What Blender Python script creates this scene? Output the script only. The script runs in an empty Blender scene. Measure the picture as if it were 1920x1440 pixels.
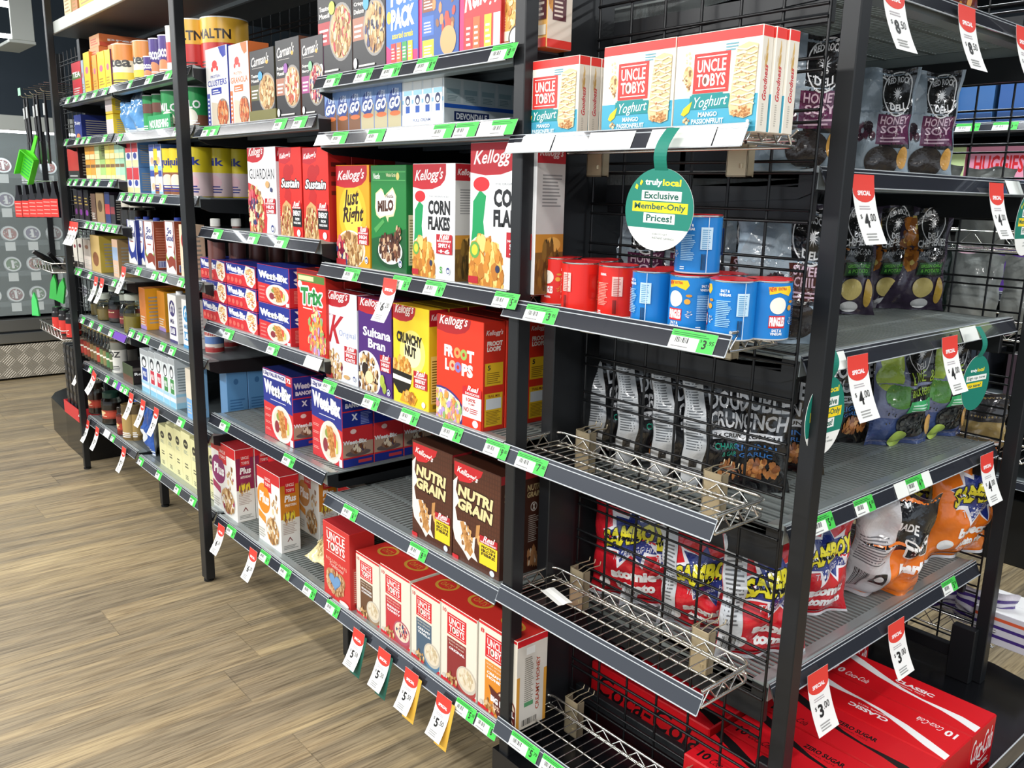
import bpy, bmesh, math, random
from mathutils import Vector, Matrix
from mathutils.geometry import tessellate_polygon

SC = bpy.context.scene
COL = SC.collection
# ------------------------------------------------------------------ camera
CAM = Vector((1.43, -1.2, 1.56))
R0 = Vector((0.64656, 0.76251, 0.02296)); R1 = Vector((0.18017, -0.12354, -0.97585)); R2 = Vector((-0.74127, 0.63508, -0.21726))
R2.normalize(); R0 = (R0 - R2*R0.dot(R2)).normalized(); R1 = R2.cross(R0)
FPX = 1609.3
cam = bpy.data.cameras.new('camera'); camo = bpy.data.objects.new('camera', cam); COL.objects.link(camo)
camo.matrix_world = Matrix(((R0.x, -R1.x, -R2.x, CAM.x), (R0.y, -R1.y, -R2.y, CAM.y), (R0.z, -R1.z, -R2.z, CAM.z), (0, 0, 0, 1)))
cam.sensor_width = 36.0; cam.lens = FPX/1920*36.0; cam.clip_start = 0.02; cam.clip_end = 60
SC.camera = camo
# ------------------------------------------------------------------ world, exposure
SC.view_settings.view_transform = 'Standard'; SC.view_settings.look = 'None'
SC.view_settings.gamma = 1.0; SC.view_settings.exposure = -0.12; SC.view_settings.use_curve_mapping = False
W = bpy.data.worlds.new('world'); SC.world = W; W.use_nodes = True
W.node_tree.nodes['Background'].inputs[0].default_value = (0.80, 0.90, 1.0, 1)
W.node_tree.nodes['Background'].inputs[1].default_value = 1.15
def area(name, loc, sx, sy, power, col=(1, 0.97, 0.92), rot=(0, 0, 0)):
    l = bpy.data.lights.new(name, 'AREA'); l.shape = 'RECTANGLE'; l.size = sx; l.size_y = sy; l.energy = power; l.color = col
    o = bpy.data.objects.new(name, l); COL.objects.link(o); o.location = loc; o.rotation_euler = rot
    return o
# ceiling tubes: one row over the near aisle plus an added fill row in front of it, one over the far aisle, one past the end of the run
for i, x in enumerate((-6.6, -4.4, -2.2, 0.0, 2.2)):
    area('ceiling_tube_or_fill_light', (x, -0.90, 2.95), 1.7, 0.20, 23, (1, 0.985, 0.955), (math.radians(-6), 0, 0))
    area('ceiling_tube_or_fill_light', (x, -2.90, 2.95), 1.7, 0.20, 74, (1, 0.985, 0.955), (math.radians(20), 0, 0))  # added unseen fill row, evens the frontal light from top shelf to floor
for i, x in enumerate((-3.0, 0.2, 2.6)):
    area('ceiling_tube_or_fill_light', (x, 2.1, 2.95), 1.5, 0.14, 45, (0.92, 0.97, 1))
area('ceiling_tube_or_fill_light', (2.4, 0.6, 2.95), 0.16, 2.2, 45, (1, 0.98, 0.95))

# ------------------------------------------------------------------ helpers
def ray(u, v): return R0*((u-960)/FPX) + R1*((v-720)/FPX) + R2
def PY(u, v, y): d = ray(u, v); return CAM + d*((y-CAM.y)/d.y)
def PXX(u, v, x): d = ray(u, v); return CAM + d*((x-CAM.x)/d.x)
def PZ(u, v, z): d = ray(u, v); return CAM + d*((z-CAM.z)/d.z)

_cc = {}
def C(h):
    if isinstance(h, tuple): return h
    if h not in _cc:
        s = h.lstrip('#'); v = [int(s[i:i+2], 16)/255 for i in (0, 2, 4)]
        _cc[h] = tuple(x/12.92 if x <= 0.04045 else ((x+0.055)/1.055)**2.4 for x in v)
    return _cc[h]

# ---- materials
def mat(name, col=None, rough=0.5, metal=0.0, attr=False, bump=0.0, bscale=40, coat=0.0, trans=0.0, ior=1.45, emit=None, alpha=1.0, vary=0.0):
    m = bpy.data.materials.new(name); m.use_nodes = True; nt = m.node_tree; b = nt.nodes['Principled BSDF']
    b.inputs['Roughness'].default_value = rough; b.inputs['Metallic'].default_value = metal
    b.inputs['Coat Weight'].default_value = coat; b.inputs['Transmission Weight'].default_value = trans; b.inputs['IOR'].default_value = ior
    b.inputs['Alpha'].default_value = alpha
    if col: b.inputs['Base Color'].default_value = (*C(col), 1)
    if attr:
        a = nt.nodes.new('ShaderNodeAttribute'); a.attribute_name = 'print'; nt.links.new(a.outputs['Color'], b.inputs['Base Color'])
    elif vary:
        n = nt.nodes.new('ShaderNodeTexNoise'); n.inputs['Scale'].default_value = 9; n.inputs['Detail'].default_value = 4
        mx = nt.nodes.new('ShaderNodeMix'); mx.data_type = 'RGBA'
        c = C(col); mx.inputs[6].default_value = (*[x*(1-vary) for x in c], 1); mx.inputs[7].default_value = (*[min(1, x*(1+vary)) for x in c], 1)
        tc = nt.nodes.new('ShaderNodeTexCoord'); nt.links.new(tc.outputs['Object'], n.inputs['Vector'])
        nt.links.new(n.outputs['Fac'], mx.inputs[0]); nt.links.new(mx.outputs[2], b.inputs['Base Color'])
    if bump:
        n = nt.nodes.new('ShaderNodeTexNoise'); n.inputs['Scale'].default_value = bscale; n.inputs['Detail'].default_value = 3
        tc = nt.nodes.new('ShaderNodeTexCoord'); nt.links.new(tc.outputs['Object'], n.inputs['Vector'])
        bp = nt.nodes.new('ShaderNodeBump'); bp.inputs['Strength'].default_value = bump; bp.inputs['Distance'].default_value = 0.01
        nt.links.new(n.outputs['Fac'], bp.inputs['Height']); nt.links.new(bp.outputs['Normal'], b.inputs['Normal'])
    if emit:
        b.inputs['Emission Color'].default_value = (*C(emit[0]), 1); b.inputs['Emission Strength'].default_value = emit[1]
    return m
M = {}
M['carton'] = mat('printed_carton', rough=0.38, attr=True)
M['film'] = mat('plastic_film', rough=0.17, attr=True, bump=0.7, bscale=24, coat=0.6)
M['paper'] = mat('printed_paper', rough=0.55, attr=True)
M['tin'] = mat('printed_tin', rough=0.28, attr=True)
M['black'] = mat('black_powder_coat', '#17191c', 0.42, vary=0.12)
M['blackgloss'] = mat('black_gloss_board', '#101114', 0.22, vary=0.1)
M['deck'] = mat('grey_shelf_metal', '#868e8d', 0.45, 0.25, vary=0.1)
M['deckdark'] = mat('charcoal_shelf_metal', '#5c6366', 0.4, 0.25, vary=0.1)
M['lip'] = mat('silver_shelf_lip', '#a6afb0', 0.3, 0.5, vary=0.05)
M['strip'] = mat('clear_ticket_strip', '#2c2e35', 0.16, coat=0.8)
M['clear'] = mat('clear_plastic_edge', '#b9bfc4', 0.12, coat=0.7, vary=0.05)
M['chrome'] = mat('chrome_wire', '#e6e5e0', 0.24, 1.0)
M['bracket'] = mat('zinc_bracket', '#b8a98c', 0.35, 0.6, vary=0.1)
M['wire'] = mat('black_wire', '#0e0f11', 0.35)
M['alu'] = mat('brushed_aluminium', '#a8a9a6', 0.33, 0.9, bump=0.05, bscale=120)
M['canopy'] = mat('pale_canopy_metal', '#c2c6c0', 0.4, 0.2)
M['glass'] = mat('jar_glass', '#f4fff8', 0.03, trans=1.0)
M['pane'] = mat('cooler_glass', '#e6f4f4', 0.02, alpha=0.16, coat=0.5)
M['tube'] = mat('lit_tube', '#ffffff', 0.3, emit=('#f4faff', 9))
M['rubber'] = mat('black_rubber', '#0c0c0d', 0.7)
M['lime'] = mat('lime_plastic', '#58d02c', 0.35)
M['wall'] = mat('dark_wall_paint', '#343f49', 0.7, vary=0.05)
M['ceil'] = mat('dark_ceiling_paint', '#2d343b', 0.8, vary=0.05)

# ---- mesh builder
class MB:
    def __init__(s): s.v = []; s.f = []; s.c = []; s.m = []; s.sm = []
    def add(s, vs, fs, col=(0.5, 0.5, 0.5), mi=0, smooth=False):
        o = len(s.v); s.v.extend(vs)
        for f in fs: s.f.append(tuple(i+o for i in f)); s.c.append(col); s.m.append(mi); s.sm.append(smooth)
    def box(s, x0, x1, y0, y1, z0, z1, col='#808080', mi=0, cols=None):
        v = [(x0, y0, z0), (x1, y0, z0), (x1, y1, z0), (x0, y1, z0), (x0, y0, z1), (x1, y0, z1), (x1, y1, z1), (x0, y1, z1)]
        fs = [(0, 3, 2, 1), (4, 5, 6, 7), (0, 1, 5, 4), (1, 2, 6, 5), (2, 3, 7, 6), (3, 0, 4, 7)]  # bottom top front right back left
        for i, f in enumerate(fs): s.add([v[k] for k in f], [(0, 1, 2, 3)], C(cols[i] if cols else col), mi)
    def cbox(s, x0, x1, y0, y1, z0, z1, ch=0.002, mi=0, col='#808080'):
        bm = bmesh.new(); bmesh.ops.create_cube(bm, size=1)
        for q in bm.verts: q.co = Vector(((x0+x1)/2+q.co.x*(x1-x0), (y0+y1)/2+q.co.y*(y1-y0), (z0+z1)/2+q.co.z*(z1-z0)))
        bmesh.ops.bevel(bm, geom=list(bm.edges), offset=ch, segments=1, affect='EDGES')
        bm.verts.index_update()
        s.add([tuple(q.co) for q in bm.verts], [tuple(q.index for q in f.verts) for f in bm.faces], C(col), mi); bm.free()
    def prism(s, prof, x0, x1, axis='x', col='#808080', mi=0):
        # prof: closed list of (a,b); axis x: (y,z); axis y: (x,z); axis z: (x,y)
        n = len(prof)
        if axis == 'x': g = lambda t, a, b: (t, a, b)
        elif axis == 'y': g = lambda t, a, b: (a, t, b)
        else: g = lambda t, a, b: (a, b, t)
        v = [g(x0, a, b) for a, b in prof]+[g(x1, a, b) for a, b in prof]
        fs = [(i, (i+1) % n, n+(i+1) % n, n+i) for i in range(n)]+[tuple(range(n))[::-1], tuple(range(n, 2*n))]
        s.add(v, fs, C(col), mi)
    def tube(s, pts, r, n=8, col='#808080', mi=0, cyc=False):
        P = [Vector(p) for p in pts]; m = len(P); rings = []
        up = None
        for i in range(m):
            a = P[(i-1) % m] if (i or cyc) else P[i]; b = P[(i+1) % m] if (i < m-1 or cyc) else P[i]
            t = (b-a).normalized()
            if up is None: up = t.orthogonal().normalized()
            up = (up - t*up.dot(t)); up = up.normalized() if up.length > 1e-6 else t.orthogonal().normalized()
            w = t.cross(up); rr = r[i] if isinstance(r, (list, tuple)) else r
            rings.append([tuple(P[i]+(up*math.cos(2*math.pi*k/n)+w*math.sin(2*math.pi*k/n))*rr) for k in range(n)])
        v = [q for g in rings for q in g]; fs = []
        for i in range(m if cyc else m-1):
            for k in range(n):
                j = (i+1) % m; fs.append((i*n+k, i*n+(k+1) % n, j*n+(k+1) % n, j*n+k))
        s.add(v, fs, C(col), mi, True)
        if not cyc: s.add(rings[0], [tuple(range(n))[::-1]], C(col), mi); s.add(rings[-1], [tuple(range(n))], C(col), mi)
    def lathe(s, prof, n=28, cx=0, cy=0, col='#808080', mi=0, cap=True):
        # prof list of (r,z[,col])
        for i in range(len(prof)-1):
            p, q = prof[i], prof[i+1]; c = p[2] if len(p) > 2 else col
            v = [(cx+p[0]*math.cos(2*math.pi*k/n), cy+p[0]*math.sin(2*math.pi*k/n), p[1]) for k in range(n)]+[(cx+q[0]*math.cos(2*math.pi*k/n), cy+q[0]*math.sin(2*math.pi*k/n), q[1]) for k in range(n)]
            s.add(v, [(k, (k+1) % n, n+(k+1) % n, n+k) for k in range(n)], C(c), mi, True)
        if cap:
            for p, rev in ((prof[0], True), (prof[-1], False)):
                if p[0] > 1e-5:
                    f = tuple(range(n)); c = p[2] if len(p) > 2 else col
                    s.add([(cx+p[0]*math.cos(2*math.pi*k/n), cy+p[0]*math.sin(2*math.pi*k/n), p[1]) for k in range(n)], [f[::-1] if rev else f], C(c), mi)
    def mesh(s, name, mats):
        me = bpy.data.meshes.new(name); me.from_pydata([tuple(p) for p in s.v], [], s.f)
        for m in mats: me.materials.append(M[m] if isinstance(m, str) else m)
        me.polygons.foreach_set('material_index', s.m); me.polygons.foreach_set('use_smooth', s.sm)
        at = me.color_attributes.new('print', 'FLOAT_COLOR', 'CORNER'); d = []
        for f, c in zip(s.f, s.c): d.extend((c[0], c[1], c[2], 1.0)*len(f))
        at.data.foreach_set('color', d); me.update(); return me
    def build(s, name, mats, parent=None, loc=None, rot=None):
        if isinstance(mats, str): mats = [mats]
        return link(name, s.mesh(name, mats), parent, loc, rot)
def link(name, me, parent=None, loc=None, rot=None):
    o = bpy.data.objects.new(name, me); COL.objects.link(o)
    if parent: o.parent = parent
    if loc: o.location = loc
    if rot is not None: o.rotation_euler = rot if isinstance(rot, (tuple, list)) else (0, 0, rot)
    return o
def tag(o, label=None, cat=None, group=None, kind=None):
    if label: o['label'] = label
    if cat: o['category'] = cat
    if group: o['group'] = group
    if kind: o['kind'] = kind
    return o
def empty(name, loc, rz=0):
    o = bpy.data.objects.new(name, None); COL.objects.link(o); o.location = loc; o.rotation_euler = (0, 0, rz); o.empty_display_size = 0.05; return o
def copy_tree(o, parent=None):
    c = o.copy(); COL.objects.link(c); c.parent = parent
    for ch in list(o.children): copy_tree(ch, c)
    return c

# ---- flat artwork: everything in 0..1 of the face, scaled to w x h on emit
_txt = {}
def glyphs(s, bold, sh):
    k = (s, round(bold, 3), round(sh, 2))
    if k not in _txt:
        cu = bpy.data.curves.new('t', 'FONT'); cu.body = s; cu.resolution_u = 2; cu.offset = bold; cu.shear = sh; cu.size = 1
        ob = bpy.data.objects.new('t', cu); COL.objects.link(ob); bpy.context.view_layer.update()
        me = bpy.data.meshes.new_from_object(ob.evaluated_get(bpy.context.evaluated_depsgraph_get()))
        vs = [(v.co.x, v.co.y) for v in me.vertices]; fs = [tuple(p.vertices) for p in me.polygons]
        COL.objects.unlink(ob); bpy.data.objects.remove(ob); bpy.data.curves.remove(cu); bpy.data.meshes.remove(me)
        if not vs: vs = [(0, 0), (1, 0), (1, 1)]; fs = []
        x0 = min(v[0] for v in vs); x1 = max(v[0] for v in vs); y0 = min(v[1] for v in vs); y1 = max(v[1] for v in vs)
        _txt[k] = ([((x-x0)/max(1e-6, x1-x0), (y-y0)/max(1e-6, y1-y0)) for x, y in vs], fs)
    return _txt[k]
class Art:
    def __init__(s, w, h, base='#ffffff', seed=1): s.w = w; s.h = h; s.base = base; s.it = []; s.L = 0; s.rg = random.Random(seed)
    def _p(s, pts, c, new=True, faces=None):
        if new: s.L += 1
        s.it.append((pts, faces or [tuple(range(len(pts)))], C(c), s.L)); return s
    def r(s, x0, y0, x1, y1, c): return s._p([(x0, y0), (x1, y0), (x1, y1), (x0, y1)], c)
    def p(s, pts, c): return s._p(pts, c)
    def e(s, cx, cy, rx, ry, c, n=28, a0=0, a1=360, new=True):
        t = [math.radians(a0+(a1-a0)*k/(n if a1-a0 == 360 else n-1)) for k in range(n)]
        return s._p([(cx+rx*math.cos(q), cy+ry*math.sin(q)) for q in t], c, new)
    def star(s, cx, cy, rx, ry, c, n=10, k=0.6, ph=0.2, jit=0.25):
        pts = []
        for i in range(2*n):
            q = ph+math.pi*i/n; m = (1 if i % 2 == 0 else k)*(1+jit*(s.rg.random()-0.5)); pts.append((cx+rx*m*math.cos(q), cy+ry*m*math.sin(q)))
        return s._p(pts, c)
    def t(s, txt, x0, y0, x1, y1, c, b=0.02, sh=0.0, rot=0, slope=0.0, new=True, arc=0.0):
        vs, fs = glyphs(txt, b, sh); o = []
        for x, y in vs:
            if rot == 90: x, y = 1-y, x
            elif rot == -90: x, y = y, 1-x
            elif rot == 180: x, y = 1-x, 1-y
            o.append((x0+x*(x1-x0), y0+y*(y1-y0)+slope*(x-0.5)+arc*(1-(2*x-1)**2)))
        return s._p(o, c, new, fs)
    def to(s, txt, x0, y0, x1, y1, c, oc, d=0.012, b=0.03, sh=0.0, slope=0.0):
        asp = s.asp if hasattr(s, 'asp') else 0.72
        for k in range(8):
            t = math.pi*k/4; dx = d*math.cos(t); dy = d*asp*math.sin(t); s.L -= 0.85; s.t(txt, x0+dx, y0+dy, x1+dx, y1+dy, oc, b, sh, 0, slope)
        s.L += 0.5; return s.t(txt, x0, y0, x1, y1, c, b, sh, 0, slope)
    def lines(s, x0, y0, x1, y1, n, c, fill=0.45, ragged=0.3):
        s.L += 1; dy = (y1-y0)/n
        for i in range(n):
            e = x1-(x1-x0)*ragged*s.rg.random(); s._p([(x0, y0+i*dy), (e, y0+i*dy), (e, y0+i*dy+dy*fill), (x0, y0+i*dy+dy*fill)], c, False)
        return s
    def food(s, cx, cy, rx, ry, cols, n=60, size=0.03, sq=1.0, nn=6):
        asp = s.w/s.h
        n = int(n*1.7); size *= 0.72
        for i in range(n):
            a = s.rg.random()*6.283; q = math.sqrt(s.rg.random()); x = cx+rx*q*math.cos(a); y = cy+ry*q*math.sin(a)
            z = size*(0.6+0.8*s.rg.random()); ph = s.rg.random()*3; c = s.rg.choice(cols); k = 0.55+0.45*s.rg.random()
            s.L += 0.3
            pts = []
            for j in range(nn):
                t = 6.283*j/nn; dx = z*math.cos(t); dy = z*k*math.sin(t); pts.append((x+dx*math.cos(ph)-dy*math.sin(ph), y+(dx*math.sin(ph)+dy*math.cos(ph))*asp))
            s._p(pts, c, False)
        s.L += 1; return s
    def bowl(s, cx, cy, rx, ry, rim, inner, cols, n=60, size=0.03, **k):
        s.e(cx, cy, rx, ry, rim, 36); s.e(cx, cy, rx*0.92, ry*0.92, inner, 36); return s.food(cx, cy, rx*0.84, ry*0.84, cols, n, size, **k)
    def bars(s, x0, y0, x1, y1, c='#222222', n=12):
        s.L += 1; x = x0; st = (x1-x0)/n
        for i in range(n):
            w = st*(0.3+0.5*s.rg.random()); s._p([(x, y0), (x+w, y0), (x+w, y1), (x, y1)], c, False); x += st
        return s
    def emit(s, mb, fn, mi=0, maxe=None, eps=4e-5, clip=True):
        for pts, fs, c, L in s.it:
            h = eps*(L+1)
            if clip: pts = [(min(1, max(0, x)), min(1, max(0, y))) for x, y in pts]
            P = [(x*s.w, y*s.h) for x, y in pts]
            if not maxe:
                mb.add([fn(x, y, h) for x, y in P], fs, c, mi)
            else:
                tri = []
                for f in fs:
                    if len(f) == 3: tri.append([P[i] for i in f])
                    else:
                        q = [Vector((P[i][0], P[i][1], 0)) for i in f]
                        for a in tessellate_polygon([q]): tri.append([(q[k].x, q[k].y) for k in a])
                out = []; st = tri
                while st:
                    t = st.pop(); d = [(math.hypot(t[i][0]-t[(i+1) % 3][0], t[i][1]-t[(i+1) % 3][1]), i) for i in range(3)]; m = max(d)
                    if m[0] <= maxe: out.append(t); continue
                    i = m[1]; a, b, c3 = t[i], t[(i+1) % 3], t[(i+2) % 3]; md = ((a[0]+b[0])/2, (a[1]+b[1])/2)
                    st.append([a, md, c3]); st.append([md, b, c3])
                vs = []; ff = []
                for t in out:
                    if (t[1][0]-t[0][0])*(t[2][1]-t[0][1])-(t[1][1]-t[0][1])*(t[2][0]-t[0][0]) < 0: t = [t[0], t[2], t[1]]
                    o = len(vs); vs.extend(fn(x, y, h) for x, y in t); ff.append((o, o+1, o+2))
                mb.add(vs, ff, c, mi, True)

def carton_mesh(name, w, h, d, front=None, side=None, top=None, base='#dddddd', topc=None, sidec=None, backc=None, matn='carton', ch=0.0012, left=None):
    """carton: origin at the middle of its base, front towards -Y"""
    mb = MB(); fb = front.base if front else base; sb = side.base if side else (sidec or base); tb = top.base if top else (topc or base)
    x, y = w/2, d/2; c = ch
    # body with chamfered edges, faces coloured by side
    bm = bmesh.new(); bmesh.ops.create_cube(bm, size=1)
    for q in bm.verts: q.co = Vector((q.co.x*w, q.co.y*d, (q.co.z+0.5)*h))
    bmesh.ops.bevel(bm, geom=list(bm.edges), offset=c, segments=1, affect='EDGES'); bm.verts.index_update(); bm.normal_update()
    vs = [tuple(q.co) for q in bm.verts]
    for f in bm.faces:
        n = f.normal
        col = fb if n.y < -0.6 else sb if abs(n.x) > 0.6 else tb if n.z > 0.6 else (backc or fb) if n.y > 0.6 else base
        mb.add([vs[q.index] for q in f.verts], [tuple(range(len(f.verts)))], C(col))
    bm.free()
    k = 1-2*c/w; kh = 1-2*c/h; kd = 1-2*c/d
    if front: front.w, front.h = w, h; front.emit(mb, lambda a, b, e: ((a-x)*k, -y-e, b*kh+c))
    if side: side.w, side.h = d, h; side.emit(mb, lambda a, b, e: (x+e, (a-y)*kd, b*kh+c))
    if left: left.w, left.h = d, h; left.emit(mb, lambda a, b, e: (-x-e, (y-a)*kd, b*kh+c))
    if top: top.w, top.h = w, d; top.emit(mb, lambda a, b, e: ((a-x)*k, (b-y)*kd, h+e))
    else:  # flap seam of the lid
        mb.add([(-x*0.96, -0.0006, h+5e-5), (x*0.96, -0.0006, h+5e-5), (x*0.96, 0.0006, h+5e-5), (-x*0.96, 0.0006, h+5e-5)], [(0, 1, 2, 3)], tuple(q*0.6 for q in C(tb)))
    return mb.mesh(name, [matn])

def cyl_art(mb, art, r, z0, ang0, h, mi=0, maxe=0.008):
    """wrap artwork; art.w in metres of arc, centred on angle ang0 (0 = towards -Y)"""
    def fn(a, b, e):
        t = (a-art.w/2)/r+ang0; rr = r+0.00012+e; return (rr*math.sin(t), -rr*math.cos(t), z0+b)
    art.h = h; art.emit(mb, fn, mi, min(maxe, 0.006), 1.2e-4)

def bag_mesh(name, w, h, th, front, back, seed=0, wr=0.005, crimp=0.012, lean=0.0):
    """pillow bag: stands on its bottom seal, front towards -Y"""
    rg = random.Random(seed); ph = [rg.random()*6.28 for _ in range(8)]
    def prof(u, v):
        e = max(0.0, min(v, 1-v))/0.5; cr = crimp/h
        pv = max(0.0, min(1.0, (min(v, 1-v)-cr)/(0.30)))**0.55 if min(v, 1-v) > cr else 0.0
        pu = max(0.0, math.sin(math.pi*u))**0.6
        return pu*pv
    def pt(u, v, sd, e=0.0):
        u = min(1.0, max(0.0, u)); v = min(0.99999, max(0.0, v))
        k = prof(u, v); t = th/2*k*(0.85 if v > 0.6 else 1.0)
        wob = 1.0*wr*k*(math.sin(9*u+7*v+ph[0])+0.7*math.sin(17*u-11*v+ph[1])+0.5*math.sin(23*v+ph[2]))
        wx = w*(1-0.10*math.sin(math.pi*v)**0.7)+0.004*math.sin(20*v+ph[3])
        edge = wr*1.2*math.sin(14*u+ph[4])*max(0, 1-6*min(v, 1-v))
        zz = h*v*(1-0.0)+0.004*math.sin(3*u*math.pi+ph[5])*v
        y = (-t-wob) if sd < 0 else (t+wob*0.8)
        return ((u-0.5)*wx+lean*v*w, y+edge+sd*(e+0.0005), max(0.0, zz))
    mb = MB(); NU, NV = 26, 34
    for sd, art in ((-1, front), (1, back)):
        vs = [pt(i/NU, j/NV, sd) for j in range(NV+1) for i in range(NU+1)]; n = NU+1
        fs = [(j*n+i, j*n+i+1, (j+1)*n+i+1, (j+1)*n+i) for j in range(NV) for i in range(NU)]
        if sd > 0: fs = [f[::-1] for f in fs]
        mb.add(vs, fs, C(art.base), 0, True)
        art.w, art.h = w, h
        if sd < 0: art.emit(mb, lambda a, b, e: pt(a/w, b/h, -1, e+2e-4), 0, 0.008, 1.6e-4)
        else: art.emit(mb, lambda a, b, e: pt(1-a/w, b/h, 1, e+2e-4), 0, 0.008, 1.6e-4)
    return mb.mesh(name, ['film'])
# ================================================================== the room
def floor_mat():
    m = bpy.data.materials.new('vinyl_plank_floor'); m.use_nodes = True; nt = m.node_tree; N = nt.nodes.new; Lk = nt.links.new; b = nt.nodes['Principled BSDF']
    tc = N('ShaderNodeTexCoord'); sp = N('ShaderNodeSeparateXYZ'); Lk(tc.outputs['Object'], sp.inputs[0])
    def mth(op, a, b2=None, c=None):
        n = N('ShaderNodeMath'); n.operation = op
        for i, q in enumerate((a, b2, c)):
            if q is None: continue
            if isinstance(q, (int, float)): n.inputs[i].default_value = q
            else: Lk(q, n.inputs[i])
        return n.outputs[0]
    fx = mth('DIVIDE', mth('ADD', sp.outputs[0], 0.89), 0.225); idx = mth('FLOOR', fx); fr = mth('FRACT', fx)
    wn = N('ShaderNodeTexWhiteNoise'); wn.noise_dimensions = '1D'; Lk(idx, wn.inputs['W'])
    yy = mth('DIVIDE', mth('ADD', sp.outputs[1], mth('MULTIPLY', wn.outputs['Value'], 1.5)), 1.52); yi = mth('FLOOR', yy); yf = mth('FRACT', yy)
    cb = N('ShaderNodeCombineXYZ'); Lk(idx, cb.inputs[0]); Lk(yi, cb.inputs[1])
    wn2 = N('ShaderNodeTexWhiteNoise'); Lk(cb.outputs[0], wn2.inputs['Vector'])
    def grain(sx, sy, det, dist=0.0):
        v = N('ShaderNodeCombineXYZ'); Lk(mth('ADD', mth('MULTIPLY', sp.outputs[0], sx), mth('MULTIPLY', wn2.outputs['Value'], 37)), v.inputs[0])
        Lk(mth('ADD', mth('MULTIPLY', sp.outputs[1], sy), mth('MULTIPLY', wn2.outputs['Value'], 91)), v.inputs[1])
        n = N('ShaderNodeTexNoise'); n.inputs['Scale'].default_value = 1; n.inputs['Detail'].default_value = det; n.inputs['Distortion'].default_value = dist; Lk(v.outputs[0], n.inputs['Vector']); return n.outputs['Fac']
    g1 = grain(11, 0.55, 3, 0.25); g2 = grain(150, 7, 6, 0.4); g3 = grain(55, 2.2, 4, 0.8)
    cr = N('ShaderNodeValToRGB'); Lk(g1, cr.inputs[0]); e = cr.color_ramp.elements
    e[0].position = 0.3; e[0].color = (*C('#857963'), 1); e[1].position = 0.72; e[1].color = (*C('#bfab83'), 1)
    q = e.new(0.45); q.color = (*C('#9d8e72'), 1); q = e.new(0.58); q.color = (*C('#ae9b78'), 1)
    mx = N('ShaderNodeMix'); mx.data_type = 'RGBA'; mx.blend_type = 'MULTIPLY'; mx.inputs[0].default_value = 1
    r2 = N('ShaderNodeValToRGB'); Lk(g2, r2.inputs[0]); r2.color_ramp.elements[0].position = 0.30; r2.color_ramp.elements[0].color = (0.50, 0.47, 0.45, 1); r2.color_ramp.elements[1].position = 0.55; r2.color_ramp.elements[1].color = (1, 1, 1, 1)
    Lk(cr.outputs[0], mx.inputs[6]); Lk(r2.outputs[0], mx.inputs[7])
    mx3 = N('ShaderNodeMix'); mx3.data_type = 'RGBA'; mx3.blend_type = 'MULTIPLY'; mx3.inputs[0].default_value = 1
    r3 = N('ShaderNodeValToRGB'); Lk(g3, r3.inputs[0]); r3.color_ramp.elements[0].position = 0.3; r3.color_ramp.elements[0].color = (0.62, 0.62, 0.64, 1); r3.color_ramp.elements[1].position = 0.6; r3.color_ramp.elements[1].color = (1, 1, 1, 1)
    Lk(mx.outputs[2], mx3.inputs[6]); Lk(r3.outputs[0], mx3.inputs[7])
    # plank tone and joints
    tone = mth('ADD', 0.99, mth('MULTIPLY', wn2.outputs['Value'], 0.09))
    jx = mth('MULTIPLY', mth('GREATER_THAN', fr, 0.007), mth('LESS_THAN', fr, 0.998)); jy = mth('GREATER_THAN', yf, 0.0022)
    jt = mth('ADD', 0.72, mth('MULTIPLY', mth('MULTIPLY', jx, jy), 0.28))
    vm = N('ShaderNodeVectorMath'); vm.operation = 'SCALE'; Lk(mx3.outputs[2], vm.inputs[0]); Lk(mth('MULTIPLY', tone, jt), vm.inputs['Scale'])
    Lk(vm.outputs[0], b.inputs['Base Color']); b.inputs['Roughness'].default_value = 0.42
    bp = N('ShaderNodeBump'); bp.inputs['Strength'].default_value = 0.25; bp.inputs['Distance'].default_value = 0.002; Lk(g2, bp.inputs['Height']); Lk(bp.outputs[0], b.inputs['Normal'])
    return m
M['floor'] = floor_mat()
def diamond_mat():
    m = bpy.data.materials.new('diamond_tread_plate'); m.use_nodes = True; nt = m.node_tree; N = nt.nodes.new; Lk = nt.links.new; b = nt.nodes['Principled BSDF']
    b.inputs['Metallic'].default_value = 0.35; b.inputs['Roughness'].default_value = 0.36; b.inputs['Base Color'].default_value = (*C('#aba496'), 1)
    tc = N('ShaderNodeTexCoord'); mp = N('ShaderNodeMapping'); mp.inputs['Rotation'].default_value = (math.radians(45), 0, 0); mp.inputs['Scale'].default_value = (1, 13, 13); Lk(tc.outputs['Object'], mp.inputs[0])
    ck = N('ShaderNodeSeparateXYZ'); Lk(mp.outputs[0], ck.inputs[0])
    def mth(op, a, b2=None):
        n = N('ShaderNodeMath'); n.operation = op
        for i, q in enumerate((a, b2)):
            if q is None: continue
            if isinstance(q, (int, float)): n.inputs[i].default_value = q
            else: Lk(q, n.inputs[i])
        return n.outputs[0]
    par = mth('MODULO', mth('ABSOLUTE', mth('ADD', mth('FLOOR', ck.outputs[1]), mth('FLOOR', ck.outputs[2]))), 2)
    a = mth('SINE', mth('MULTIPLY', ck.outputs[1], 31.4)); c = mth('SINE', mth('MULTIPLY', ck.outputs[2], 31.4))
    h = mth('ADD', mth('MULTIPLY', a, par), mth('MULTIPLY', c, mth('SUBTRACT', 1, par)))
    bp = N('ShaderNodeBump'); bp.inputs['Strength'].default_value = 0.35; bp.inputs['Distance'].default_value = 0.006; Lk(h, bp.inputs['Height']); Lk(bp.outputs[0], b.inputs['Normal'])
    return m
M['tread'] = diamond_mat()
def struct(name, mb, mats, **k): o = mb.build(name, mats, **k); o['kind'] = 'structure'; return o
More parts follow.
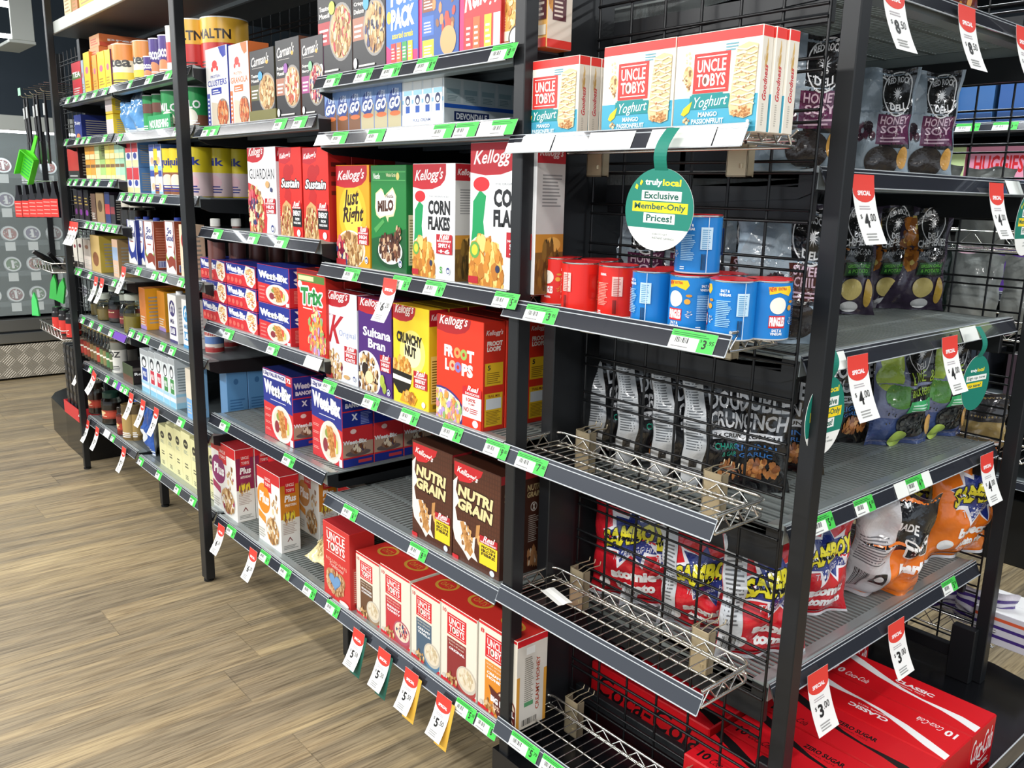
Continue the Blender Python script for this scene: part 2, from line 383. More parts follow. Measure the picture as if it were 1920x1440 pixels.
mb = MB(); mb.box(-8, 6.5, -4.2, 7, -0.05, 0); struct('floor', mb, 'floor')
mb = MB(); mb.box(-7.2, -7.1, -4.2, 7, 0, 3.2); struct('wall_left', mb, 'wall')
mb = MB(); mb.box(-7.1, 6.5, 6.6, 6.7, 0, 3.2); struct('wall_back', mb, 'wall')
mb = MB(); mb.box(-7.2, 6.5, -4.2, 6.7, 3.1, 3.2); struct('ceiling', mb, 'ceil')

# ================================================================== gondola structure (x along the aisle, y into the shelf)
ZT = 2.62
def post(x, y, parent, z0=0.0, z1=ZT, w=0.030, d=0.031, name='post', foot=True):
    mb = MB(); mb.cbox(x, x+w, y, y+d, z0+(0.012 if foot else 0), z1, 0.002); o = mb.build(name, 'black', parent)
    if foot:
        f = MB(); f.lathe([(0.019, z0), (0.019, z0+0.008), (0.008, z0+0.012)], 16, x+w/2, y+d/2); f.build('foot', 'rubber', parent)
    return o
fr = empty('gondola_frame', (0, 0, 0)); tag(fr, 'black steel frame of the long cereal and grocery shelving run', 'shelving frame')
post(-0.014, 0.0215, fr, w=0.034, d=0.037); post(-1.828, -0.042, fr, w=0.050, d=0.036); post(-3.600, -0.034, fr, w=0.034)
for x in (-0.945, -2.76): post(x, 0.105, fr, z1=0.255, w=0.035, d=0.035, name='leg')
for x in (-1.86, -3.68): post(x, 0.30, fr, z1=0.255, w=0.035, d=0.035, name='leg')
mb = MB(); mb.box(-3.70, -0.04, 0.60, 0.612, 0.0, 2.02); mb.build('back_panel', 'black', fr)
for x in (-3.69, -2.775, -1.86, -0.93, -0.04): mb = MB(); mb.cbox(x-0.03, x+0.03, 0.575, 0.60, 0.0, 2.5); mb.build('upright', 'black', fr)
def wire_grid(mb, L, z0, z1, y=0.0, r=0.003, vs=0.0917, hp=0.0883, zref=0.018, gap=0.021, x0=0.0):
    x = x0
    n = max(1, round(L/vs))
    for i in range(n+1): mb.tube([(x0+L*i/n, y, z0), (x0+L*i/n, y, z1)], r, 6)
    k = math.ceil((z0-zref)/hp)
    while zref+k*hp+gap < z1:
        z = zref+k*hp
        mb.tube([(x0, y-0.005, z), (x0+L, y-0.005, z)], r, 6); mb.tube([(x0, y-0.005, z+gap), (x0+L, y-0.005, z+gap)], r, 6); k += 1
mb = MB(); wire_grid(mb, 3.6, 2.02, 2.5, 0.605, x0=-3.68); mb.build('wire_back', 'wire', fr)
mb = MB(); mb.cbox(-0.038, 0.0, 0.152, 0.245, 0.2, ZT, 0.002); mb.build('end_post', 'black', fr)
mb = MB(); mb.box(-0.03, -0.01, 0.246, 1.46, 0.2, ZT); mb.build('end_panel', 'black', fr)
mb = MB(); mb.cbox(-3.76, -3.71, 0.152, 0.245, 0.2, 2.3, 0.002); mb.box(-3.74, -3.72, 0.245, 1.46, 0.2, 2.3); mb.build('end_panel', 'black', fr)
# canopy shelf over the far bays
cz = 2.288
can = empty('canopy_shelf', (-3.73, 0.0, cz)); tag(can, 'pale metal top shelf over the far bays, yellow cartons on it', 'shelf')
mb = MB(); mb.cbox(0, 3.70, 0, 0.012, 0, 0.056, 0.002); mb.build('fascia', 'canopy', can)
mb = MB(); mb.box(0, 3.70, 0.012, 0.59, 0.012, 0.03); mb.build('deck', 'deckdark', can)
mb = MB(); mb.box(0, 3.70, 0.36, 0.375, -0.004, 0.012); mb.build('stiffener', 'lip', can)

# ---- shelves
def shelf_parts(root, L, depth, slots=False, lipc='lip', right_end=True, nticket=True):
    # local: x 0..L, front at y=0 (bottom of the strip), z 0 = bottom of the strip
    zs = 0.030
    mb = MB(); mb.prism([(0.0, 0.0), (0.0035, 0.0), (0.0205, 0.037), (0.017, 0.037)], 0, L, col='#2c2e35'); ts_ = mb.build('ticket_strip', 'strip', root)
    mb = MB()
    mb.tube([(0, 0.0005, 0.0012), (L, 0.0005, 0.0012)], 0.0016, 6)
    mb.tube([(0, 0.0145, 0.0300), (L, 0.0145, 0.0300)], 0.0014, 6); mb.tube([(0, 0.0175, 0.0365), (L, 0.0175, 0.0365)], 0.0014, 6)
    mb.build('clear_edge', 'clear', ts_)
    mb = MB(); mb.prism([(0.021, -0.004), (0.021, 0.036), (0.026, 0.0385), (0.035, 0.034), (0.062, zs), (0.062, -0.002), (0.055, -0.004)], 0.002, L-0.002); mb.build('front_lip', lipc, root)
    mb = MB()
    if slots:
        p = 0.017; n = int(L/p)
        for i in range(n):
            x = 0.004+i*p; mb.box(x, x+0.0085, 0.062, depth, zs-0.004, zs)
        for y in (0.17, 0.30, 0.44):
            if y < depth-0.03: mb.box(0.004, L-0.004, y, y+0.014, zs-0.006, zs+0.0003)
        mb.box(0.0, 0.01, 0.06, depth, zs-0.03, zs); mb.box(L-0.01, L, 0.06, depth, zs-0.03, zs)
    else:
        mb.box(0.002, L-0.002, 0.062, depth, zs-0.012, zs)
        for y in (0.2, 0.36, 0.5):
            if y < depth: mb.box(0.02, L-0.02, y, y+0.02, zs-0.028, zs-0.012)
    mb.build('deck', 'deck' if slots else 'deckdark', root)
    for x in (0.0, L-0.003): mb = MB(); mb.prism([(0.022, 0.026), (0.024, -0.008), (0.06, -0.022), (depth, -0.045), (depth, 0.026)], x, x+0.003); mb.build('side_bracket', 'black', root)
SH = {}
def shelf(key, x0, x1, zb, label, slots=False, depth=0.57):
    r = empty('shelf', (x0, 0, zb)); tag(r, label, 'shelf', 'shelves of the long run'); shelf_parts(r, x1-x0, depth, slots); SH[key] = (x0, x1, zb, zb+0.030); return r
B1, B2, B3, B4 = (-3.61, -2.765), (-2.745, -1.795), (-1.780, -0.868), (-0.860, -0.016)
for key, b, zb, lab, sl in (
    ('1a', B1, 1.942, 'metal shelf of the farthest bay holding the tea cartons', 0), ('1b', B1, 1.742, 'metal shelf of the farthest bay holding the navy carton', 0),
    ('1c', B1, 1.543, 'metal shelf of the farthest bay under the yellow and green tea cartons', 0), ('1d', B1, 1.336, 'metal shelf of the farthest bay with dark packets and three red tags', 0),
    ('1e', B1, 1.082, 'metal shelf of the farthest bay under the beige cartons', 0), ('1f', B1, 0.825, 'metal shelf of the farthest bay under the glass coffee jars', 0),
    ('1g', B1, 0.568, 'metal shelf of the farthest bay under the row of slim bottles', 0), ('1h', B1, 0.260, 'bottom shelf of the farthest bay under the brown coffee jars', 0),
    ('2a', B2, 1.945, 'top metal shelf of the second bay under tubs and purple tins', 0), ('2b', B2, 1.738, 'shelf of the second bay under green tins and blue bags', 0),
    ('2c', B2, 1.485, 'shelf of the second bay under yellow milk powder tubs', 0), ('2d', B2, 1.167, 'shelf of the second bay under blue and white milk cartons', 0),
    ('2e', B2, 0.868, 'shelf of the second bay under orange cartons', 0), ('2f', B2, 0.572, 'shelf of the second bay under striped long-life milk cartons', 0),
    ('2g', B2, 0.248, 'bottom shelf of the second bay under the cream milk cartons', 0),
    ('3a', B3, 1.728, 'shelf of the third bay under granola and muesli cartons', 0), ('3b', B3, 1.375, 'shelf of the third bay with bright strip under three red and white cartons', 0),
    ('3c', B3, 1.022, 'shelf of the third bay under the stacked blue wheat biscuit cartons', 0), ('3d', B3, 0.662, 'half-empty slotted shelf of the third bay with two large blue cartons', 1),
    ('3e', B3, 0.242, 'bottom slotted shelf of the third bay under the pink and orange cartons', 1),
    ('4a', B4, 1.828, 'top shelf of the fourth bay under black muesli cartons', 0), ('4b', B4, 1.677, 'shelf of the fourth bay under drink cartons', 0),
    ('4c', B4, 1.312, 'shelf of the fourth bay under the corn flakes cartons', 0), ('4d', B4, 0.966, 'shelf of the fourth bay under the red loops carton', 1),
    ('4e', B4, 0.602, 'half-empty slotted shelf of the fourth bay under brown cartons', 1), ('4f', B4, 0.240, 'bottom shelf of the fourth bay under the oat cartons', 1)):
    shelf(key, b[0], b[1], zb, lab, bool(sl))

# ================================================================== end cap
ec = empty('end_frame', (0, 0, 0)); tag(ec, 'black end bay frame with wire mesh sides on a rounded plinth', 'shelving frame')
EP = 0.205
for y in (0.250, 1.300): post(0.587, y, ec, z0=EP, w=0.035, d=0.036, foot=False)
for y in (0.27, 1.28): mb = MB(); mb.cbox(0.0, 0.587, y, y+0.02, 0.262, 0.30, 0.002); mb.build('crossbar', 'black', ec)
for y in (0.250, 1.336):
    mb = MB(); wire_grid(mb, 0.555, 0.245, ZT, y-0.004, x0=0.012); mb.build('wire_mesh', 'wire', ec)
for y in (0.288, 1.27): mb = MB(); mb.cbox(0.535, 0.60, y, y+0.028, EP, 0.37, 0.002); mb.build('foot_plate', 'black', ec)
pl = MB()
pts = [(-0.03, 0.015), (0.60, 0.015)]
for k in range(13):
    t = math.pi*(-0.5+k/12.0); pts.append((0.60+0.27*math.cos(t)**0.8 if abs(math.cos(t)) > 1e-6 else 0.60, 0.735+0.72*math.sin(t)))
pts += [(0.60, 1.455), (-0.03, 1.455)]
pl.prism(pts, 0.0, EP, axis='z'); o = pl.build('plinth', 'blackgloss', ec)
# shelves of the end bay face +X
E = {}
def eshelf(key, zb, label, slots=True, x=0.582, y0=0.269, y1=1.291, depth=0.55):
    r = empty('shelf', (x, y0, zb), math.pi/2); tag(r, label, 'shelf', 'shelves of the end bay'); shelf_parts(r, y1-y0, depth, slots)
    L = y1-y0
    for a, b in ((0.004, 0.022), (L-0.022, L-0.004)): mb = MB(); mb.cbox(a, b, 0.03, depth, -0.062, -0.001, 0.002); mb.build('arm', 'black', r)
    mb = MB(); mb.box(0.022, L-0.022, depth-0.02, depth, -0.05, -0.005); mb.build('rear_rail', 'black', r)
    E[key] = zb+0.030
eshelf('E5', 1.930, 'topmost shelf of the end bay with three hanging price tags')
eshelf('E4', 1.583, 'end bay shelf holding the grey chip bags')
eshelf('E3', 1.231, 'end bay shelf holding the dark purple chip bags')
eshelf('E2', 0.885, 'end bay shelf under the lime pepper chip bags')
eshelf('E1', 0.534, 'lowest end bay shelf under red and orange chip bags')
r = empty('shelf', (0.83, 0.36, 0.215), math.pi/2); tag(r, 'clear ticket strip in front of the red drink cartons on the plinth', 'ticket strip')
mb = MB(); mb.prism([(0.0, 0.0), (0.003, 0.0), (0.014, 0.037), (0.011, 0.037)], 0, 0.8); ts_ = mb.build('ticket_strip', 'strip', r)
mb = MB(); mb.tube([(0, 0.0005, 0.0012), (0.8, 0.0005, 0.0012)], 0.002, 6); mb.tube([(0, 0.0125, 0.0375), (0.8, 0.0125, 0.0375)], 0.002, 6); mb.build('clear_edge', 'clear', ts_)
r.name = 'front_ticket_strip'

# ---- wire baskets clipped to the mesh
def basket(zb, label, x0=-0.014):
    r = empty('wire_basket_shelf', (x0, 0, zb)); tag(r, label, 'wire shelf', 'wire shelves clipped to the end mesh')
    L, D = 0.592, 0.182
    mb = MB(); mb.prism([(0.0, 0.0), (0.0035, 0.0), (0.0205, 0.037), (0.017, 0.037)], 0, L); ts_ = mb.build('ticket_strip', 'strip', r)
    mb = MB(); mb.tube([(0, 0.0005, 0.0012), (L, 0.0005, 0.0012)], 0.0016, 6); mb.tube([(0, 0.0145, 0.0300), (L, 0.0145, 0.0300)], 0.0013, 6); mb.tube([(0, 0.0180, 0.0375), (L, 0.0180, 0.0375)], 0.0014, 6)
    for x in (0, L): mb.tube([(x, 0.0015, 0.001), (x, 0.0185, 0.037)], 0.0012, 6)
    mb.build('clear_edge', 'clear', ts_)
    mb = MB(); rim = 0.041; low = 0.008; flo = 0.022
    def loop(z, ins, rr):
        c = 0.025; p = []
        p.append((ins, 0.022, z))
        for k in range(5):
            t = math.pi/2*k/4; p.append((ins+c-c*math.cos(t), D-c+c*math.sin(t), z))
        for k in range(5):
            t = math.pi/2*k/4; p.append((L-ins-c+c*math.sin(t), D-c+c*math.cos(t), z))
        p.append((L-ins, 0.022, z)); mb.tube(p, rr, 8)
    loop(rim, 0.006, 0.0034); loop(low, 0.006, 0.0030); mb.tube([(0.01, D-0.008, flo-0.003), (L-0.01, D-0.008, flo-0.003)], 0.0026, 8); mb.build('rim', 'chrome', r)
    mb = MB(); zz = []
    n = 21
    for k in range(n+1):
        x = 0.012+(L-0.024)*k/n; zz.append((x, D-0.001, (rim-0.004) if k % 2 else (low+0.005)))
    mb.tube(zz, 0.0022, 6)
    for x in (0.006, L-0.006): mb.tube([(x, 0.022+(D-0.05)*k/6, (rim-0.003) if k % 2 else (low+0.004)) for k in range(7)], 0.0022, 6)
    mb.build('zigzag', 'chrome', r)
    mb = MB()
    for k in range(23):
        x = 0.018+(L-0.036)*k/22; mb.tube([(x, 0.021, flo), (x, D-0.006, flo)], 0.0016, 6)
    mb.tube([(0.01, 0.10, flo-0.004), (L-0.01, 0.10, flo-0.004)], 0.0024, 6); mb.tube([(0.01, 0.024, flo-0.003), (L-0.01, 0.024, flo-0.003)], 0.0024, 6)
    mb.build('base_wires', 'chrome', r)
    for x in (0.062, 0.432):
        mb = MB(); mb.cbox(x, x+0.046, D+0.004, D+0.007, -0.042, 0.056, 0.0008); mb.box(x, x+0.046, D+0.004, D+0.022, -0.042, -0.040); mb.box(x, x+0.002, D+0.004, D+0.03, -0.042, 0.058); mb.box(x+0.044, x+0.046, D+0.004, D+0.026, -0.042, 0.056)
        for a in (0.005, 0.023, 0.041): mb.tube([(x+a, D+0.006, 0.054), (x+a, D+0.030, 0.060), (x+a, D+0.064, 0.058), (x+a, D+0.067, 0.068)], 0.0014, 6)
        mb.lathe([(0.004, -0.026), (0.004, -0.018)], 8, x+0.033, D+0.0045)
        mb.build('bracket', 'bracket', r)
    return r
BZ = [1.641, 1.295, 0.963, 0.615, 0.262]
basket(BZ[0], 'topmost wire shelf under the mango oat bar cartons'); basket(BZ[1], 'wire shelf under the red and blue chip cans')
basket(BZ[2], 'empty wire shelf with one green ticket, below the chip cans'); basket(BZ[3], 'empty wire shelf with a loose white ticket lying on it')
basket(BZ[4], 'lowest empty wire shelf, just above the plinth')
mb = MB()
mb.prism([(0, 0), (0.012, -0.001), (0.024, 0.0015), (0.036, 0.0), (0.036, 0.0008), (0.024, 0.0023), (0.012, -0.0002), (0, 0.0008)], 0, 0.085, axis='x', col='#f2f2ee')
p = PZ(1032, 1107, BZ[3]+0.016); tag(mb.build('paper_ticket', 'paper', loc=(p.x, 0.085, BZ[3]+0.0255), rot=(0, 0, -0.22)), 'loose white paper ticket lying on the empty wire shelf', 'ticket')
# ================================================================== printed artwork of the goods
FLAKE = ['#d99a3e', '#e8b25a', '#c98530', '#f0c878', '#b87428']
OATS = ['#c9a06a', '#b0834c', '#dcb886', '#8f6236', '#e8cfa2']
BERRY = ['#b3283c', '#7c1f38', '#3a3f6e', '#d4616a', '#e9d0a8']
LOOPS = ['#e8c060', '#d98a8a', '#8fb26a', '#b79ad0', '#e39a4a', '#f1dfa0']
CHOC = ['#5a3222', '#7a4a30', '#3d2016', '#c9a684']
RED, DRED = '#d4232b', '#b5202b'
def kell(a, c=DRED, x=0.72, y0=0.80):
    a.p([(0, 1), (0, y0), (x*0.3, y0-0.02), (x*0.6, y0-0.015), (x*0.84, y0+0.015), (x*0.96, y0+0.06), (x, y0+0.11), (x, 1)], c)
    a.t("Kellogg's", 0.05, y0+0.035, x*0.92, y0+0.16, '#f6f0ee', 0.015, 0.35, slope=0.02)
def real(a, x0, x1, yt, lines, c=DRED):
    y0 = yt-0.05*len(lines)-0.07
    a.r(x0, y0, x1, yt, c); a.t('Real', x0+0.07, yt-0.045, x1-0.05, yt+0.012, '#fff4f0', 0.02, 0.35, slope=0.012)
    a.t('NOURISHMENT', x0+0.02, yt-0.068, x1-0.02, yt-0.05, '#ffffff', 0.02)
    for i, s in enumerate(lines): a.t(s, x0+0.05, yt-0.115-0.05*i, x1-0.05, yt-0.078-0.05*i, '#ffffff', 0.03)
def star_badge(a, x, y, r=0.05):
    k = a.w/a.h if a.h else 0.7; a.e(x, y, r, r*0.72, '#f4f4f4'); a.e(x, y, r*0.8, r*0.58, '#35407c'); a.e(x, y-0.005, r*0.5, r*0.3, '#f4f4f4')
def sideinfo(base, brand=None, panel=None, c='#ffffff', seed=3, bc=None):
    a = Art(1, 1, base, seed)
    if brand: a.r(0.0, 0.84, 1, 1, bc or DRED); a.t(brand, 0.1, 0.88, 0.9, 0.96, '#f4ecec', 0.02, 0.3)
    if panel: a.r(0.1, 0.08, 0.9, 0.55, panel)
    a.lines(0.16, 0.1, 0.84, 0.52, 16, c); a.bars(0.2, 0.03, 0.7, 0.07, '#222222'); return a
# --- breakfast cartons
def a_just():
    a = Art(1, 1, '#e99c17'); a.e(0.5, 0.52, 0.42, 0.30, '#f0b52c'); a.e(0.5, 0.52, 0.30, 0.21, '#f6cd4e'); kell(a, x=0.95, y0=0.80)
    a.t('Just', 0.22, 0.56, 0.70, 0.77, '#2b1a10', 0.03, 0.25, slope=0.03); a.t('Right', 0.20, 0.40, 0.84, 0.60, '#2b1a10', 0.03, 0.25, slope=0.03)
    a.bowl(0.42, 0.17, 0.45, 0.19, '#f2ece0', '#d9b98a', OATS, 110, 0.05); a.food(0.2, 0.14, 0.18, 0.14, BERRY, 26, 0.07)
    real(a, 0.68, 1.0, 0.40, ['HIGH', 'FIBRE']); star_badge(a, 0.93, 0.08); a.r(0, 0, 0.3, 0.06, DRED); return a
def a_milo():
    a = Art(1, 1, '#1e7a36'); a.p([(0, 0.30), (1, 0.42), (1, 0), (0, 0)], '#12572a'); a.r(0, 0.955, 1, 1, '#176a2e')
    a.r(0.05, 0.86, 0.99, 0.945, '#57a95c'); a.r(0.06, 0.867, 0.99, 0.938, '#1f7d38'); a.t('Nestle', 0.08, 0.875, 0.27, 0.93, '#f3f6ee', 0.02); a.t('Whole Grain', 0.45, 0.895, 0.72, 0.93, '#e9e3b8', 0.01); a.e(0.78, 0.9, 0.045, 0.035, '#d9c873')
    a.p([(0.12, 0.60), (0.14, 0.74), (0.30, 0.79), (0.36, 0.77), (0.40, 0.72), (0.64, 0.80), (0.74, 0.72), (0.72, 0.60), (0.66, 0.53), (0.52, 0.52), (0.50, 0.47), (0.43, 0.53), (0.26, 0.50), (0.16, 0.53)], '#e7d9a6')
    a.p([(0.15, 0.61), (0.16, 0.73), (0.30, 0.77), (0.38, 0.74), (0.41, 0.70), (0.64, 0.78), (0.71, 0.71), (0.69, 0.61), (0.64, 0.55), (0.51, 0.54), (0.27, 0.52), (0.18, 0.55)], '#f8f6ee')
    a.t('MILO', 0.20, 0.57, 0.66, 0.68, '#4a2415', 0.06, slope=0.02); a.t('Nestle', 0.44, 0.70, 0.66, 0.735, '#4a2415', 0.02)
    a.p([(0.08, 0.40), (0.36, 0.50), (0.40, 0.47), (0.14, 0.36)], '#4e9a50'); a.e(0.55, 0.17, 0.40, 0.14, '#0f4422'); a.e(0.55, 0.20, 0.35, 0.13, '#f1efe6'); a.food(0.55, 0.23, 0.31, 0.12, CHOC, 90, 0.045); a.food(0.78, 0.36, 0.1, 0.08, CHOC, 14, 0.04)
    star_badge(a, 0.86, 0.09); return a
def a_corn(xl=False, s=0):
    a = Art(1, 1, '#e9e9ea'); kell(a, x=0.80, y0=0.80)
    a.p([(0.0, 0.20), (0.04, 0.40), (0.05, 0.60), (0.16, 0.68), (0.26, 0.64), (0.22, 0.46), (0.26, 0.30), (0.32, 0.20)], '#149455'); a.e(0.18, 0.72, 0.13, 0.05, '#c9252c')
    a.t('THE ORIGINAL & BEST', 0.40, 0.715, 0.90, 0.73, '#8a8f94', 0.01)
    a.t('CORN', 0.38, 0.565, 0.90, 0.69, '#1d1d1f', 0.05); a.t('FLAKES', 0.38, 0.43, 0.90, 0.55, '#1d1d1f', 0.05)
    a.e(0.24, 0.13, 0.34, 0.24, '#e8e2d4'); a.food(0.24, 0.12, 0.31, 0.22, FLAKE, 120, 0.07); a.e(0.47, 0.14, 0.035, 0.027, '#2e3450')
    a.e(0.10, 0.26, 0.08, 0.06, '#5fa04a'); a.e(0.10, 0.26, 0.05, 0.038, '#f3c73a')
    real(a, 0.60, 0.97, 0.40, ['SIMPLY 4', '+6']); a.t('S', 0.68, 0.06, 0.74, 0.12, '#4a9b3c', 0.04); star_badge(a, 0.88, 0.09); a.r(0, 0.02, 0.16, 0.07, DRED); return a
def a_corn_side():
    a = Art(1, 1, '#c8c7c4'); a.r(0, 0.86, 1, 1, DRED); a.t("Kellogg's", 0.08, 0.89, 0.92, 0.96, '#e8dcdc', 0.02, 0.3); a.lines(0.2, 0.58, 0.9, 0.8, 10, '#8c8c8c')
    a.r(0, 0, 1, 0.40, '#7a5a2c'); a.r(0, 0.28, 1, 0.40, '#c78b34'); a.e(0.6, 0.33, 0.3, 0.05, '#e8b45a'); a.food(0.5, 0.16, 0.45, 0.15, ['#4a3a1e', '#6b4e22', '#8a6a30'], 40, 0.09); return a
def a_guardian():
    a = Art(1, 1, '#e6e4e6'); kell(a, x=0.62, y0=0.85); a.t('GUARDIAN', 0.06, 0.64, 0.95, 0.76, '#20242b', 0.0); a.p([(0, 0.60), (0.25, 0.56), (0.55, 0.40), (0.66, 0.2), (0.62, 0), (0, 0)], '#c8363c')
    a.food(0.22, 0.26, 0.34, 0.30, OATS, 90, 0.05); a.food(0.18, 0.30, 0.2, 0.2, BERRY, 34, 0.06); a.e(0.72, 0.58, 0.07, 0.04, '#c9a06a'); a.e(0.85, 0.52, 0.04, 0.027, '#39406b')
    real(a, 0.62, 0.98, 0.42, ['HELPS', 'LOWER']); star_badge(a, 0.86, 0.08, 0.07); return a
def a_sustain():
    a = Art(1, 1, '#dc2a22'); a.p([(0, 1), (0, 0.84), (0.3, 0.82), (0.55, 0.86), (0.6, 1)], DRED); a.t("Kellogg's", 0.03, 0.87, 0.55, 0.95, '#f2dada', 0.03, 0.35, slope=0.02)
    a.e(0.38, 0.72, 0.20, 0.10, '#b01d20'); a.e(0.58, 0.76, 0.1, 0.06, '#b01d20'); a.p([(0.2, 0.45), (0.35, 0.62), (0.55, 0.5), (0.5, 0.35)], '#b9201f')
    a.to('Sustain', 0.08, 0.56, 0.92, 0.66, '#ffffff', '#111111', 0.018, 0.03, 0.2)
    a.p([(0.12, 0.36), (0.30, 0.42), (0.50, 0.37), (0.62, 0.0), (0.0, 0.0)], '#c9a06a'); a.food(0.3, 0.17, 0.27, 0.17, OATS+['#a33a30'], 80, 0.045)
    real(a, 0.58, 0.98, 0.40, []); a.r(0.60, 0.13, 1, 0.33, '#1a1a1c'); a.t('ENERGY', 0.63, 0.25, 0.97, 0.31, '#ffffff', 0.03); a.t('FROM', 0.72, 0.20, 0.9, 0.23, '#ffffff', 0.02); a.t('WHOLE GRAINS', 0.64, 0.16, 0.96, 0.185, '#ffffff', 0.02); a.e(0.86, 0.06, 0.08, 0.04, '#e8e8ee'); return a
def a_speck():
    a = Art(1, 1, '#e2e6ef'); kell(a, x=0.80, y0=0.85); a.t('SPECIAL', 0.06, 0.725, 0.30, 0.745, '#9c2030', 0.0); a.t('K', 0.08, 0.42, 0.60, 0.74, '#b01f2c', 0.02, 0.45); a.t('Original', 0.44, 0.50, 0.96, 0.585, '#3f5fa8', -0.01)
    a.e(0.18, 0.14, 0.42, 0.20, '#f4f2ee'); a.food(0.17, 0.15, 0.36, 0.17, OATS+['#7c1f38', '#f2eee6'], 90, 0.05)
    real(a, 0.62, 1.0, 0.42, ['SPECIAL 5', 'OATS']); a.e(0.68, 0.07, 0.1, 0.025, '#c9a06a'); star_badge(a, 0.92, 0.08); a.r(0, 0.0, 0.22, 0.06, DRED); return a
def a_sultana():
    a = Art(1, 1, '#4a2272'); kell(a, x=0.92, y0=0.86); a.t('Sultana', 0.14, 0.60, 0.98, 0.70, '#ffffff', 0.03); a.t('Bran', 0.30, 0.48, 0.82, 0.58, '#ffffff', 0.03)
    a.e(0.26, 0.18, 0.42, 0.26, '#f2efe8'); a.food(0.24, 0.18, 0.36, 0.22, OATS+['#4b2a1c', '#3a2320'], 100, 0.045); a.e(0.2, 0.24, 0.09, 0.07, '#2a1c1a'); a.e(0.34, 0.16, 0.12, 0.07, '#efe2a8')
    a.e(0.74, 0.16, 0.07, 0.07, '#a9b84a'); a.e(0.80, 0.09, 0.06, 0.06, '#98a83c'); real(a, 0.68, 1.0, 0.44, ['HIGH', 'FIBRE']); star_badge(a, 0.93, 0.06); return a
def a_crunchy():
    a = Art(1, 1, '#f0cf2a'); a.e(0.55, 0.55, 0.36, 0.22, '#f6e078'); a.e(0.55, 0.54, 0.24, 0.14, '#faefb4'); kell(a, x=0.64, y0=0.86)
    a.t('CRUNCHY', 0.10, 0.62, 0.82, 0.73, '#1c1712', 0.06, slope=-0.02); a.t('NUT', 0.34, 0.50, 0.66, 0.61, '#1c1712', 0.06, slope=-0.02)
    a.e(0.26, 0.30, 0.30, 0.09, '#e9c98a'); a.food(0.26, 0.38, 0.26, 0.09, FLAKE, 60, 0.05); a.p([(0.0, 0.34), (0.55, 0.32), (0.50, 0.20), (0.36, 0.10), (0.16, 0.11), (0, 0.20)], '#16130f'); a.p([(0, 0.29), (0.54, 0.27), (0.52, 0.23), (0, 0.24)], '#f6f0e2')
    a.p([(0.3, 0.14), (0.7, 0.10), (0.62, 0.02), (0.2, 0.03)], '#d99a28'); a.food(0.5, 0.09, 0.16, 0.06, ['#b87428', '#8a5420', '#e8b25a'], 16, 0.05)
    real(a, 0.60, 0.98, 0.38, ['IRRESISTIBLY', 'CRUNCHY']); a.e(0.88, 0.06, 0.05, 0.03, '#f2f2f2'); return a
def a_froot():
    a = Art(1, 1, '#e2361c'); kell(a, c='#a81f24', x=0.74, y0=0.86)
    a.t('FR', 0.17, 0.62, 0.38, 0.73, '#fff6ee', 0.06); a.t('T', 0.67, 0.61, 0.82, 0.72, '#fff6ee', 0.06); a.t('L', 0.19, 0.49, 0.28, 0.60, '#fff6ee', 0.06); a.t('PS', 0.56, 0.47, 0.80, 0.59, '#fff6ee', 0.06)
    for x, y, c in ((0.46, 0.675, '#e59a5a'), (0.60, 0.67, '#9ab85a'), (0.36, 0.545, '#e8b08a'), (0.48, 0.54, '#8a78b8')): a.e(x, y, 0.072, 0.05, c); a.e(x, y, 0.028, 0.02, '#c9301c')
    a.e(0.10, 0.10, 0.52, 0.22, '#3a3478'); a.e(0.10, 0.10, 0.48, 0.20, '#ece8de'); a.food(0.14, 0.10, 0.42, 0.16, LOOPS, 90, 0.055)
    a.p([(0.60, 0.0), (0.60, 0.27), (1.0, 0.24), (1.0, 0.0)], '#e2361c'); a.r(0.60, 0.10, 1, 0.32, '#f6e9e6'); a.r(0.60, 0.305, 1, 0.385, '#c4232a'); a.t('Real', 0.70, 0.35, 0.94, 0.40, '#ffffff', 0.02, 0.3); a.t('DELICIOUS', 0.66, 0.315, 0.96, 0.337, '#ffffff', 0.02)
    a.t('100%', 0.68, 0.25, 0.88, 0.285, '#b52028', 0.03); a.t('YUM!', 0.72, 0.22, 0.86, 0.24, '#b52028', 0.02); a.t('NO', 0.63, 0.15, 0.74, 0.195, '#b52028', 0.03); a.lines(0.76, 0.145, 0.97, 0.2, 3, '#b52028'); a.e(0.88, 0.055, 0.06, 0.035, '#e9e6f2'); return a
def a_froot_side():
    a = Art(1, 1, '#c52a18'); a.t("Kellogg's", 0.1, 0.87, 0.9, 0.93, '#e8d4d0', 0.02, 0.3); a.t('FROOT', 0.16, 0.785, 0.88, 0.83, '#f2e6dc', 0.05); a.t('LOOPS', 0.16, 0.735, 0.8, 0.78, '#f2e6dc', 0.05)
    a.r(0.08, 0.42, 0.92, 0.63, '#d9ae22'); a.t('5', 0.2, 0.565, 0.34, 0.61, '#222222', 0.03); a.lines(0.16, 0.44, 0.84, 0.55, 6, '#8a6a18'); a.r(0.08, 0.04, 0.92, 0.35, '#d9ae22'); a.r(0.14, 0.2, 0.86, 0.30, '#cfd3d6'); a.lines(0.16, 0.06, 0.84, 0.19, 9, '#8a6a18'); a.t('TRAIL MIX', 0.2, 0.31, 0.8, 0.335, '#7a2a14', 0.02); return a
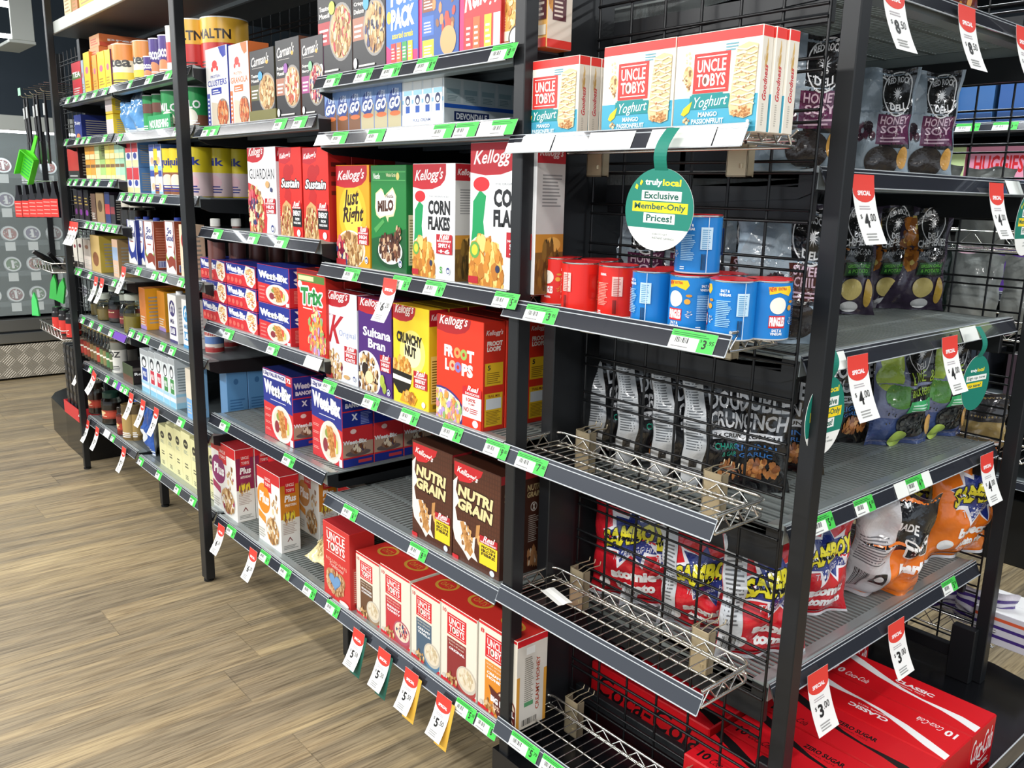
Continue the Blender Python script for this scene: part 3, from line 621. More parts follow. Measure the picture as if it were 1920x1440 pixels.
def a_trix():
    a = Art(1, 1, '#d93024'); a.r(0, 0.955, 1, 1, '#7c1a20'); a.r(0.02, 0.86, 0.98, 0.945, '#57803c'); a.r(0.05, 0.875, 0.6, 0.93, '#d8d0a0'); a.e(0.10, 0.82, 0.08, 0.045, '#efe8e0')
    a.to('Trix', 0.12, 0.60, 0.90, 0.80, '#2c8a44', '#ffffff', 0.03, 0.05, 0.05, slope=0.02)
    a.lines(0.2, 0.54, 0.9, 0.57, 1, '#ffe9e0'); pass
    a.food(0.64, 0.40, 0.24, 0.16, LOOPS+['#d64b6a'], 34, 0.06); a.e(0.72, 0.14, 0.34, 0.15, '#c4303a'); a.food(0.70, 0.18, 0.32, 0.15, LOOPS+['#e06a6a'], 70, 0.055); return a
def a_weet(kind='s'):
    a = Art(1, 1, '#cf2f35'); B = '#20308c'
    if kind == 's':
        a.p([(0, 1), (1, 1), (1, 0.62), (0, 0.45)], B); a.t('Weet-Bix', 0.02, 0.58, 0.62, 0.90, '#f4f4f4', 0.07, slope=-0.10); a.lines(0.12, 0.50, 0.56, 0.56, 1, '#e8e8f4')
        a.p([(0.70, 1.0), (0.98, 0.90), (1.0, 0.30), (0.88, 0.0), (0.72, 0.10), (0.62, 0.6)], '#efe6d6'); a.food(0.82, 0.50, 0.13, 0.38, ['#c98a48', '#d9a262', '#e8c27a', '#b3452e'], 30, 0.05)
        for i in range(4): a.e(0.08+0.14*i, 0.26-0.02*i, 0.05, 0.12, '#e2685c')
    else:
        y = 0.62
        a.p([(0, 1), (1, 1), (1, 0.46), (0, 0.52)], B)
        if kind == 'l': a.r(0, 0.885, 0.82, 0.985, '#eceaf2'); a.t('1.2kg VALUE PACK', 0.02, 0.90, 0.78, 0.97, '#1c2c7c', 0.05); a.r(0.80, 0.86, 0.99, 0.995, '#cf2f35'); a.t('72', 0.83, 0.905, 0.96, 0.975, '#ffffff', 0.05)
        a.t('Weet-Bix', 0.03, y+0.01, 0.97, y+0.21, '#f6f6f6', 0.08, slope=-0.04); a.lines(0.25, 0.57, 0.8, 0.59, 1, '#e8e8f4')
        a.e(0.62, 0.26, 0.36, 0.27, '#ece5d6'); a.e(0.62, 0.26, 0.30, 0.22, '#ddd2bd'); a.e(0.52, 0.36, 0.08, 0.06, '#8a9a4a'); a.e(0.45, 0.20, 0.08, 0.09, '#8a2f3c')
        a.p([(0.48, 0.46), (0.70, 0.45), (0.78, 0.10), (0.62, 0.06)], '#c98a48'); a.food(0.63, 0.27, 0.10, 0.18, ['#b87838', '#d9a262', '#a8662c'], 34, 0.03); a.p([(0.72, 0.42), (0.80, 0.38), (0.82, 0.20), (0.76, 0.22)], '#d4573c'); a.p([(0.82, 0.34), (0.86, 0.3), (0.86, 0.16), (0.80, 0.14)], '#cdd06a')
        for i in range(4): a.lines(0.05, 0.40-0.10*i, 0.26, 0.44-0.10*i, 2, '#f0a49a')
        a.r(0.9, 0.0, 1, 0.1, '#dfe3ef')
    return a
def a_weet_side(kind='m'):
    a = Art(1, 1, '#cf2f35', 5); a.r(0, 0.50, 1, 1, '#20308c')
    if kind == 'm': a.t('Weet', 0.1, 0.80, 0.98, 0.93, '#f4f4f4', 0.06); a.t('OVER', 0.1, 0.66, 0.98, 0.76, '#f4f4f4', 0.05); a.t('WEET', 0.1, 0.53, 0.98, 0.63, '#f4f4f4', 0.05); a.lines(0.1, 0.1, 0.9, 0.44, 9, '#e88a80')
    else:
        a.t('Weet-Bix', 0.05, 0.83, 0.95, 0.92, '#d8d8e8', 0.06); a.t('BANOFFEE', 0.1, 0.74, 0.9, 0.80, '#e8e8f4', 0.05); a.r(0, 0.69, 1, 0.705, '#cf2f35'); a.t('x', 0.3, 0.58, 0.5, 0.66, '#dfe3ef', 0.02); a.lines(0.6, 0.52, 0.95, 0.68, 8, '#8a96cf'); a.e(0.35, 0.44, 0.1, 0.03, '#f2d0cc')
        a.r(0, 0.12, 1, 0.30, '#b89a84'); a.t('Weet-Bix', 0.0, 0.28, 0.8, 0.335, '#f4f4f4', 0.05); a.e(0.5, 0.16, 0.42, 0.04, '#6a5a58'); a.e(0.5, 0.20, 0.26, 0.05, '#8c6a58'); a.food(0.5, 0.225, 0.22, 0.035, ['#d9b48a', '#7a4a30', '#efe0c6', '#3a4468'], 24, 0.05); a.r(0, 0, 1, 0.10, '#20308c'); a.r(0.5, 0.03, 0.95, 0.07, '#c94048')
    return a
def a_plus(c, pc):
    a = Art(1, 1, '#eeece6'); a.r(0, 0.86, 1, 1, RED); a.r(0.32, 0.72, 0.64, 0.93, RED); a.t('UNCLE', 0.36, 0.84, 0.60, 0.89, '#f8e0dc', 0.02); a.t('TOBYS', 0.36, 0.77, 0.60, 0.82, '#f8e0dc', 0.02)
    a.e(0.28, 0.60, 0.29, 0.20, c); a.t('Plus', 0.08, 0.53, 0.52, 0.68, '#fdfdfd', 0.04, 0.1); a.r(0.32, 0.76, 0.64, 0.93, RED); a.t('UNCLE', 0.36, 0.86, 0.60, 0.905, '#f8e0dc', 0.02); a.t('TOBYS', 0.36, 0.79, 0.60, 0.835, '#f8e0dc', 0.02)
    a.food(0.78, 0.58, 0.12, 0.18, OATS+[pc], 9, 0.05); a.p([(0.02, 0.42), (0.34, 0.36), (0.34, 0.26), (0.02, 0.32)], pc); a.bowl(0.64, 0.22, 0.30, 0.19, '#dcd8d2', '#c9a06a', OATS+[pc, '#f2eee6'], 90, 0.05); a.lines(0.04, 0.06, 0.3, 0.2, 4, '#b8b4ac'); return a
def a_plus_side(c, txt):
    a = Art(1, 1, '#e6e4de', 7); a.r(0, 0.44, 1, 1, c); a.r(0, 0.88, 1, 1, RED); a.r(0.25, 0.77, 0.8, 0.93, RED); a.t('UNCLE', 0.32, 0.86, 0.74, 0.9, '#f8e0dc', 0.02); a.t('TOBYS', 0.32, 0.79, 0.74, 0.83, '#f8e0dc', 0.02)
    a.t('Plus', 0.22, 0.66, 0.84, 0.75, '#fdfdfd', 0.04, 0.1); a.t(txt, 0.24, 0.60, 0.84, 0.635, '#fdf4ec', 0.03); a.food(0.5, 0.46, 0.34, 0.05, ['#e8d23a', '#c9a06a', '#8a5a3a'], 16, 0.08)
    a.lines(0.1, 0.24, 0.9, 0.40, 7, '#b8a8a0'); a.p([(0.3, 0.14), (0.45, 0.20), (0.6, 0.14), (0.55, 0.14), (0.45, 0.18), (0.35, 0.14)], '#7a2a2a'); a.lines(0.1, 0.04, 0.9, 0.1, 3, '#9a9a96'); return a
def tobys(a, x0, y0, x1, y1, c=RED):
    a.r(x0, y0, x1, y1, c); h = y1-y0; w = x1-x0
    a.r(x0+0.08*w, y1-0.10*h, x1-0.08*w, y1-0.075*h, '#fbeee8'); a.r(x0+0.08*w, y0+0.075*h, x1-0.08*w, y0+0.10*h, '#fbeee8')
    a.t('UNCLE', x0+0.10*w, y0+0.52*h, x1-0.10*w, y0+0.84*h, '#fff8f2', 0.02); a.t('TOBYS', x0+0.10*w, y0+0.16*h, x1-0.10*w, y0+0.48*h, '#fff8f2', 0.02)
    a.e(x0+0.345*w, y0+0.32*h, 0.085*w, 0.15*h, '#f4e8dc'); a.e(x0+0.345*w, y0+0.31*h, 0.045*w, 0.09*h, '#7a4a3a')
def a_oats():
    a = Art(1, 1, '#cf3230'); tobys(a, 0.06, 0.60, 0.92, 0.96, '#cf3230'); a.t('ROLLED OATS', 0.10, 0.50, 0.90, 0.54, '#f0c8b0', 0.0, slope=-0.02); a.t('Traditional', 0.24, 0.44, 0.78, 0.49, '#f4dcd0', 0.0, 0.35, slope=-0.02)
    hp = lambda k, cy: [(0.46+k*0.40*(16*math.sin(t)**3)/17, cy+k*0.20*(13*math.cos(t)-5*math.cos(2*t)-2*math.cos(3*t)-math.cos(4*t))/16) for t in [6.283*i/36 for i in range(36)]]
    a.p(hp(1.0, 0.26), '#c08a5c'); a.food(0.46, 0.25, 0.34, 0.15, ['#d0a074', '#a8744a', '#dcb68e'], 120, 0.045); a.p(hp(0.6, 0.27), '#5c86b4'); a.p(hp(0.52, 0.27), '#6f9ac8'); a.e(0.8, 0.05, 0.18, 0.03, '#f4e0dc'); return a
def a_sachet(sub, c, pc, bowlc='#c8bfae', cols=None, num='10'):
    a = Art(1, 1, '#e8dfce'); a.r(0, 0.97, 1, 1, RED); a.r(0, 0, 1, 0.05, RED); a.r(0.18, 0.0, 0.72, 0.60, c); tobys(a, 0.18, 0.63, 0.72, 0.90, RED); a.r(0, 0.0, 0.45, 0.045, RED)
    a.t(num, 0.05, 0.88, 0.15, 0.93, RED, 0.02); a.t('QUICK SACHETS', 0.22, 0.555, 0.68, 0.58, '#f4ead8', 0.0); a.t('Ready in 90 seconds', 0.24, 0.51, 0.66, 0.54, '#f4ead8', 0.0, 0.3)
    s = sub.split('|'); n = len(s)
    for i, q in enumerate(s): a.t(q, 0.24, 0.455-0.05*i, 0.68, 0.488-0.05*i, '#ffffff', 0.03)
    a.e(0.74, 0.17, 0.30, 0.18, pc); a.e(0.74, 0.20, 0.28, 0.16, bowlc); a.e(0.74, 0.21, 0.24, 0.13, '#e4d6bd'); a.food(0.74, 0.22, 0.18, 0.09, cols or ['#d8c6a6', '#cdb892', '#eee2ca'], 26, 0.035); a.food(0.30, 0.10, 0.18, 0.06, OATS, 14, 0.04); a.e(0.10, 0.08, 0.05, 0.03, '#cfc8bc'); return a
def a_honey_side():
    a = Art(1, 1, '#dcd6cc', 9); a.r(0, 0.93, 1, 1, RED); a.r(0, 0, 0.1, 0.6, '#d99a3a'); a.r(0.9, 0, 1, 0.6, '#d99a3a'); a.r(0.3, 0.82, 0.58, 0.90, '#f2f2ee'); a.lines(0.26, 0.30, 0.56, 0.80, 22, '#8a8478'); a.r(0.26, 0.24, 0.56, 0.29, '#5a9a6a'); a.t('CREAMY HONEY', 0.64, 0.16, 0.76, 0.76, '#b4482c', 0.02, rot=90); a.bars(0.2, 0.03, 0.7, 0.10, '#33302c'); return a
def a_nutri():
    a = Art(1, 1, '#4a2618'); a.L += 1
    for i in range(18):
        for j in range(22): a._p([(i/18+0.008, j/22+0.006), (i/18+0.046, j/22+0.006), (i/18+0.046, j/22+0.038), (i/18+0.008, j/22+0.038)], '#542c1c', False)
    a.p([(0.02, 0.98), (0.02, 0.86), (0.14, 0.80), (0.36, 0.82), (0.60, 0.92), (0.64, 0.98)], '#c9252c'); a.t("Kellogg's", 0.08, 0.85, 0.54, 0.93, '#f6e8e4', 0.03, 0.35, slope=-0.04)
    for q, y in (('NUTRI', 0.64), ('GRAIN', 0.51)): a.to(q, 0.10, y+0.005, 0.86, y+0.12, '#e8d29a', '#2a130c', 0.016, 0.05, 0.12, slope=-0.02)
    a.p([(0, 0.78), (0.10, 0.84), (0.06, 0.70), (0.14, 0.60), (0.05, 0.52), (0.1, 0.4), (0.28, 0.42), (0.40, 0.28), (0.5, 0.32), (0.48, 0.16), (0.56, 0.08), (0.42, 0.10), (0.36, 0.05), (0.24, 0.12), (0.05, 0.2), (0, 0.3)], '#ece4da')
    a.p([(0.16, 0.40), (0.24, 0.42), (0.46, 0.16), (0.40, 0.10), (0.30, 0.14)], '#c08a50'); a.p([(0.52, 0.44), (0.60, 0.46), (0.58, 0.34), (0.50, 0.30)], '#c08a50'); a.food(0.32, 0.26, 0.12, 0.12, ['#b07a40', '#d4a468', '#8f5e30'], 24, 0.03); a.food(0.62, 0.26, 0.05, 0.08, ['#b07a40', '#d4a468'], 8, 0.05)
    real(a, 0.60, 0.97, 0.37, []); a.r(0.60, 0.09, 0.97, 0.295, '#f0d22c')
    for i, q in enumerate(('PROTEIN', 'IRON', 'FIBRE')): a.t(q, 0.64, 0.25-0.035*i, 0.93, 0.28-0.035*i, '#2a1a10', 0.04)
    a.e(0.87, 0.045, 0.05, 0.03, '#d8dced'); a.r(0, 0, 0.14, 0.045, '#c9252c'); return a
def a_nutri_side():
    a = Art(1, 1, '#3d1f15', 11); a.r(0, 0.92, 0.9, 1, '#9c2228'); a.t('NUTRI', 0.16, 0.80, 0.84, 0.86, '#a8946a', 0.03, 0.12); a.t('GRAIN', 0.16, 0.735, 0.84, 0.79, '#a8946a', 0.03, 0.12)
    a.e(0.5, 0.64, 0.16, 0.045, '#b8b0a8'); a.e(0.5, 0.64, 0.13, 0.037, '#3d1f15'); a.t('x', 0.43, 0.61, 0.57, 0.67, '#b8b0a8', 0.03); a.lines(0.25, 0.30, 0.75, 0.57, 14, '#9a8f86', 0.4, 0.4); a.food(0.5, 0.14, 0.3, 0.08, ['#a07048', '#c8b49c'], 14, 0.09); return a
def a_carman(band, t1, t2, c2, cols, base='#1d1b1e', dot='#b6cf4a'):
    a = Art(1, 1, base); a.t("Carman's", 0.06, 0.80, 0.80, 0.93, '#f0ece6', 0.01, 0.3, slope=0.03); a.e(0.72, 0.82, 0.05, 0.025, '#e0a23a'); a.lines(0.1, 0.76, 0.62, 0.775, 1, '#b8b2aa')
    a.t(t1, 0.05, 0.64, 0.36, 0.685, '#f0ece6', 0.02); a.t(t2, 0.05, 0.575, 0.36, 0.62, '#f0ece6', 0.02); a.r(0, 0.33, 0.46, 0.54, band); a.lines(0.05, 0.36, 0.34, 0.50, 3, '#f4e4dc')
    a.e(0.70, 0.42, 0.36, 0.26, '#8e8a86'); a.e(0.70, 0.42, 0.33, 0.235, '#bfa27a'); a.food(0.70, 0.42, 0.28, 0.20, cols, 90, 0.055); a.e(0.45, 0.65, 0.09, 0.06, dot); a.e(0.09, 0.12, 0.06, 0.05, '#e8e8e8'); a.lines(0.2, 0.08, 0.8, 0.12, 1, '#d8d4cc'); return a
def a_clusters(c, name, oc='#2a3a9c'):
    a = Art(1, 1, '#e6e4e0'); a.p([(0.62, 1), (0.96, 1), (0.96, 0.88), (0.82, 0.86), (0.70, 0.92)], c); a.e(0.42, 0.80, 0.12, 0.05, '#d23a34'); a.e(0.30, 0.745, 0.05, 0.03, '#d23a34'); a.e(0.54, 0.745, 0.05, 0.03, '#d23a34')
    a.t('PROTEIN', 0.22, 0.635, 0.66, 0.67, c, 0.01); a.t(name, 0.06, 0.535, 0.95, 0.61, c, 0.02); a.r(0.22, 0.43, 0.70, 0.51, c); a.lines(0.28, 0.445, 0.64, 0.50, 2, '#eeeef6'); a.r(0.0, 0.02, 0.14, 0.45, c); a.lines(0.03, 0.06, 0.11, 0.42, 7, '#eeeef6')
    a.p([(0.2, 0.34), (1, 0.28), (1, 0.02), (0.2, 0.02)], '#cfc2ac'); a.e(0.72, 0.20, 0.28, 0.17, '#8a8682'); a.food(0.73, 0.19, 0.23, 0.14, ['#c0623a', '#a84a2c', '#d98a54', '#e0a878'], 70, 0.05); return a
def a_utbar():
    a = Art(1, 1, '#f1ece0'); a.r(0, 0.90, 1, 1, '#e23a35'); a.r(0, 0, 1, 0.365, '#45a3bf'); a.e(0.16, 0.60, 0.06, 0.09, '#dcbc84'); a.food(0.15, 0.55, 0.05, 0.12, OATS, 20, 0.025); a.food(0.15, 0.76, 0.06, 0.07, ['#dcc6a0'], 5, 0.02); a.lines(0.60, 0.80, 0.76, 0.885, 3, '#6aa2b0')
    a.r(0.22, 0.365, 0.60, 0.40, '#17888a'); a.r(0.20, 0.245, 0.68, 0.385, '#17888a'); tobys(a, 0.23, 0.405, 0.66, 0.80, '#dc3833')
    a.t('Yoghurt', 0.26, 0.235, 0.66, 0.375, '#ffffff', 0.0, 0.35, slope=0.02); a.p([(0.10, 0.20), (0.14, 0.18), (0.20, 0.22), (0.235, 0.33), (0.19, 0.30), (0.13, 0.26)], '#f2c51f'); a.food(0.16, 0.13, 0.05, 0.03, OATS, 8, 0.02)
    a.t('MANGO', 0.32, 0.165, 0.55, 0.215, '#e8f6fa', 0.03); a.t('PASSIONFRUIT', 0.24, 0.095, 0.63, 0.148, '#e8f6fa', 0.03); a.lines(0.24, 0.02, 0.60, 0.07, 2, '#9ad0de'); a.lines(0.78, 0.05, 0.82, 0.09, 2, '#c8e8f0')
    a.p([(0.74, 0.82), (0.86, 0.86), (0.97, 0.83), (0.965, 0.40), (0.955, 0.16), (0.86, 0.13), (0.70, 0.17), (0.68, 0.26), (0.71, 0.55)], '#d9c294'); a.food(0.83, 0.20, 0.11, 0.055, ['#b87f48', '#a56c38', '#d49c64'], 40, 0.02)
    for i in range(13): y = 0.25+i*0.044; x0 = 0.70+0.03*i/13; w = 0.006*(i % 3); a.p([(x0, y), (x0+0.09, y+0.030-w), (0.90, y-0.004), (0.97, y+0.018), (0.968, y+0.036), (0.90, y+0.014), (x0+0.09, y+0.048), (x0, y+0.016+w)] if i % 2 else [(x0+0.01, y+0.02), (x0+0.12, y), (0.93, y+0.026), (0.97, y+0.008), (0.972, y+0.024), (0.93, y+0.042), (x0+0.12, y+0.018), (x0+0.005, y+0.036)], '#efe3bd')
    a.food(0.83, 0.52, 0.10, 0.26, ['#c9986a', '#b5734e', '#e0c494'], 22, 0.014); return a
def a_utbar_side():
    a = Art(1, 1, '#e3dccf', 13); a.r(0, 0.90, 1, 1, '#e23a35'); a.food(0.5, 0.74, 0.28, 0.12, ['#d9b678', '#c9a25e'], 7, 0.07); a.t('Goodness', 0.28, 0.30, 0.68, 0.64, '#c9303c', 0.02, 0.3, rot=90); a.lines(0.34, 0.06, 0.56, 0.28, 10, '#b8b2a6'); return a
def a_funpack():
    a = Art(1, 1, '#2d6fc4'); a.p([(0, 0), (0, 0.24), (0.2, 0.18), (1, 0.16), (1, 0)], '#d11f6e'); a.food(0.3, 0.92, 0.3, 0.08, ['#b5402e', '#d98a54', '#e8c060'], 14, 0.06); a.e(0.38, 0.93, 0.12, 0.09, '#c9302c'); a.t('6', 0.33, 0.88, 0.43, 0.98, '#ffffff', 0.05)
    a.t('FUN', 0.16, 0.60, 0.84, 0.82, '#ffffff', 0.06, 0.05, slope=0.02); a.t('PACK', 0.16, 0.38, 0.90, 0.58, '#ffffff', 0.06, 0.05, slope=0.02); a.t('assorted cereals', 0.2, 0.29, 0.86, 0.35, '#f2dc3c', 0.02)
    a.e(0.1, 0.5, 0.07, 0.06, '#f2c83c')
    for x, c in ((0.16, '#c9302c'), (0.34, '#d9722c'), (0.52, '#3a9a4a'), (0.70, '#e8cf2a')): a.r(x, 0.07, x+0.15, 0.25, c); a.lines(x+0.02, 0.1, x+0.12, 0.22, 4, '#f6f0e0')
    return a
def a_variety():
    a = Art(1, 1, '#22529c'); a.r(0, 0, 0.06, 1, '#d11f6e')
    for i in range(4): a.r(0.08, 0.05+0.23*i, 0.38, 0.24+0.23*i, ['#e8cf2a', '#3a6ac0', '#8a4a2c', '#c9302c'][i]); a.lines(0.12, 0.08+0.23*i, 0.34, 0.2+0.23*i, 4, '#f4ecd8')
    a.food(0.66, 0.6, 0.28, 0.4, ['#b5402e', '#d98a54', '#8a5a3a'], 22, 0.08); a.e(0.75, 0.2, 0.2, 0.14, '#c9a06a'); return a
def a_kbox():
    a = Art(1, 1, '#c9252c'); a.r(0, 0, 0.1, 1, '#d11f6e'); a.t('Kellogg', 0.12, 0.40, 1.0, 0.86, '#f6f2f0', 0.03, 0.35, slope=0.10); a.r(0.1, 0, 1, 0.05, '#2461b0')
    for x, c in ((0.14, '#c9302c'), (0.34, '#b8642c'), (0.62, '#e8cf2a'), (0.84, '#e8e8ee')): a.r(x, 0.06, x+0.17, 0.40, c); a.lines(x+0.03, 0.12, x+0.14, 0.34, 4, '#f4ecd8')
    return a
def a_orange():
    a = Art(1, 1, '#e9b25c'); a.food(0.5, 0.6, 0.48, 0.4, ['#d99a48', '#eec27a', '#c07f38', '#f2d8a0'], 90, 0.06); a.r(0, 0.13, 1, 0.24, '#f0e4cc'); a.r(0, 0, 1, 0.10, '#dc3a30'); a.e(0.35, 0.16, 0.18, 0.13, '#2a2a2c'); a.e(0.35, 0.16, 0.15, 0.11, '#efe8da'); a.r(0.72, 0.3, 1, 0.62, '#5a2a30'); a.lines(0.76, 0.34, 0.96, 0.58, 4, '#e8d8c8'); return a
def a_orange_side():
    a = Art(1, 1, '#e2d6c4', 4); a.food(0.2, 0.7, 0.2, 0.3, ['#d99a48', '#c07f38'], 30, 0.1); a.r(0, 0, 1, 0.09, '#dc3a30'); a.r(0.2, 0.3, 0.75, 0.62, '#5a2a30'); a.lines(0.26, 0.34, 0.7, 0.58, 5, '#e8d8c8'); return a
def a_upgo(c='#7a5238'):
    a = Art(1, 1, '#6f8fc4'); a.p([(0, 0.46), (0.3, 0.40), (1, 0.6), (1, 0), (0, 0)], c); a.e(0.5, 0.60, 0.44, 0.24, '#20408c'); a.t('UP&', 0.34, 0.70, 0.86, 0.84, '#c8d4ec', 0.03, 0.2); a.t('GO', 0.10, 0.46, 0.92, 0.68, '#f4f6fa', 0.05, 0.2, slope=0.04); a.e(0.55, 0.36, 0.40, 0.05, '#d9723c'); a.r(0, 0.93, 1, 1, '#a8b4cc'); return a
def a_devon():
    a = Art(1, 1, '#dfe8ef'); a.r(0, 0.55, 1, 0.63, '#8cc0dc')
    for i in range(4): x = 0.04+0.245*i; a.r(x, 0.3, x+0.2, 1.0, '#eef2f4'); a.r(x, 0.72, x+0.2, 0.82, '#9ccbe2'); a.e(x+0.1, 0.62, 0.06, 0.10, '#1c2c5c'); a.e(x+0.1, 0.60, 0.035, 0.055, '#eef2f4'); a.r(x+0.05, 0.36, x+0.15, 0.50, '#2458b4')
    a.r(0, 0.0, 1, 0.08, '#2458b4'); a.r(0, 0.08, 1, 0.32, '#e8ecf0'); a.t('FULL CREAM', 0.28, 0.17, 0.7, 0.23, '#24407c', 0.02); return a
def a_devon_side():
    a = Art(1, 1, '#c6cfd2', 6)
    for i in range(6): a.r(0.01+0.165*i, 0.52, 0.15+0.165*i, 0.98, '#b4c4c8'); a.r(0.02+0.165*i, 0.7, 0.14+0.165*i, 0.8, '#8fa8b0'); a.lines(0.03+0.165*i, 0.56, 0.13+0.165*i, 0.68, 4, '#7a9096')
    a.r(0, 0.42, 1, 0.50, '#2458b4'); a.r(0, 0.0, 1, 0.08, '#2458b4'); a.r(0.09, 0.17, 0.42, 0.36, '#1c2c5c'); a.t('DEVONDALE', 0.11, 0.20, 0.40, 0.33, '#e8ecf0', 0.03); a.t('FULL CREAM', 0.62, 0.12, 0.96, 0.22, '#3a4c7c', 0.02); return a
# --- far groceries: simple but recognisable prints
def a_simple(base, bands=(), word=None, wc='#ffffff', wy=(0.6, 0.75), food=None, seed=1, sh=0.0, lines=None, ell=None):
    a = Art(1, 1, base, seed)
    for y0, y1, c in bands: a.r(0, y0, 1, y1, c)
    if ell: a.e(*ell)
    if food: a.food(food[0], food[1], food[2], food[3], food[4], food[5], food[6])
    if word: a.t(word, 0.08, wy[0], 0.92, wy[1], wc, 0.03, sh)
    if lines: a.lines(0.12, lines[0], 0.88, lines[1], lines[2], lines[3])
    return a
# ================================================================== goods on the shelves
def put(me, name, loc, rz=0.0, label=None, cat=None, group=None, rot=None):
    o = link(name, me, None, loc, rot if rot is not None else (0, 0, rz)); return tag(o, label, cat, group)
def place(name, cat, key, u0, u1, vb, vt, label, front=None, side=None, top=None, y=0.068, d=0.065, rows=1, group=None, z=None, base=None, topc=None, backc=None, gap=0.003, vt_u=None, rz=0.0, h=None):
    zs = (SH[key][3] if key in SH else E[key] if key in E else 0) if z is None else z
    x0 = PY(u0, vb, y).x; x1 = PY(u1, vb, y).x; w = x1-x0
    if h is None: h = PY(vt_u or u0, vt, y).z-zs
    me = carton_mesh(name, w-0.001, h, d, front, side, top, base or (front.base if front else '#cccccc'), topc, None, backc)
    for r in range(rows):
        lab = label if r == 0 else label_behind(label, r)
        put(me, name, ((x0+x1)/2, y+d/2+r*(d+gap), zs), rz, lab, cat, group if rows > 1 or group else None)
    return (x0, x1, zs, h)
ORD = ['', 'second', 'third', 'fourth', 'fifth', 'sixth', 'seventh']
def label_behind(l, r):
    w = [q for q in l.replace(',', '').split() if q not in ('the',)]; pre = ('one right behind the' if r == 1 else ORD[r]+' one behind the').split()
    return ' '.join(pre+w)[:400] if len(pre+w) <= 16 else ' '.join((pre+w)[:16])
CB = 'cereal_box'; G4 = 'breakfast cartons of the fourth bay'
place(CB, 'box', '4c', 633, 694, 505, 310, 'orange fruit cereal carton with a red corner, left of the green carton', a_just(), sideinfo('#d99a17', "Kellogg's", '#e8b84a'), rows=2, d=0.06, topc='#9c1f26', group='orange fruit cereal cartons')
place(CB, 'box', '4c', 697, 762, 512, 310, 'green chocolate cereal carton between the orange and the white cartons', a_milo(), sideinfo('#1c7034', None, '#d9d4a8', '#8a8a5a'), rows=2, d=0.065, topc='#1e7a36', group='green chocolate cereal cartons')
place(CB, 'box', '4c', 774, 852, 519, 307, 'smaller white corn flakes carton with a green panel, right of the green one', a_corn(), a_corn_side(), rows=2, d=0.075, topc='#9c1f26', group='small corn flakes cartons', y=0.062)
place(CB, 'box', '4c', 879, 1001, 532, 268, 'tall white corn flakes carton with a green panel, against the front post', a_corn(), a_corn_side(), rows=1, d=0.085, topc='#7c1a22', group=None, y=0.055)
place(CB, 'box', '4d', 613, 671, 722, 543, 'pale cereal carton with a large red letter K', a_speck(), sideinfo('#d3d8e4', "Kellogg's", '#e8ecf4', '#9098b0'), rows=2, d=0.055, topc='#8c2028', group='pale cereal cartons', y=0.045)
place(CB, 'box', '4d', 674, 735, 746, 556, 'purple bran cereal carton beside the yellow carton', a_sultana(), sideinfo('#43206a', "Kellogg's", '#5a3284', '#c8b8dc'), rows=2, d=0.055, topc='#6a1c34', group='purple bran cartons', y=0.045)
place(CB, 'box', '4d', 738, 804, 772, 568, 'yellow nut cereal carton beside the red loops carton', a_crunchy(), sideinfo('#e2c024', "Kellogg's", '#f0dc70', '#7a6a20'), rows=3, d=0.06, topc='#d9a81f', group='yellow nut cereal cartons', y=0.042)
place(CB, 'box', '4d', 818, 904, 806, 587, 'bright red fruit loops carton at the right end of its shelf', a_froot(), a_froot_side(), rows=5, d=0.068, topc='#b8281c', group='red fruit loops cartons', y=0.04)
place(CB, 'box', '4e', 773, 847, 1028, 823, 'brown grain cereal carton, the left one of the front pair', a_nutri(), a_nutri_side(), rows=4, d=0.07, topc='#3a1c12', group='left column of brown grain cereal cartons', y=0.045)
place(CB, 'box', '4e', 848, 936, 1070, 857, 'brown grain cereal carton, the right one of the front pair', a_nutri(), a_nutri_side(), rows=5, d=0.07, topc='#3a1c12', group='right column of brown grain cereal cartons', y=0.045)
OB = 'oatmeal_box'; rt = '#c9302a'
def goldtop():
    a = Art(1, 1, rt); a.e(0.5, 0.5, 0.28, 0.22, '#c9963a'); a.e(0.5, 0.5, 0.22, 0.16, rt); a.t('OATS', 0.34, 0.42, 0.66, 0.56, '#c9963a', 0.0); a.lines(0.1, 0.82, 0.9, 0.9, 1, '#a8262a'); return a
place(OB, 'box', '4f', 609, 657, 1134, 976, 'tall red rolled oats carton with a blue heart, turned slightly', a_oats(), sideinfo('#c22c2a', None, '#cf4a42', '#f0c8b8'), d=0.09, topc='#a8262a', y=0.03, rows=1)
place(OB, 'box', '4f', 669, 712, 1160, 1033, 'brown sugar oat sachet carton, leftmost of the five sachet cartons', a_sachet('BROWN SUGAR|& CINNAMON', '#6a4a32', '#9a7a5a'), sideinfo('#e2dccf', None, '#d4c8b4', '#8a7a66'), goldtop(), d=0.15, y=0.045, rows=2, group='brown sugar oat cartons')
place(OB, 'box', '4f', 714, 769, 1198, 1056, 'berry oat sachet carton with a red label', a_sachet('BERRY|VARIETY', '#c4323c', '#b0464e', '#b3566a', BERRY+['#eee2ca']), sideinfo('#e2dccf', None, '#d4c8b4', '#8a7a66'), goldtop(), d=0.15, y=0.04, rows=2, group='berry oat cartons')
place(OB, 'box', '4f', 771, 825, 1240, 1094, 'creamy vanilla oat sachet carton with a blue-grey label', a_sachet('CREAMY|VANILLA', '#4c6276', '#5a7f9c'), sideinfo('#e2dccf', None, '#d4c8b4', '#8a7a66'), goldtop(), d=0.15, y=0.036, rows=2, group='vanilla oat cartons')
place(OB, 'box', '4f', 826, 893, 1288, 1122, 'original oat sachet carton with a dark red label', a_sachet('ORIGINAL', '#8c2a2c', '#a8423c'), sideinfo('#e2dccf', None, '#d4c8b4', '#8a7a66'), goldtop(), d=0.15, y=0.034, rows=2, group='original oat cartons')
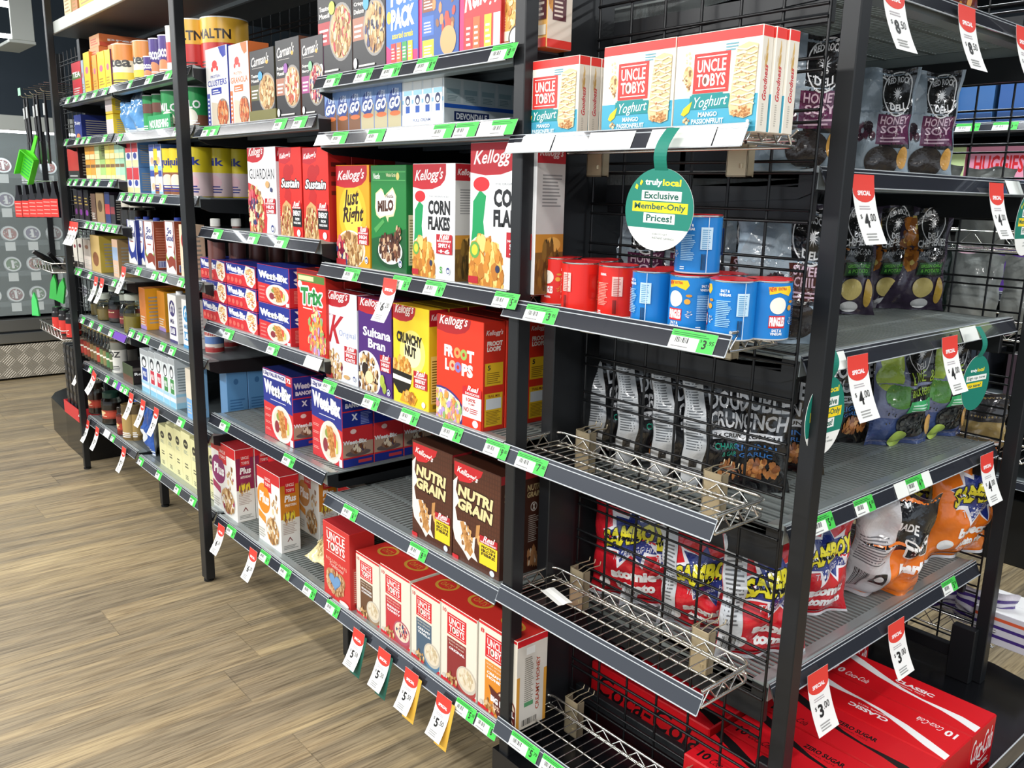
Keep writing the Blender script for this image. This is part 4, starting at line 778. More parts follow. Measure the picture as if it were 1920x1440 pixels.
def a_bowl8():
    a = a_sachet('CREAMY|HONEY', '#dc8a2a', '#6a2c22', '#7a3a2c', None, '8'); a.p([(0.3, 0.34), (1, 0.22), (1, 0.02), (0.55, 0.02)], '#5a211c'); a.t('BIG BOWL', 0.36, 0.16, 0.98, 0.23, '#ffffff', 0.05, slope=-0.03); a.t('35% EXTRA', 0.42, 0.09, 0.96, 0.14, '#e8c8b0', 0.02, slope=-0.03); return a
place(OB, 'box', '4f', 895, 967, 1338, 1158, 'creamy honey oat carton at the right end, partly behind the post', a_bowl8(), a_honey_side(), goldtop(), d=0.10, y=0.034)
# fourth bay, upper shelves
MU = 'muesli_box'
place(MU, 'box', '4a', 598, 661, 138, -52, 'black toasted muesli carton with a red band on the upper shelf', a_carman('#a82c34', 'Toasted', 'Muesli', '#ffffff', OATS+['#b3283c']), sideinfo('#5a3a34', None, '#6a4a42'), rows=2, d=0.06, group='red banded muesli cartons', y=0.062)
place(MU, 'box', '4a', 662, 723, 129, -60, 'black crispy muesli carton with a brown band on the upper shelf', a_carman('#a8705a', 'Crispy', 'Deluxe', '#ffffff', OATS+['#3a3f6e', '#2a2c48'], dot='#4a9cd4'), sideinfo('#5a3a34', None, '#6a4a42'), rows=2, d=0.06, group='brown banded muesli cartons', y=0.062)
place(CB, 'box', '4a', 724, 784, 118, -66, 'blue fun pack of assorted cereals with a pink foot', a_funpack(), sideinfo('#d11f6e', None, '#d9447c', '#f6dce8'), d=0.07, y=0.06)
place(CB, 'box', '4a', 786, 860, 108, -70, 'blue variety carton turned to its side panel, right of the fun pack', a_variety(), sideinfo('#b01c60', None, '#c8346e'), d=0.07, y=0.062)
place(CB, 'box', '4a', 861, 938, 96, -75, 'red variety carton with large white lettering beside the orange carton', a_kbox(), sideinfo('#b8202a', None, '#c8444a'), d=0.07, y=0.062)
place('bar_box', 'box', '4a', 940, 1025, 75, -66, 'orange oat bar carton crossing behind the front post', a_orange(), a_orange_side(), rows=1, d=0.072, y=0.075)
# long-life drinks
U = 'drink_carton'
us = (609, 632, 654, 677, 702, 727, 753)
for i in range(6):
    a = a_upgo('#7a5238' if i < 3 else '#b9ae8a'); place(U, 'drink carton', '4b', us[i], us[i+1], 244-1.2*i, 170-4*i, ['leftmost', 'second', 'third', 'fourth', 'fifth', 'sixth and rightmost'][i]+' small blue breakfast drink carton, counting from the left', a, a_simple('#5a78ac', lines=(0.2, 0.8, 10, '#9ab0d4')), y=0.062, d=0.045, group='small breakfast drink cartons', topc='#8a94a8')
place('milk_multipack', 'drink carton', '4b', 754, 832, 235, 155, 'blue and white milk multipack in a tray, under the black muesli shelf', a_devon(), a_devon_side(), d=0.33, y=0.062, topc='#b4bcc0')
# third bay
place(CB, 'box', '3b', 469, 521, 434, 277, 'white high-fibre cereal carton with berries, left of two orange-red ones', a_guardian(), sideinfo('#dcd8dc', "Kellogg's", '#e8e4e8', '#9a8a90'), d=0.06, y=0.05, rows=2, group='white high-fibre cartons', topc='#8c2028')
place(CB, 'box', '3b', 527, 568, 443, 277, 'left orange-red endurance cereal carton', a_sustain(), sideinfo('#c22420', None, '#b01d1c', '#f0c8c0'), d=0.06, y=0.05, rows=2, group='left orange-red cereal cartons', topc='#a01c1e')
place(CB, 'box', '3b', 571, 618, 451, 277, 'right orange-red endurance cereal carton, at the shelf end', a_sustain(), a_simple('#a81e1c', word=None, lines=(0.5, 0.9, 4, '#5a1414')), d=0.075, y=0.05, rows=3, group='right orange-red cereal cartons', topc='#a01c1e')
WB = 'wheat_biscuit_box'; zc = SH['3c'][3]
for r, (vb, vt) in enumerate(((602, 559), (557, 514), (512, 468))):
    for c, (u0, u1) in enumerate(((382, 427), (429, 483))):
        hh = 0.078
        place(WB, 'box', '3c', u0, u1, 606+c*12, 0, ['bottom', 'middle', 'top'][r]+' small blue wheat biscuit carton in the '+['left', 'right'][c]+' stack', a_weet('s'), a_weet_side('m'), y=0.05+0.006*r, d=0.14, z=zc+r*(hh+0.001), h=hh, group='small stacked wheat biscuit cartons', topc='#20308c')
for r in range(2):
    place(WB, 'box', '3c', 488, 546, 652, 0, ['lower', 'upper'][r]+' medium blue and red wheat biscuit carton beside the red and green carton', a_weet('m'), a_weet_side('m'), y=0.04, d=0.15, z=zc+r*0.1285, h=0.127, group='medium wheat biscuit cartons', topc='#20308c')
place(CB, 'box', '3c', 561, 613, 664, 503, 'red fruit puffs carton with green lettering at the shelf end', a_trix(), sideinfo('#c22c24', None, '#d04a40'), d=0.06, y=0.035, rows=2, group='red fruit puffs cartons', topc='#6c1a1e')
place(WB, 'box', '3d', 498, 551, 832, 690, 'large blue and red value wheat biscuit carton, the left one', a_weet('l'), a_weet_side('l'), y=0.065, d=0.11, rows=2, group='left large value cartons', topc='#16205c')
place(WB, 'box', '3d', 587, 643, 865, 708, 'large blue and red value wheat biscuit carton, the right one', a_weet('l'), a_weet_side('l'), y=0.09, d=0.112, rows=4, group='right large value cartons', topc='#16205c')
PB = 'muesli_box'
place(PB, 'box', '3e', 402, 445, 955, 823, 'white and magenta muesli carton beside the post', a_plus('#8c1c66', '#a82a5c'), a_plus_side('#8c1c4c', 'ANTIOXIDANT'), y=0.05, d=0.075, topc='#a8262a', rows=4, group='magenta muesli cartons')
place(PB, 'box', '3e', 487, 528, 1022, 874, 'white and orange muesli carton, the front one', a_plus('#e08a1e', '#e0932e'), a_plus_side('#cf7f1c', 'PROTEIN'), y=0.055, d=0.075, topc='#a8262a', group='orange muesli cartons')
z3 = SH['3e'][3]
m1 = carton_mesh(PB, 0.165, 0.262, 0.075, a_plus('#c98a4a', '#e0932e'), a_plus_side('#cf7f1c', 'PROTEIN'), None, '#cccccc', '#a8262a')
for (x, y), lab in zip(((-1.390, 0.255), (-1.390, 0.335), (-1.55, 0.21), (-1.55, 0.29)), ('white and orange muesli carton just behind the front orange one', 'white and orange muesli carton at the back, right column', 'dimmer orange muesli carton between the magenta and front orange ones', 'dimmer orange muesli carton one further back in the same gap')):
    put(m1, PB, (x, y, z3), 0, lab, 'box', 'orange muesli cartons')
m2 = carton_mesh('oat_box_grey', 0.12, 0.24, 0.07, a_plus('#8c8478', '#a89a84'), sideinfo('#9c9488', None, '#aaa294', '#6c665c'), None, '#9c9488', '#7c766c')
put(m2, PB, (-1.19, 0.30, z3), 0, 'grey-brown muesli carton at the back beside the oat bag', 'box')
a = Art(1, 1, '#e2d3a0'); a.food(0.5, 0.4, 0.42, 0.34, ['#d8c48a', '#eee0b4', '#cbb678'], 160, 0.03); a.r(0.2, 0.62, 0.6, 0.80, '#1c2440'); a.t('BULK', 0.22, 0.66, 0.40, 0.76, '#f0f0f0', 0.03); a.t('OATS', 0.42, 0.66, 0.58, 0.76, '#f0f0f0', 0.03)
bm_ = bag_mesh('oat_bag', 0.17, 0.26, 0.08, a, Art(1, 1, '#d8caa0'), 3, 0.006)
put(bm_, 'oat_bag', (PZ(566, 1085, z3).x, 0.085, z3+0.035), 0, 'cream clear bag of oats lying beside the tall red oats carton', 'bag', rot=(math.radians(-62), 0, math.radians(8)))
# third bay granolas
place(MU, 'box', '3a', 391, 431, 231, 92, 'white cluster cereal carton with blue lettering beside the post', a_clusters('#2a3a9c', 'CLUSTERS'), sideinfo('#2a3a9c', None, '#3a4aac'), d=0.06, y=0.06, topc='#e4e2de')
place(MU, 'box', '3a', 434, 470, 229, 84, 'white granola carton with orange lettering', a_clusters('#d4703a', 'GRANOLA'), sideinfo('#d4703a', None, '#dc8450'), d=0.075, y=0.065, topc='#e4ded6')
place(MU, 'box', '3a', 472, 517, 223, 96, 'black and olive muesli carton in its olive tray', a_carman('#5c5a34', 'Toasted', 'Muesli', '#ffffff', OATS, dot='#4a9cd4'), sideinfo('#3a3a2c', None, '#4a4a38'), d=0.06, y=0.06)
tr = MB(); x0 = PY(471, 224, 0.058).x; x1 = PY(518, 224, 0.058).x; zt = SH['3a'][3]
tr.box(x0-0.002, x1+0.002, 0.0555, 0.058, zt, zt+0.045, '#75703c'); tr.box(x0-0.004, x0-0.002, 0.0555, 0.125, zt, zt+0.045, '#75703c'); tr.box(x1+0.002, x1+0.004, 0.0555, 0.125, zt, zt+0.045, '#75703c')
tag(tr.build('display_tray', 'carton'), 'olive cardboard tray around the foot of the olive muesli carton', 'tray')
place(MU, 'box', '3a', 520, 564, 220, 76, 'black and brown protein muesli carton', a_carman('#a87058', 'Protein', 'Muesli', '#ffffff', ['#e0b88a', '#c9744a', '#efe0c6', '#b3452e'], '#1d1b1e', '#8a4a9c'), sideinfo('#6a4634', None, '#7a5644'), d=0.065, y=0.06, topc='#8a5c40')
place(MU, 'box', '3a', 567, 608, 214, 72, 'black muesli carton with a magenta band, next to the shelf end', a_carman('#9c3c7c', 'Super', 'Berry', '#ffffff', BERRY+['#efe6da'], '#2a2629', '#7ab88a'), sideinfo('#8c3270', None, '#9c4280'), d=0.06, y=0.06, topc='#8c3270')

# ---- mango oat bar cartons on the top wire shelf
zb1 = BZ[0]+0.0245
def bars(u0, u1, vb, vt, n, y, lab, dx=0.0, rz=0.0):
    x0 = PY(u0, vb, y).x; x1 = PY(u1, vb, y).x; h = PY(u0, vt, y).z-zb1
    me = carton_mesh('oat_bar_box', x1-x0, h, 0.030, a_utbar(), a_utbar_side(), None, '#f1ece0', '#d8352f')
    for i in range(n):
        put(me, 'oat_bar_box', ((x0+x1)/2+dx*i, y+0.015+i*0.0312, zb1), rz, lab if i == 0 else label_behind(lab, i), 'box', 'mango passionfruit oat bar cartons')
bars(974, 1082, 240, 119, 3, 0.045, 'cream and blue mango oat bar carton at the left end')
bars(1127, 1259, 235, 90, 3, 0.036, 'cream and blue mango oat bar carton in the middle')
bars(1261, 1418, 230, 70, 3, 0.030, 'cream and blue mango oat bar carton at the right end', 0.004)

# ---- short chip cans
def can_art(kind, rot):
    """full wrap, 12 columns; returns Art of arc length 2*pi*r"""
    blue = kind == 'blue'; base = '#1778c4' if blue else '#dc2a22'; a = Art(1, 1, base, 5)
    f = lambda x: x  # unit wrap: front logo centred at 0.5
    if blue: a.p([(0.42, 0.93), (0.43, 0.79), (0.50, 0.83), (0.575, 0.77), (0.60, 0.86), (0.585, 0.95), (0.5, 0.94)], '#f2c81f'); a.t('NEW', 0.425, 0.85, 0.475, 0.93, '#c9302c', 0.04); a.t('EXTRA', 0.485, 0.875, 0.55, 0.925, '#c9302c', 0.03)
    a.e(0.495, 0.60, 0.058, 0.15, '#f0e8da')
    if blue: a.r(0.437, 0.20, 0.553, 0.42, '#c9232c')
    a.t('PRINGLES', 0.442, 0.23, 0.548, 0.40, '#ffffff', 0.05); a.t('SALT &' if blue else 'ORIGINAL', 0.46, 0.13, 0.53, 0.18, '#f4f4f4', 0.03)
    if blue: a.t('VINEGAR', 0.452, 0.07, 0.538, 0.12, '#f4f4f4', 0.03)
    a.e(0.59, 0.56, 0.022, 0.05, '#e0a03a'); a.e(0.60, 0.67, 0.022, 0.025, '#c98a30'); a.food(0.605, 0.33, 0.022, 0.07, ['#d8dce4', '#8a96a8', '#e8d8b8'] if blue else ['#e0a03a', '#c98a30'], 14, 0.008)
    a.t('SALT &' if blue else 'ORIGINAL', 0.68, 0.83, 0.74, 0.88, '#f2f6fa', 0.03)
    if blue: a.t('VINEGAR', 0.672, 0.76, 0.75, 0.81, '#f2f6fa', 0.03)
    a.lines(0.655, 0.22, 0.76, 0.70, 15, '#9cc8e8' if blue else '#f0a090'); a.lines(0.655, 0.05, 0.70, 0.12, 2, '#e8f0f6')
    a.r(0.79, 0.42, 0.87, 0.82, '#bcd8ea' if blue else '#e8c0b8'); a.lines(0.80, 0.44, 0.86, 0.80, 10, '#4a88b8' if blue else '#a8605a'); a.bars(0.80, 0.05, 0.83, 0.34, '#1c1c1c', 8); a.r(0.835, 0.0, 0.84, 1, '#c8d8e4' if blue else '#c4241e')
    a.lines(0.10, 0.2, 0.22, 0.8, 12, '#9cc8e8' if blue else '#f0a090'); a.r(0.02, 0.3, 0.08, 0.8, '#0f62a8' if blue else '#c4241e')
    return a
def can_mesh(kind, r, h):
    mb = MB(); base = '#1778c4' if kind == 'blue' else '#dc2a22'
    mb.lathe([(r-0.0015, 0.0, '#c8c8c8'), (r, 0.0015, '#c8c8c8'), (r, 0.003, base), (r, h-0.003, base)], 44, cap=True)
    a = can_art(kind, 0); a.w = 2*math.pi*r; cyl_art(mb, a, r, 0.003, 0.0, h-0.006, 0, 0.007)
    return mb.mesh('chip_can_'+kind, ['tin'])
rimb = MB(); CR, CH = 0.0405, 0.103
rimb.lathe([(CR, CH-0.003), (CR+0.0012, CH-0.0015), (CR+0.0012, CH), (CR-0.0015, CH+0.001), (CR-0.0025, CH-0.001)], 44, col='#d8d8d6', cap=False); rim_me = rimb.mesh('can_rim', ['chrome'])
sealb = MB(); sealb.lathe([(CR+0.0002, CH+0.0006), (CR-0.001, CH+0.0016), (0.0001, CH+0.0016)], 40, col='#d3252a', cap=False)
sealb.prism([(-0.016, -CR-0.008), (0.016, -CR-0.008), (0.02, -CR+0.006), (-0.02, -CR+0.006)], CH+0.0017, CH+0.0021, axis='z', col='#c9232a'); seal_me = sealb.mesh('foil_seal', ['tin'])
cans = {k: can_mesh(k, CR, CH) for k in ('red', 'blue')}
def can(kind, x, y, z, rz, lab):
    o = put(cans[kind], 'chip_can', (x, y, z), rz, lab, 'can', 'short '+kind+' chip cans')
    r_ = link('rim', rim_me, o); s_ = link('foil_seal', seal_me, o, rot=(0, 0, 2.0)); s_['label'] = 'red foil seal'; return o
zc2 = BZ[1]+0.0245
def cx(u, y, v=590): return PY(u, v, y).x
for kind, u, y, rz, lab in (
    ('red', 1046, 0.135, 10, 'red chip can at the left end, pale oval half hidden'), ('red', 1087, 0.085, -118, 'red chip can in front showing its nutrition table'), ('red', 1156, 0.100, -78, 'red chip can right of the foremost red one'),
    ('red', 1120, 0.165, 60, 'red chip can at the back, only its lid edge showing'),
    ('blue', 1222, 0.072, -98, 'leftmost blue chip can, turned to its small print'), ('blue', 1294, 0.070, -4, 'blue chip can facing front with a pale oval and yellow flash'), ('blue', 1371, 0.064, -58, 'blue chip can right of the one facing front'),
    ('blue', 1437, 0.125, 62, 'blue chip can at the right end of the wire shelf'), ('blue', 1262, 0.148, -80, 'blue chip can behind, only its red lid showing on the left'), ('blue', 1350, 0.146, -30, 'blue chip can behind the stacked pair, right side')):
    can(kind, cx(u, y), y, zc2, math.radians(rz), lab)
can('blue', cx(1294, 0.076)+0.006, 0.078, zc2+CH+0.0035, math.radians(-62), 'blue chip can standing on top of another blue can')
# ================================================================== second and farthest bays
def fbox(name, cat, key, u0, u1, vb, vt, label, col, side=None, word=None, wc='#ffffff', bands=(), y=0.07, d=0.07, z=None, h=None, rows=1, group=None, topc=None, food=None, ell=None, seed=1, wy=(0.6, 0.75), lines=(0.1, 0.35, 4, '#c8c4ba')):
    return place(name, cat, key, u0, u1, vb, vt, label, a_simple(col, bands, word, wc, wy, food, seed, 0, lines, ell), a_simple(side or col, lines=(0.15, 0.85, 8, wc if side is None else '#9a958a')), y=y, d=d, z=z, h=h, rows=rows, group=group, topc=topc or col)
# 2b: cartons, bags, green tins
fbox('grocery_box', 'box', '2b', 201, 214, 252, 215, 'lower yellow carton with a lilac panel, in the two-high stack', '#ecca3a', '#e8c22a', bands=((0.1, 0.8, '#d8c8c8'),), y=0.065, d=0.12, group='stacked yellow cartons')
zz = SH['2b'][3]; hh = PY(201, 214, 0.065).z-zz
fbox('grocery_box', 'box', '2b', 201, 214, 252, 0, 'upper yellow carton with a lilac panel, in the two-high stack', '#ecca3a', '#e8c22a', bands=((0.1, 0.8, '#d8c8c8'),), y=0.07, d=0.12, z=zz+hh+0.001, h=0.10, group='stacked yellow cartons')
def softbag(name, w, h, th, base, seed, bands=(), word=None, wc='#ffffff', back='#b8bcc0', wr=0.005, wy=(0.55, 0.7), ell=None, food=None):
    return bag_mesh(name, w, h, th, a_simple(base, bands, word, wc, wy, food, seed, 0, (0.08, 0.2, 3, wc), ell), Art(1, 1, back), seed, wr)
def bagput(me, name, u, v, y, z, rz, label, cat='bag', group=None, tilt=0.0):
    return put(me, name, (PY(u, v, y).x, y, z), 0, label, cat, group, rot=(tilt, 0, rz))
mB = softbag('milk_powder_bag', 0.13, 0.215, 0.07, '#5f9bd4', 21, ((0.7, 1, '#27364a'), (0.0, 0.15, '#e6eef4')))
bagput(mB, 'milk_powder_bag', 247, 248, 0.11, zz, 0.1, 'left light blue soft pack with a dark top, behind the yellow stack', group='light blue soft packs'); bagput(mB, 'milk_powder_bag', 266, 248, 0.10, zz, -0.1, 'right light blue soft pack with a dark top, beside the green tray', group='light blue soft packs')
def tin(r, h, base, bands, label, u, v, y, z, cat='tin', word=None, wc='#ffffff', wy=(0.5, 0.7), rz=0.6, lid='#d9d9d6', group=None, ell=None, rim=0.004, name='grocery_tin'):
    k = (r, h, base, word, str(bands))
    if k not in _tin:
        mb = MB(); mb.lathe([(r*0.97, 0.0, base), (r, rim, base), (r, h-rim, base)], 32)
        a = a_simple(base, bands, word, wc, wy, None, 4, 0, (0.08, 0.25, 3, wc), ell); a.w = r*2.0; a2 = a_simple(base, bands, None); a2.w = 2*math.pi*r
        cyl_art(mb, a2, r, rim, 0.0, h-2*rim, 0, 0.012); cyl_art(mb, a, r+0.0002, rim, 0.0, h-2*rim, 0, 0.012)
        lb = MB(); lb.lathe([(r+0.001, h-rim), (r+0.001, h), (r-0.002, h+0.001), (r-0.004, h-0.001), (0.0001, h-0.001)], 32, col=lid, cap=False)
        _tin[k] = (mb.mesh(name, ['tin']), lb.mesh('lid', ['tin']))
    o = put(_tin[k][0], name, (PY(u, v, y).x, y, z), rz, label, cat, group); link('lid', _tin[k][1], o); return o
_tin = {}
fbox('display_tray', 'tray', '2b', 278, 320, 244, 218, 'green cardboard tray with white lettering on the second bay shelf', '#1f9a58', '#1a8a4e', word='NOURISHING', wy=(0.25, 0.75), y=0.055, d=0.012, lines=None)
for k, (u, y) in enumerate(((287, 0.12), (305, 0.13), (296, 0.20))): tin(0.036, 0.165, '#2d9a52', ((0.55, 0.8, '#7a4a3a'),), ['left', 'right', 'rear'][k]+' green drink pack standing in the green tray', u, 240, y, zz, 'drink pack', group='green drink packs')
for k, (u, y, v) in enumerate(((330, 0.12, 238), (372, 0.13, 236), (392, 0.22, 232))): tin(0.052, 0.165, '#2d9a52', ((0.1, 0.35, '#8a5a42'),), ['green malt tin left of the post', 'green malt tin just right of the post', 'green malt tin furthest right, behind the white cluster carton'][k], u, v, y, zz, word='MILO', ell=(0.5, 0.3, 0.3, 0.2, '#f0ead8'), group='green malt tins')
# 2a: tubs and tins
z2a = SH['2a'][3]; z1a = SH['1a'][3]
for k, (u, v, y) in enumerate(((243, 152, 0.14), (222, 160, 0.16), (279, 146, 0.17))): tin(0.068 if k == 0 else 0.060, 0.20, '#e9e2cc', ((0.65, 1, '#e08a3a'), (0.0, 0.38, '#ecd24a')), ['large orange and white tub in front', 'orange and white tub on the left, behind the large one', 'orange and white tub behind the small purple tin'][k], u, v, y, z2a, 'tub', word='tea', wc='#3a3a3a', lid='#f0d9c0', group='orange and white tubs')
for k, (u, v, y, h) in enumerate(((285, 141, 0.085, 0.10), (299, 137, 0.11, 0.17), (317, 133, 0.11, 0.17))): tin(0.030 if k == 0 else 0.036, h, '#41267c', ((0.02, 0.35, '#41267c'),), ['small purple cocoa tin in front', 'left tall purple cocoa tin', 'right tall purple cocoa tin beside the post'][k], u, v, y, z2a, word='cocoa', ell=(0.5, 0.25, 0.4, 0.2, '#d98a5a'), lid='#e8e4ec', group='purple cocoa tins')
for k, (u, y) in enumerate(((372, 0.16), (424, 0.22))): tin(0.088, 0.205, '#c9302c', ((0.55, 1.0, '#e9b23a'), (0.0, 0.06, '#d8d0c8')), ['large red and yellow tin just right of the post', 'large red and yellow tin further right on the top shelf'][k], u, 125, y, z2a, word='MALTN', wc='#2a1a14', wy=(0.62, 0.8), group='large red and yellow tins')
tin(0.032, 0.2, '#e4ddd4', ((0.3, 0.7, '#c9403a'),), 'red and white tin half hidden by the post', 330, 130, 0.12, z2a)
# 1a
T = 'tea_box'; gT = 'tea cartons of the farthest bay'
fbox(T, 'box', '1a', 137, 154, 169, 118, 'red tea carton at the far end of the top shelf', '#c9303a', '#8c2028', word='TEA', bands=((0.55, 0.72, '#5a7a3a'),), d=0.08)
for u0, u1, c, s, vt, lab in ((155, 159, '#a8b8c8', '#7a8a98', 112, 'slim pale blue carton beside the red tea carton'), (160, 171, '#e4c83c', '#dc8a3a', 98, 'yellow tea carton with orange sides beside the pale blue one'), (176, 184, '#eaa83c', '#dc7a3a', 103, 'narrow amber tea carton'), (186, 199, '#ead432', '#e0c42a', 97, 'bright yellow tea carton with a purple foot'), (200, 210, '#ecd83a', '#6a3a5c', 93, 'bright yellow tea carton with a purple side')):
    fbox(T, 'box', '1a', u0, u1, 166, vt, lab, c, s, y=0.065, d=0.08, lines=(0.2, 0.4, 3, '#b08a2c'), ell=(0.5, 0.6, 0.25, 0.08, '#c86a8a'))
# supports and long cartons stacked on top
for k, (xx, yy) in enumerate(((-3.22, 0.22), (-3.02, 0.22), (-3.22, 0.42), (-3.02, 0.42))):
    me = carton_mesh('carton', 0.17, 0.165, 0.16, a_simple('#d8b23a'), a_simple('#c89a3a')); put(me, 'grocery_carton', (xx, yy, z1a), 0, ['front left', 'front right', 'rear left', 'rear right'][k]+' ochre carton carrying the long orange cartons', 'carton', 'ochre cartons under the long ones')
me = carton_mesh('carton', 0.16, 0.055, 0.46, a_simple('#d9a070', lines=(0.2, 0.8, 3, '#c9503c')), a_simple('#d87a4a', ((0, 0.35, '#cc5a44'),), word='premium tea', wy=(0.45, 0.7)), None, '#c9744a', '#a85a3a')
for k, (xx, zq, yy) in enumerate(((-3.20, 0.166, 0.31), (-3.20, 0.2225, 0.315), (-3.0, 0.166, 0.34))): put(me, 'tea_carton', (xx, yy, z1a+zq), 0, ['lower long orange carton of the pair near the far end', 'upper long orange carton of the pair near the far end', 'long orange carton lying right of the stacked pair'][k], 'carton', 'long orange cartons')
# canopy load
for k, (u0, u1, c) in enumerate(((121, 134, '#ead49a'), (136, 146, '#c98a5a'), (150, 176, '#ecd83a'))):
    x0 = PY(u0, 25, 0.05).x; x1 = PY(u1, 25, 0.05).x; me = carton_mesh('carton', x1-x0, 0.22, 0.12, a_simple(c, lines=(0.3, 0.6, 4, '#b08a3a')), a_simple(c)); put(me, 'grocery_carton', ((x0+x1)/2, 0.11, cz+0.0305), 0, ['cream carton on top of the canopy shelf', 'brown carton on top of the canopy shelf', 'yellow carton on top of the canopy shelf'][k], 'carton', 'cartons on the canopy shelf')
# 1b
fbox('grocery_box', 'box', '1b', 141, 154, 256, 216, 'navy blue carton with a white word and an orange disc', '#24388c', '#1c2a6c', word='Toby', ell=(0.5, 0.15, 0.3, 0.14, '#e08a4a'), y=0.08, d=0.18, lines=None)
for k, (xx, c) in enumerate(((-3.52, '#aab0b0'), (-3.12, '#9aa2a4'), (-2.95, '#8a9294'))):
    me = carton_mesh('carton', 0.13, 0.12, 0.1, a_simple(c, lines=(0.2, 0.8, 5, '#6a7274')), a_simple(c)); put(me, 'grocery_box', (xx, 0.42, SH['1b'][3]), 0, ['pale grey carton at the back left of the navy carton shelf', 'pale grey carton at the back right of the navy carton', 'grey carton at the back near the bay divider'][k], 'box', 'grey cartons at the back')
def bottle(prof, mats, label, x, y, z, name='bottle', cat='bottle', group=None, capr=None, label_art=None, lr=None, lz=None, liquid=None, capcol='#d8d8d4', body='glass', bcol='#ffffff', rz=0):
    k = (str(prof), bcol, body, str(label_art and label_art.base), str(liquid), capcol)
    if k not in _bot:
        mb = MB(); mb.lathe(prof, 24, col=bcol, cap=True); parts = []
        if liquid: l_ = MB(); l_.lathe([(max(0.0005, r-0.003), zq) for r, zq in liquid[0]], 20, col=liquid[1]); parts.append(('contents', l_.mesh('contents', ['tin'])))
        if capr: c_ = MB(); t = prof[-1][1]; c_.lathe([(capr, t-0.012), (capr, t+0.014), (capr*0.9, t+0.017)], 20, col=capcol); parts.append(('cap', c_.mesh('cap', ['tin'])))
        if label_art:
            la = MB(); la.lathe([(lr+0.0006, lz[0]), (lr+0.0006, lz[1])], 28, col=label_art.base, cap=False); label_art.w = lr*2.2; cyl_art(la, label_art, lr+0.0008, lz[0], 0, lz[1]-lz[0], 0, 0.01); parts.append(('label', la.mesh('label', ['paper'])))
        _bot[k] = (mb.mesh(name, [body]), parts)
    o = put(_bot[k][0], name, (x, y, z), rz, label, cat, group)
    for n_, m_ in _bot[k][1]: link(n_, m_, o)
    return o
_bot = {}
# 1c: capsule carton and two layers of tea cartons
fbox('coffee_box', 'box', '1c', 130, 150, 338, 276, 'black coffee carton with a red patterned front', '#1c1a1c', '#241c20', bands=((0.28, 0.95, '#c2352c'),), y=0.07, d=0.16, lines=(0.1, 0.2, 1, '#b8b8b8'))
cols = ['#eda93a', '#eba044', '#cfe0a4', '#a9cf7a', '#e9d968', '#e6c85a', '#b8dcc0', '#a4d4b4']; ub = (163, 172, 181, 190, 200, 209, 218, 227, 236)
zq = SH['1c'][3]
for r in range(2):
    for i in range(8):
        if r == 1 and i == 3: continue
        fbox(T, 'box', '1c', ub[i], ub[i+1]-0.5, 337, 0, ['lower', 'upper'][r]+' '+['orange', 'amber', 'pale green', 'green', 'yellow', 'mustard', 'mint', 'sea green'][i]+' tea carton in the two-high row of the farthest bay', cols[i], cols[i], z=zq+r*0.101, h=0.10, y=0.065, d=0.09, group='two-high row of small tea cartons', bands=((0.62, 0.78, '#7a5a3a'), (0.0, 0.25, '#f0e6b0')), lines=None)
me = carton_mesh('tea_box', 0.05, 0.19, 0.1, a_simple('#2c8a58', lines=(0.2, 0.8, 6, '#9ad0b0')), a_simple('#1f7a4a')); put(me, T, (-2.795, 0.13, zq), 0, 'dark green tea carton at the right end of the tea row', 'box')
# 2c: formula cartons and milk flavouring tubs
z2c = SH['2c'][3]
for r in range(2):
    for i, (u0, u1) in enumerate(((240, 251), (252, 263))):
        fbox('milk_powder_box', 'box', '2c', u0, u1, 361, 0, ['lower', 'upper'][r]+' '+['left', 'right'][i]+' red and white milk powder carton left of the blue-topped cartons', '#ece6e2', '#5a86b8', bands=((0.55, 1, '#c4303a'), (0.0, 0.25, '#e9d9a0')), z=z2c+r*0.118, h=0.117, y=0.06, d=0.09, group='red and white milk powder cartons', lines=None, ell=(0.5, 0.42, 0.3, 0.12, '#3a4a9c'))
    for i, (u0, u1) in enumerate(((284, 294), (295, 306))):
        fbox('milk_powder_box', 'box', '2c', u0, u1, 363, 0, ['lower', 'upper'][r]+' '+['left', 'right'][i]+' white and blue milk powder carton beside the yellow tubs', '#e8e6ea', '#4a6cb0', bands=((0.75, 1, '#2c489c'), (0.0, 0.15, '#8ac0dc')), z=z2c+r*0.105, h=0.104, y=0.06, d=0.09, group='white and blue milk powder cartons', lines=None, ell=(0.5, 0.35, 0.3, 0.15, '#e0b890'))
for i, (u, y) in enumerate(((314, 0.10), (329, 0.11), (344, 0.12), (372, 0.11), (414, 0.20), (447, 0.27))):
    c = '#e9cfd0' if i >= 3 else '#8a5636'
    tin(0.046 if i < 3 else 0.062, 0.19, '#ecd62e', ((0.0, 0.50, c),), ['first', 'second', 'third', 'fourth', 'fifth', 'sixth'][i]+' yellow milk flavouring tub from the left'+(', brown print' if i < 3 else ', pink print, right of the post'), u, 365, y, z2c, 'tub', word='quik', wc='#23308c', wy=(0.60, 0.82), lid='#e8c828', group='yellow milk flavouring tubs', ell=(0.5, 0.3, 0.35, 0.16, '#f0dcc4' if i < 3 else '#f2c4cc'))
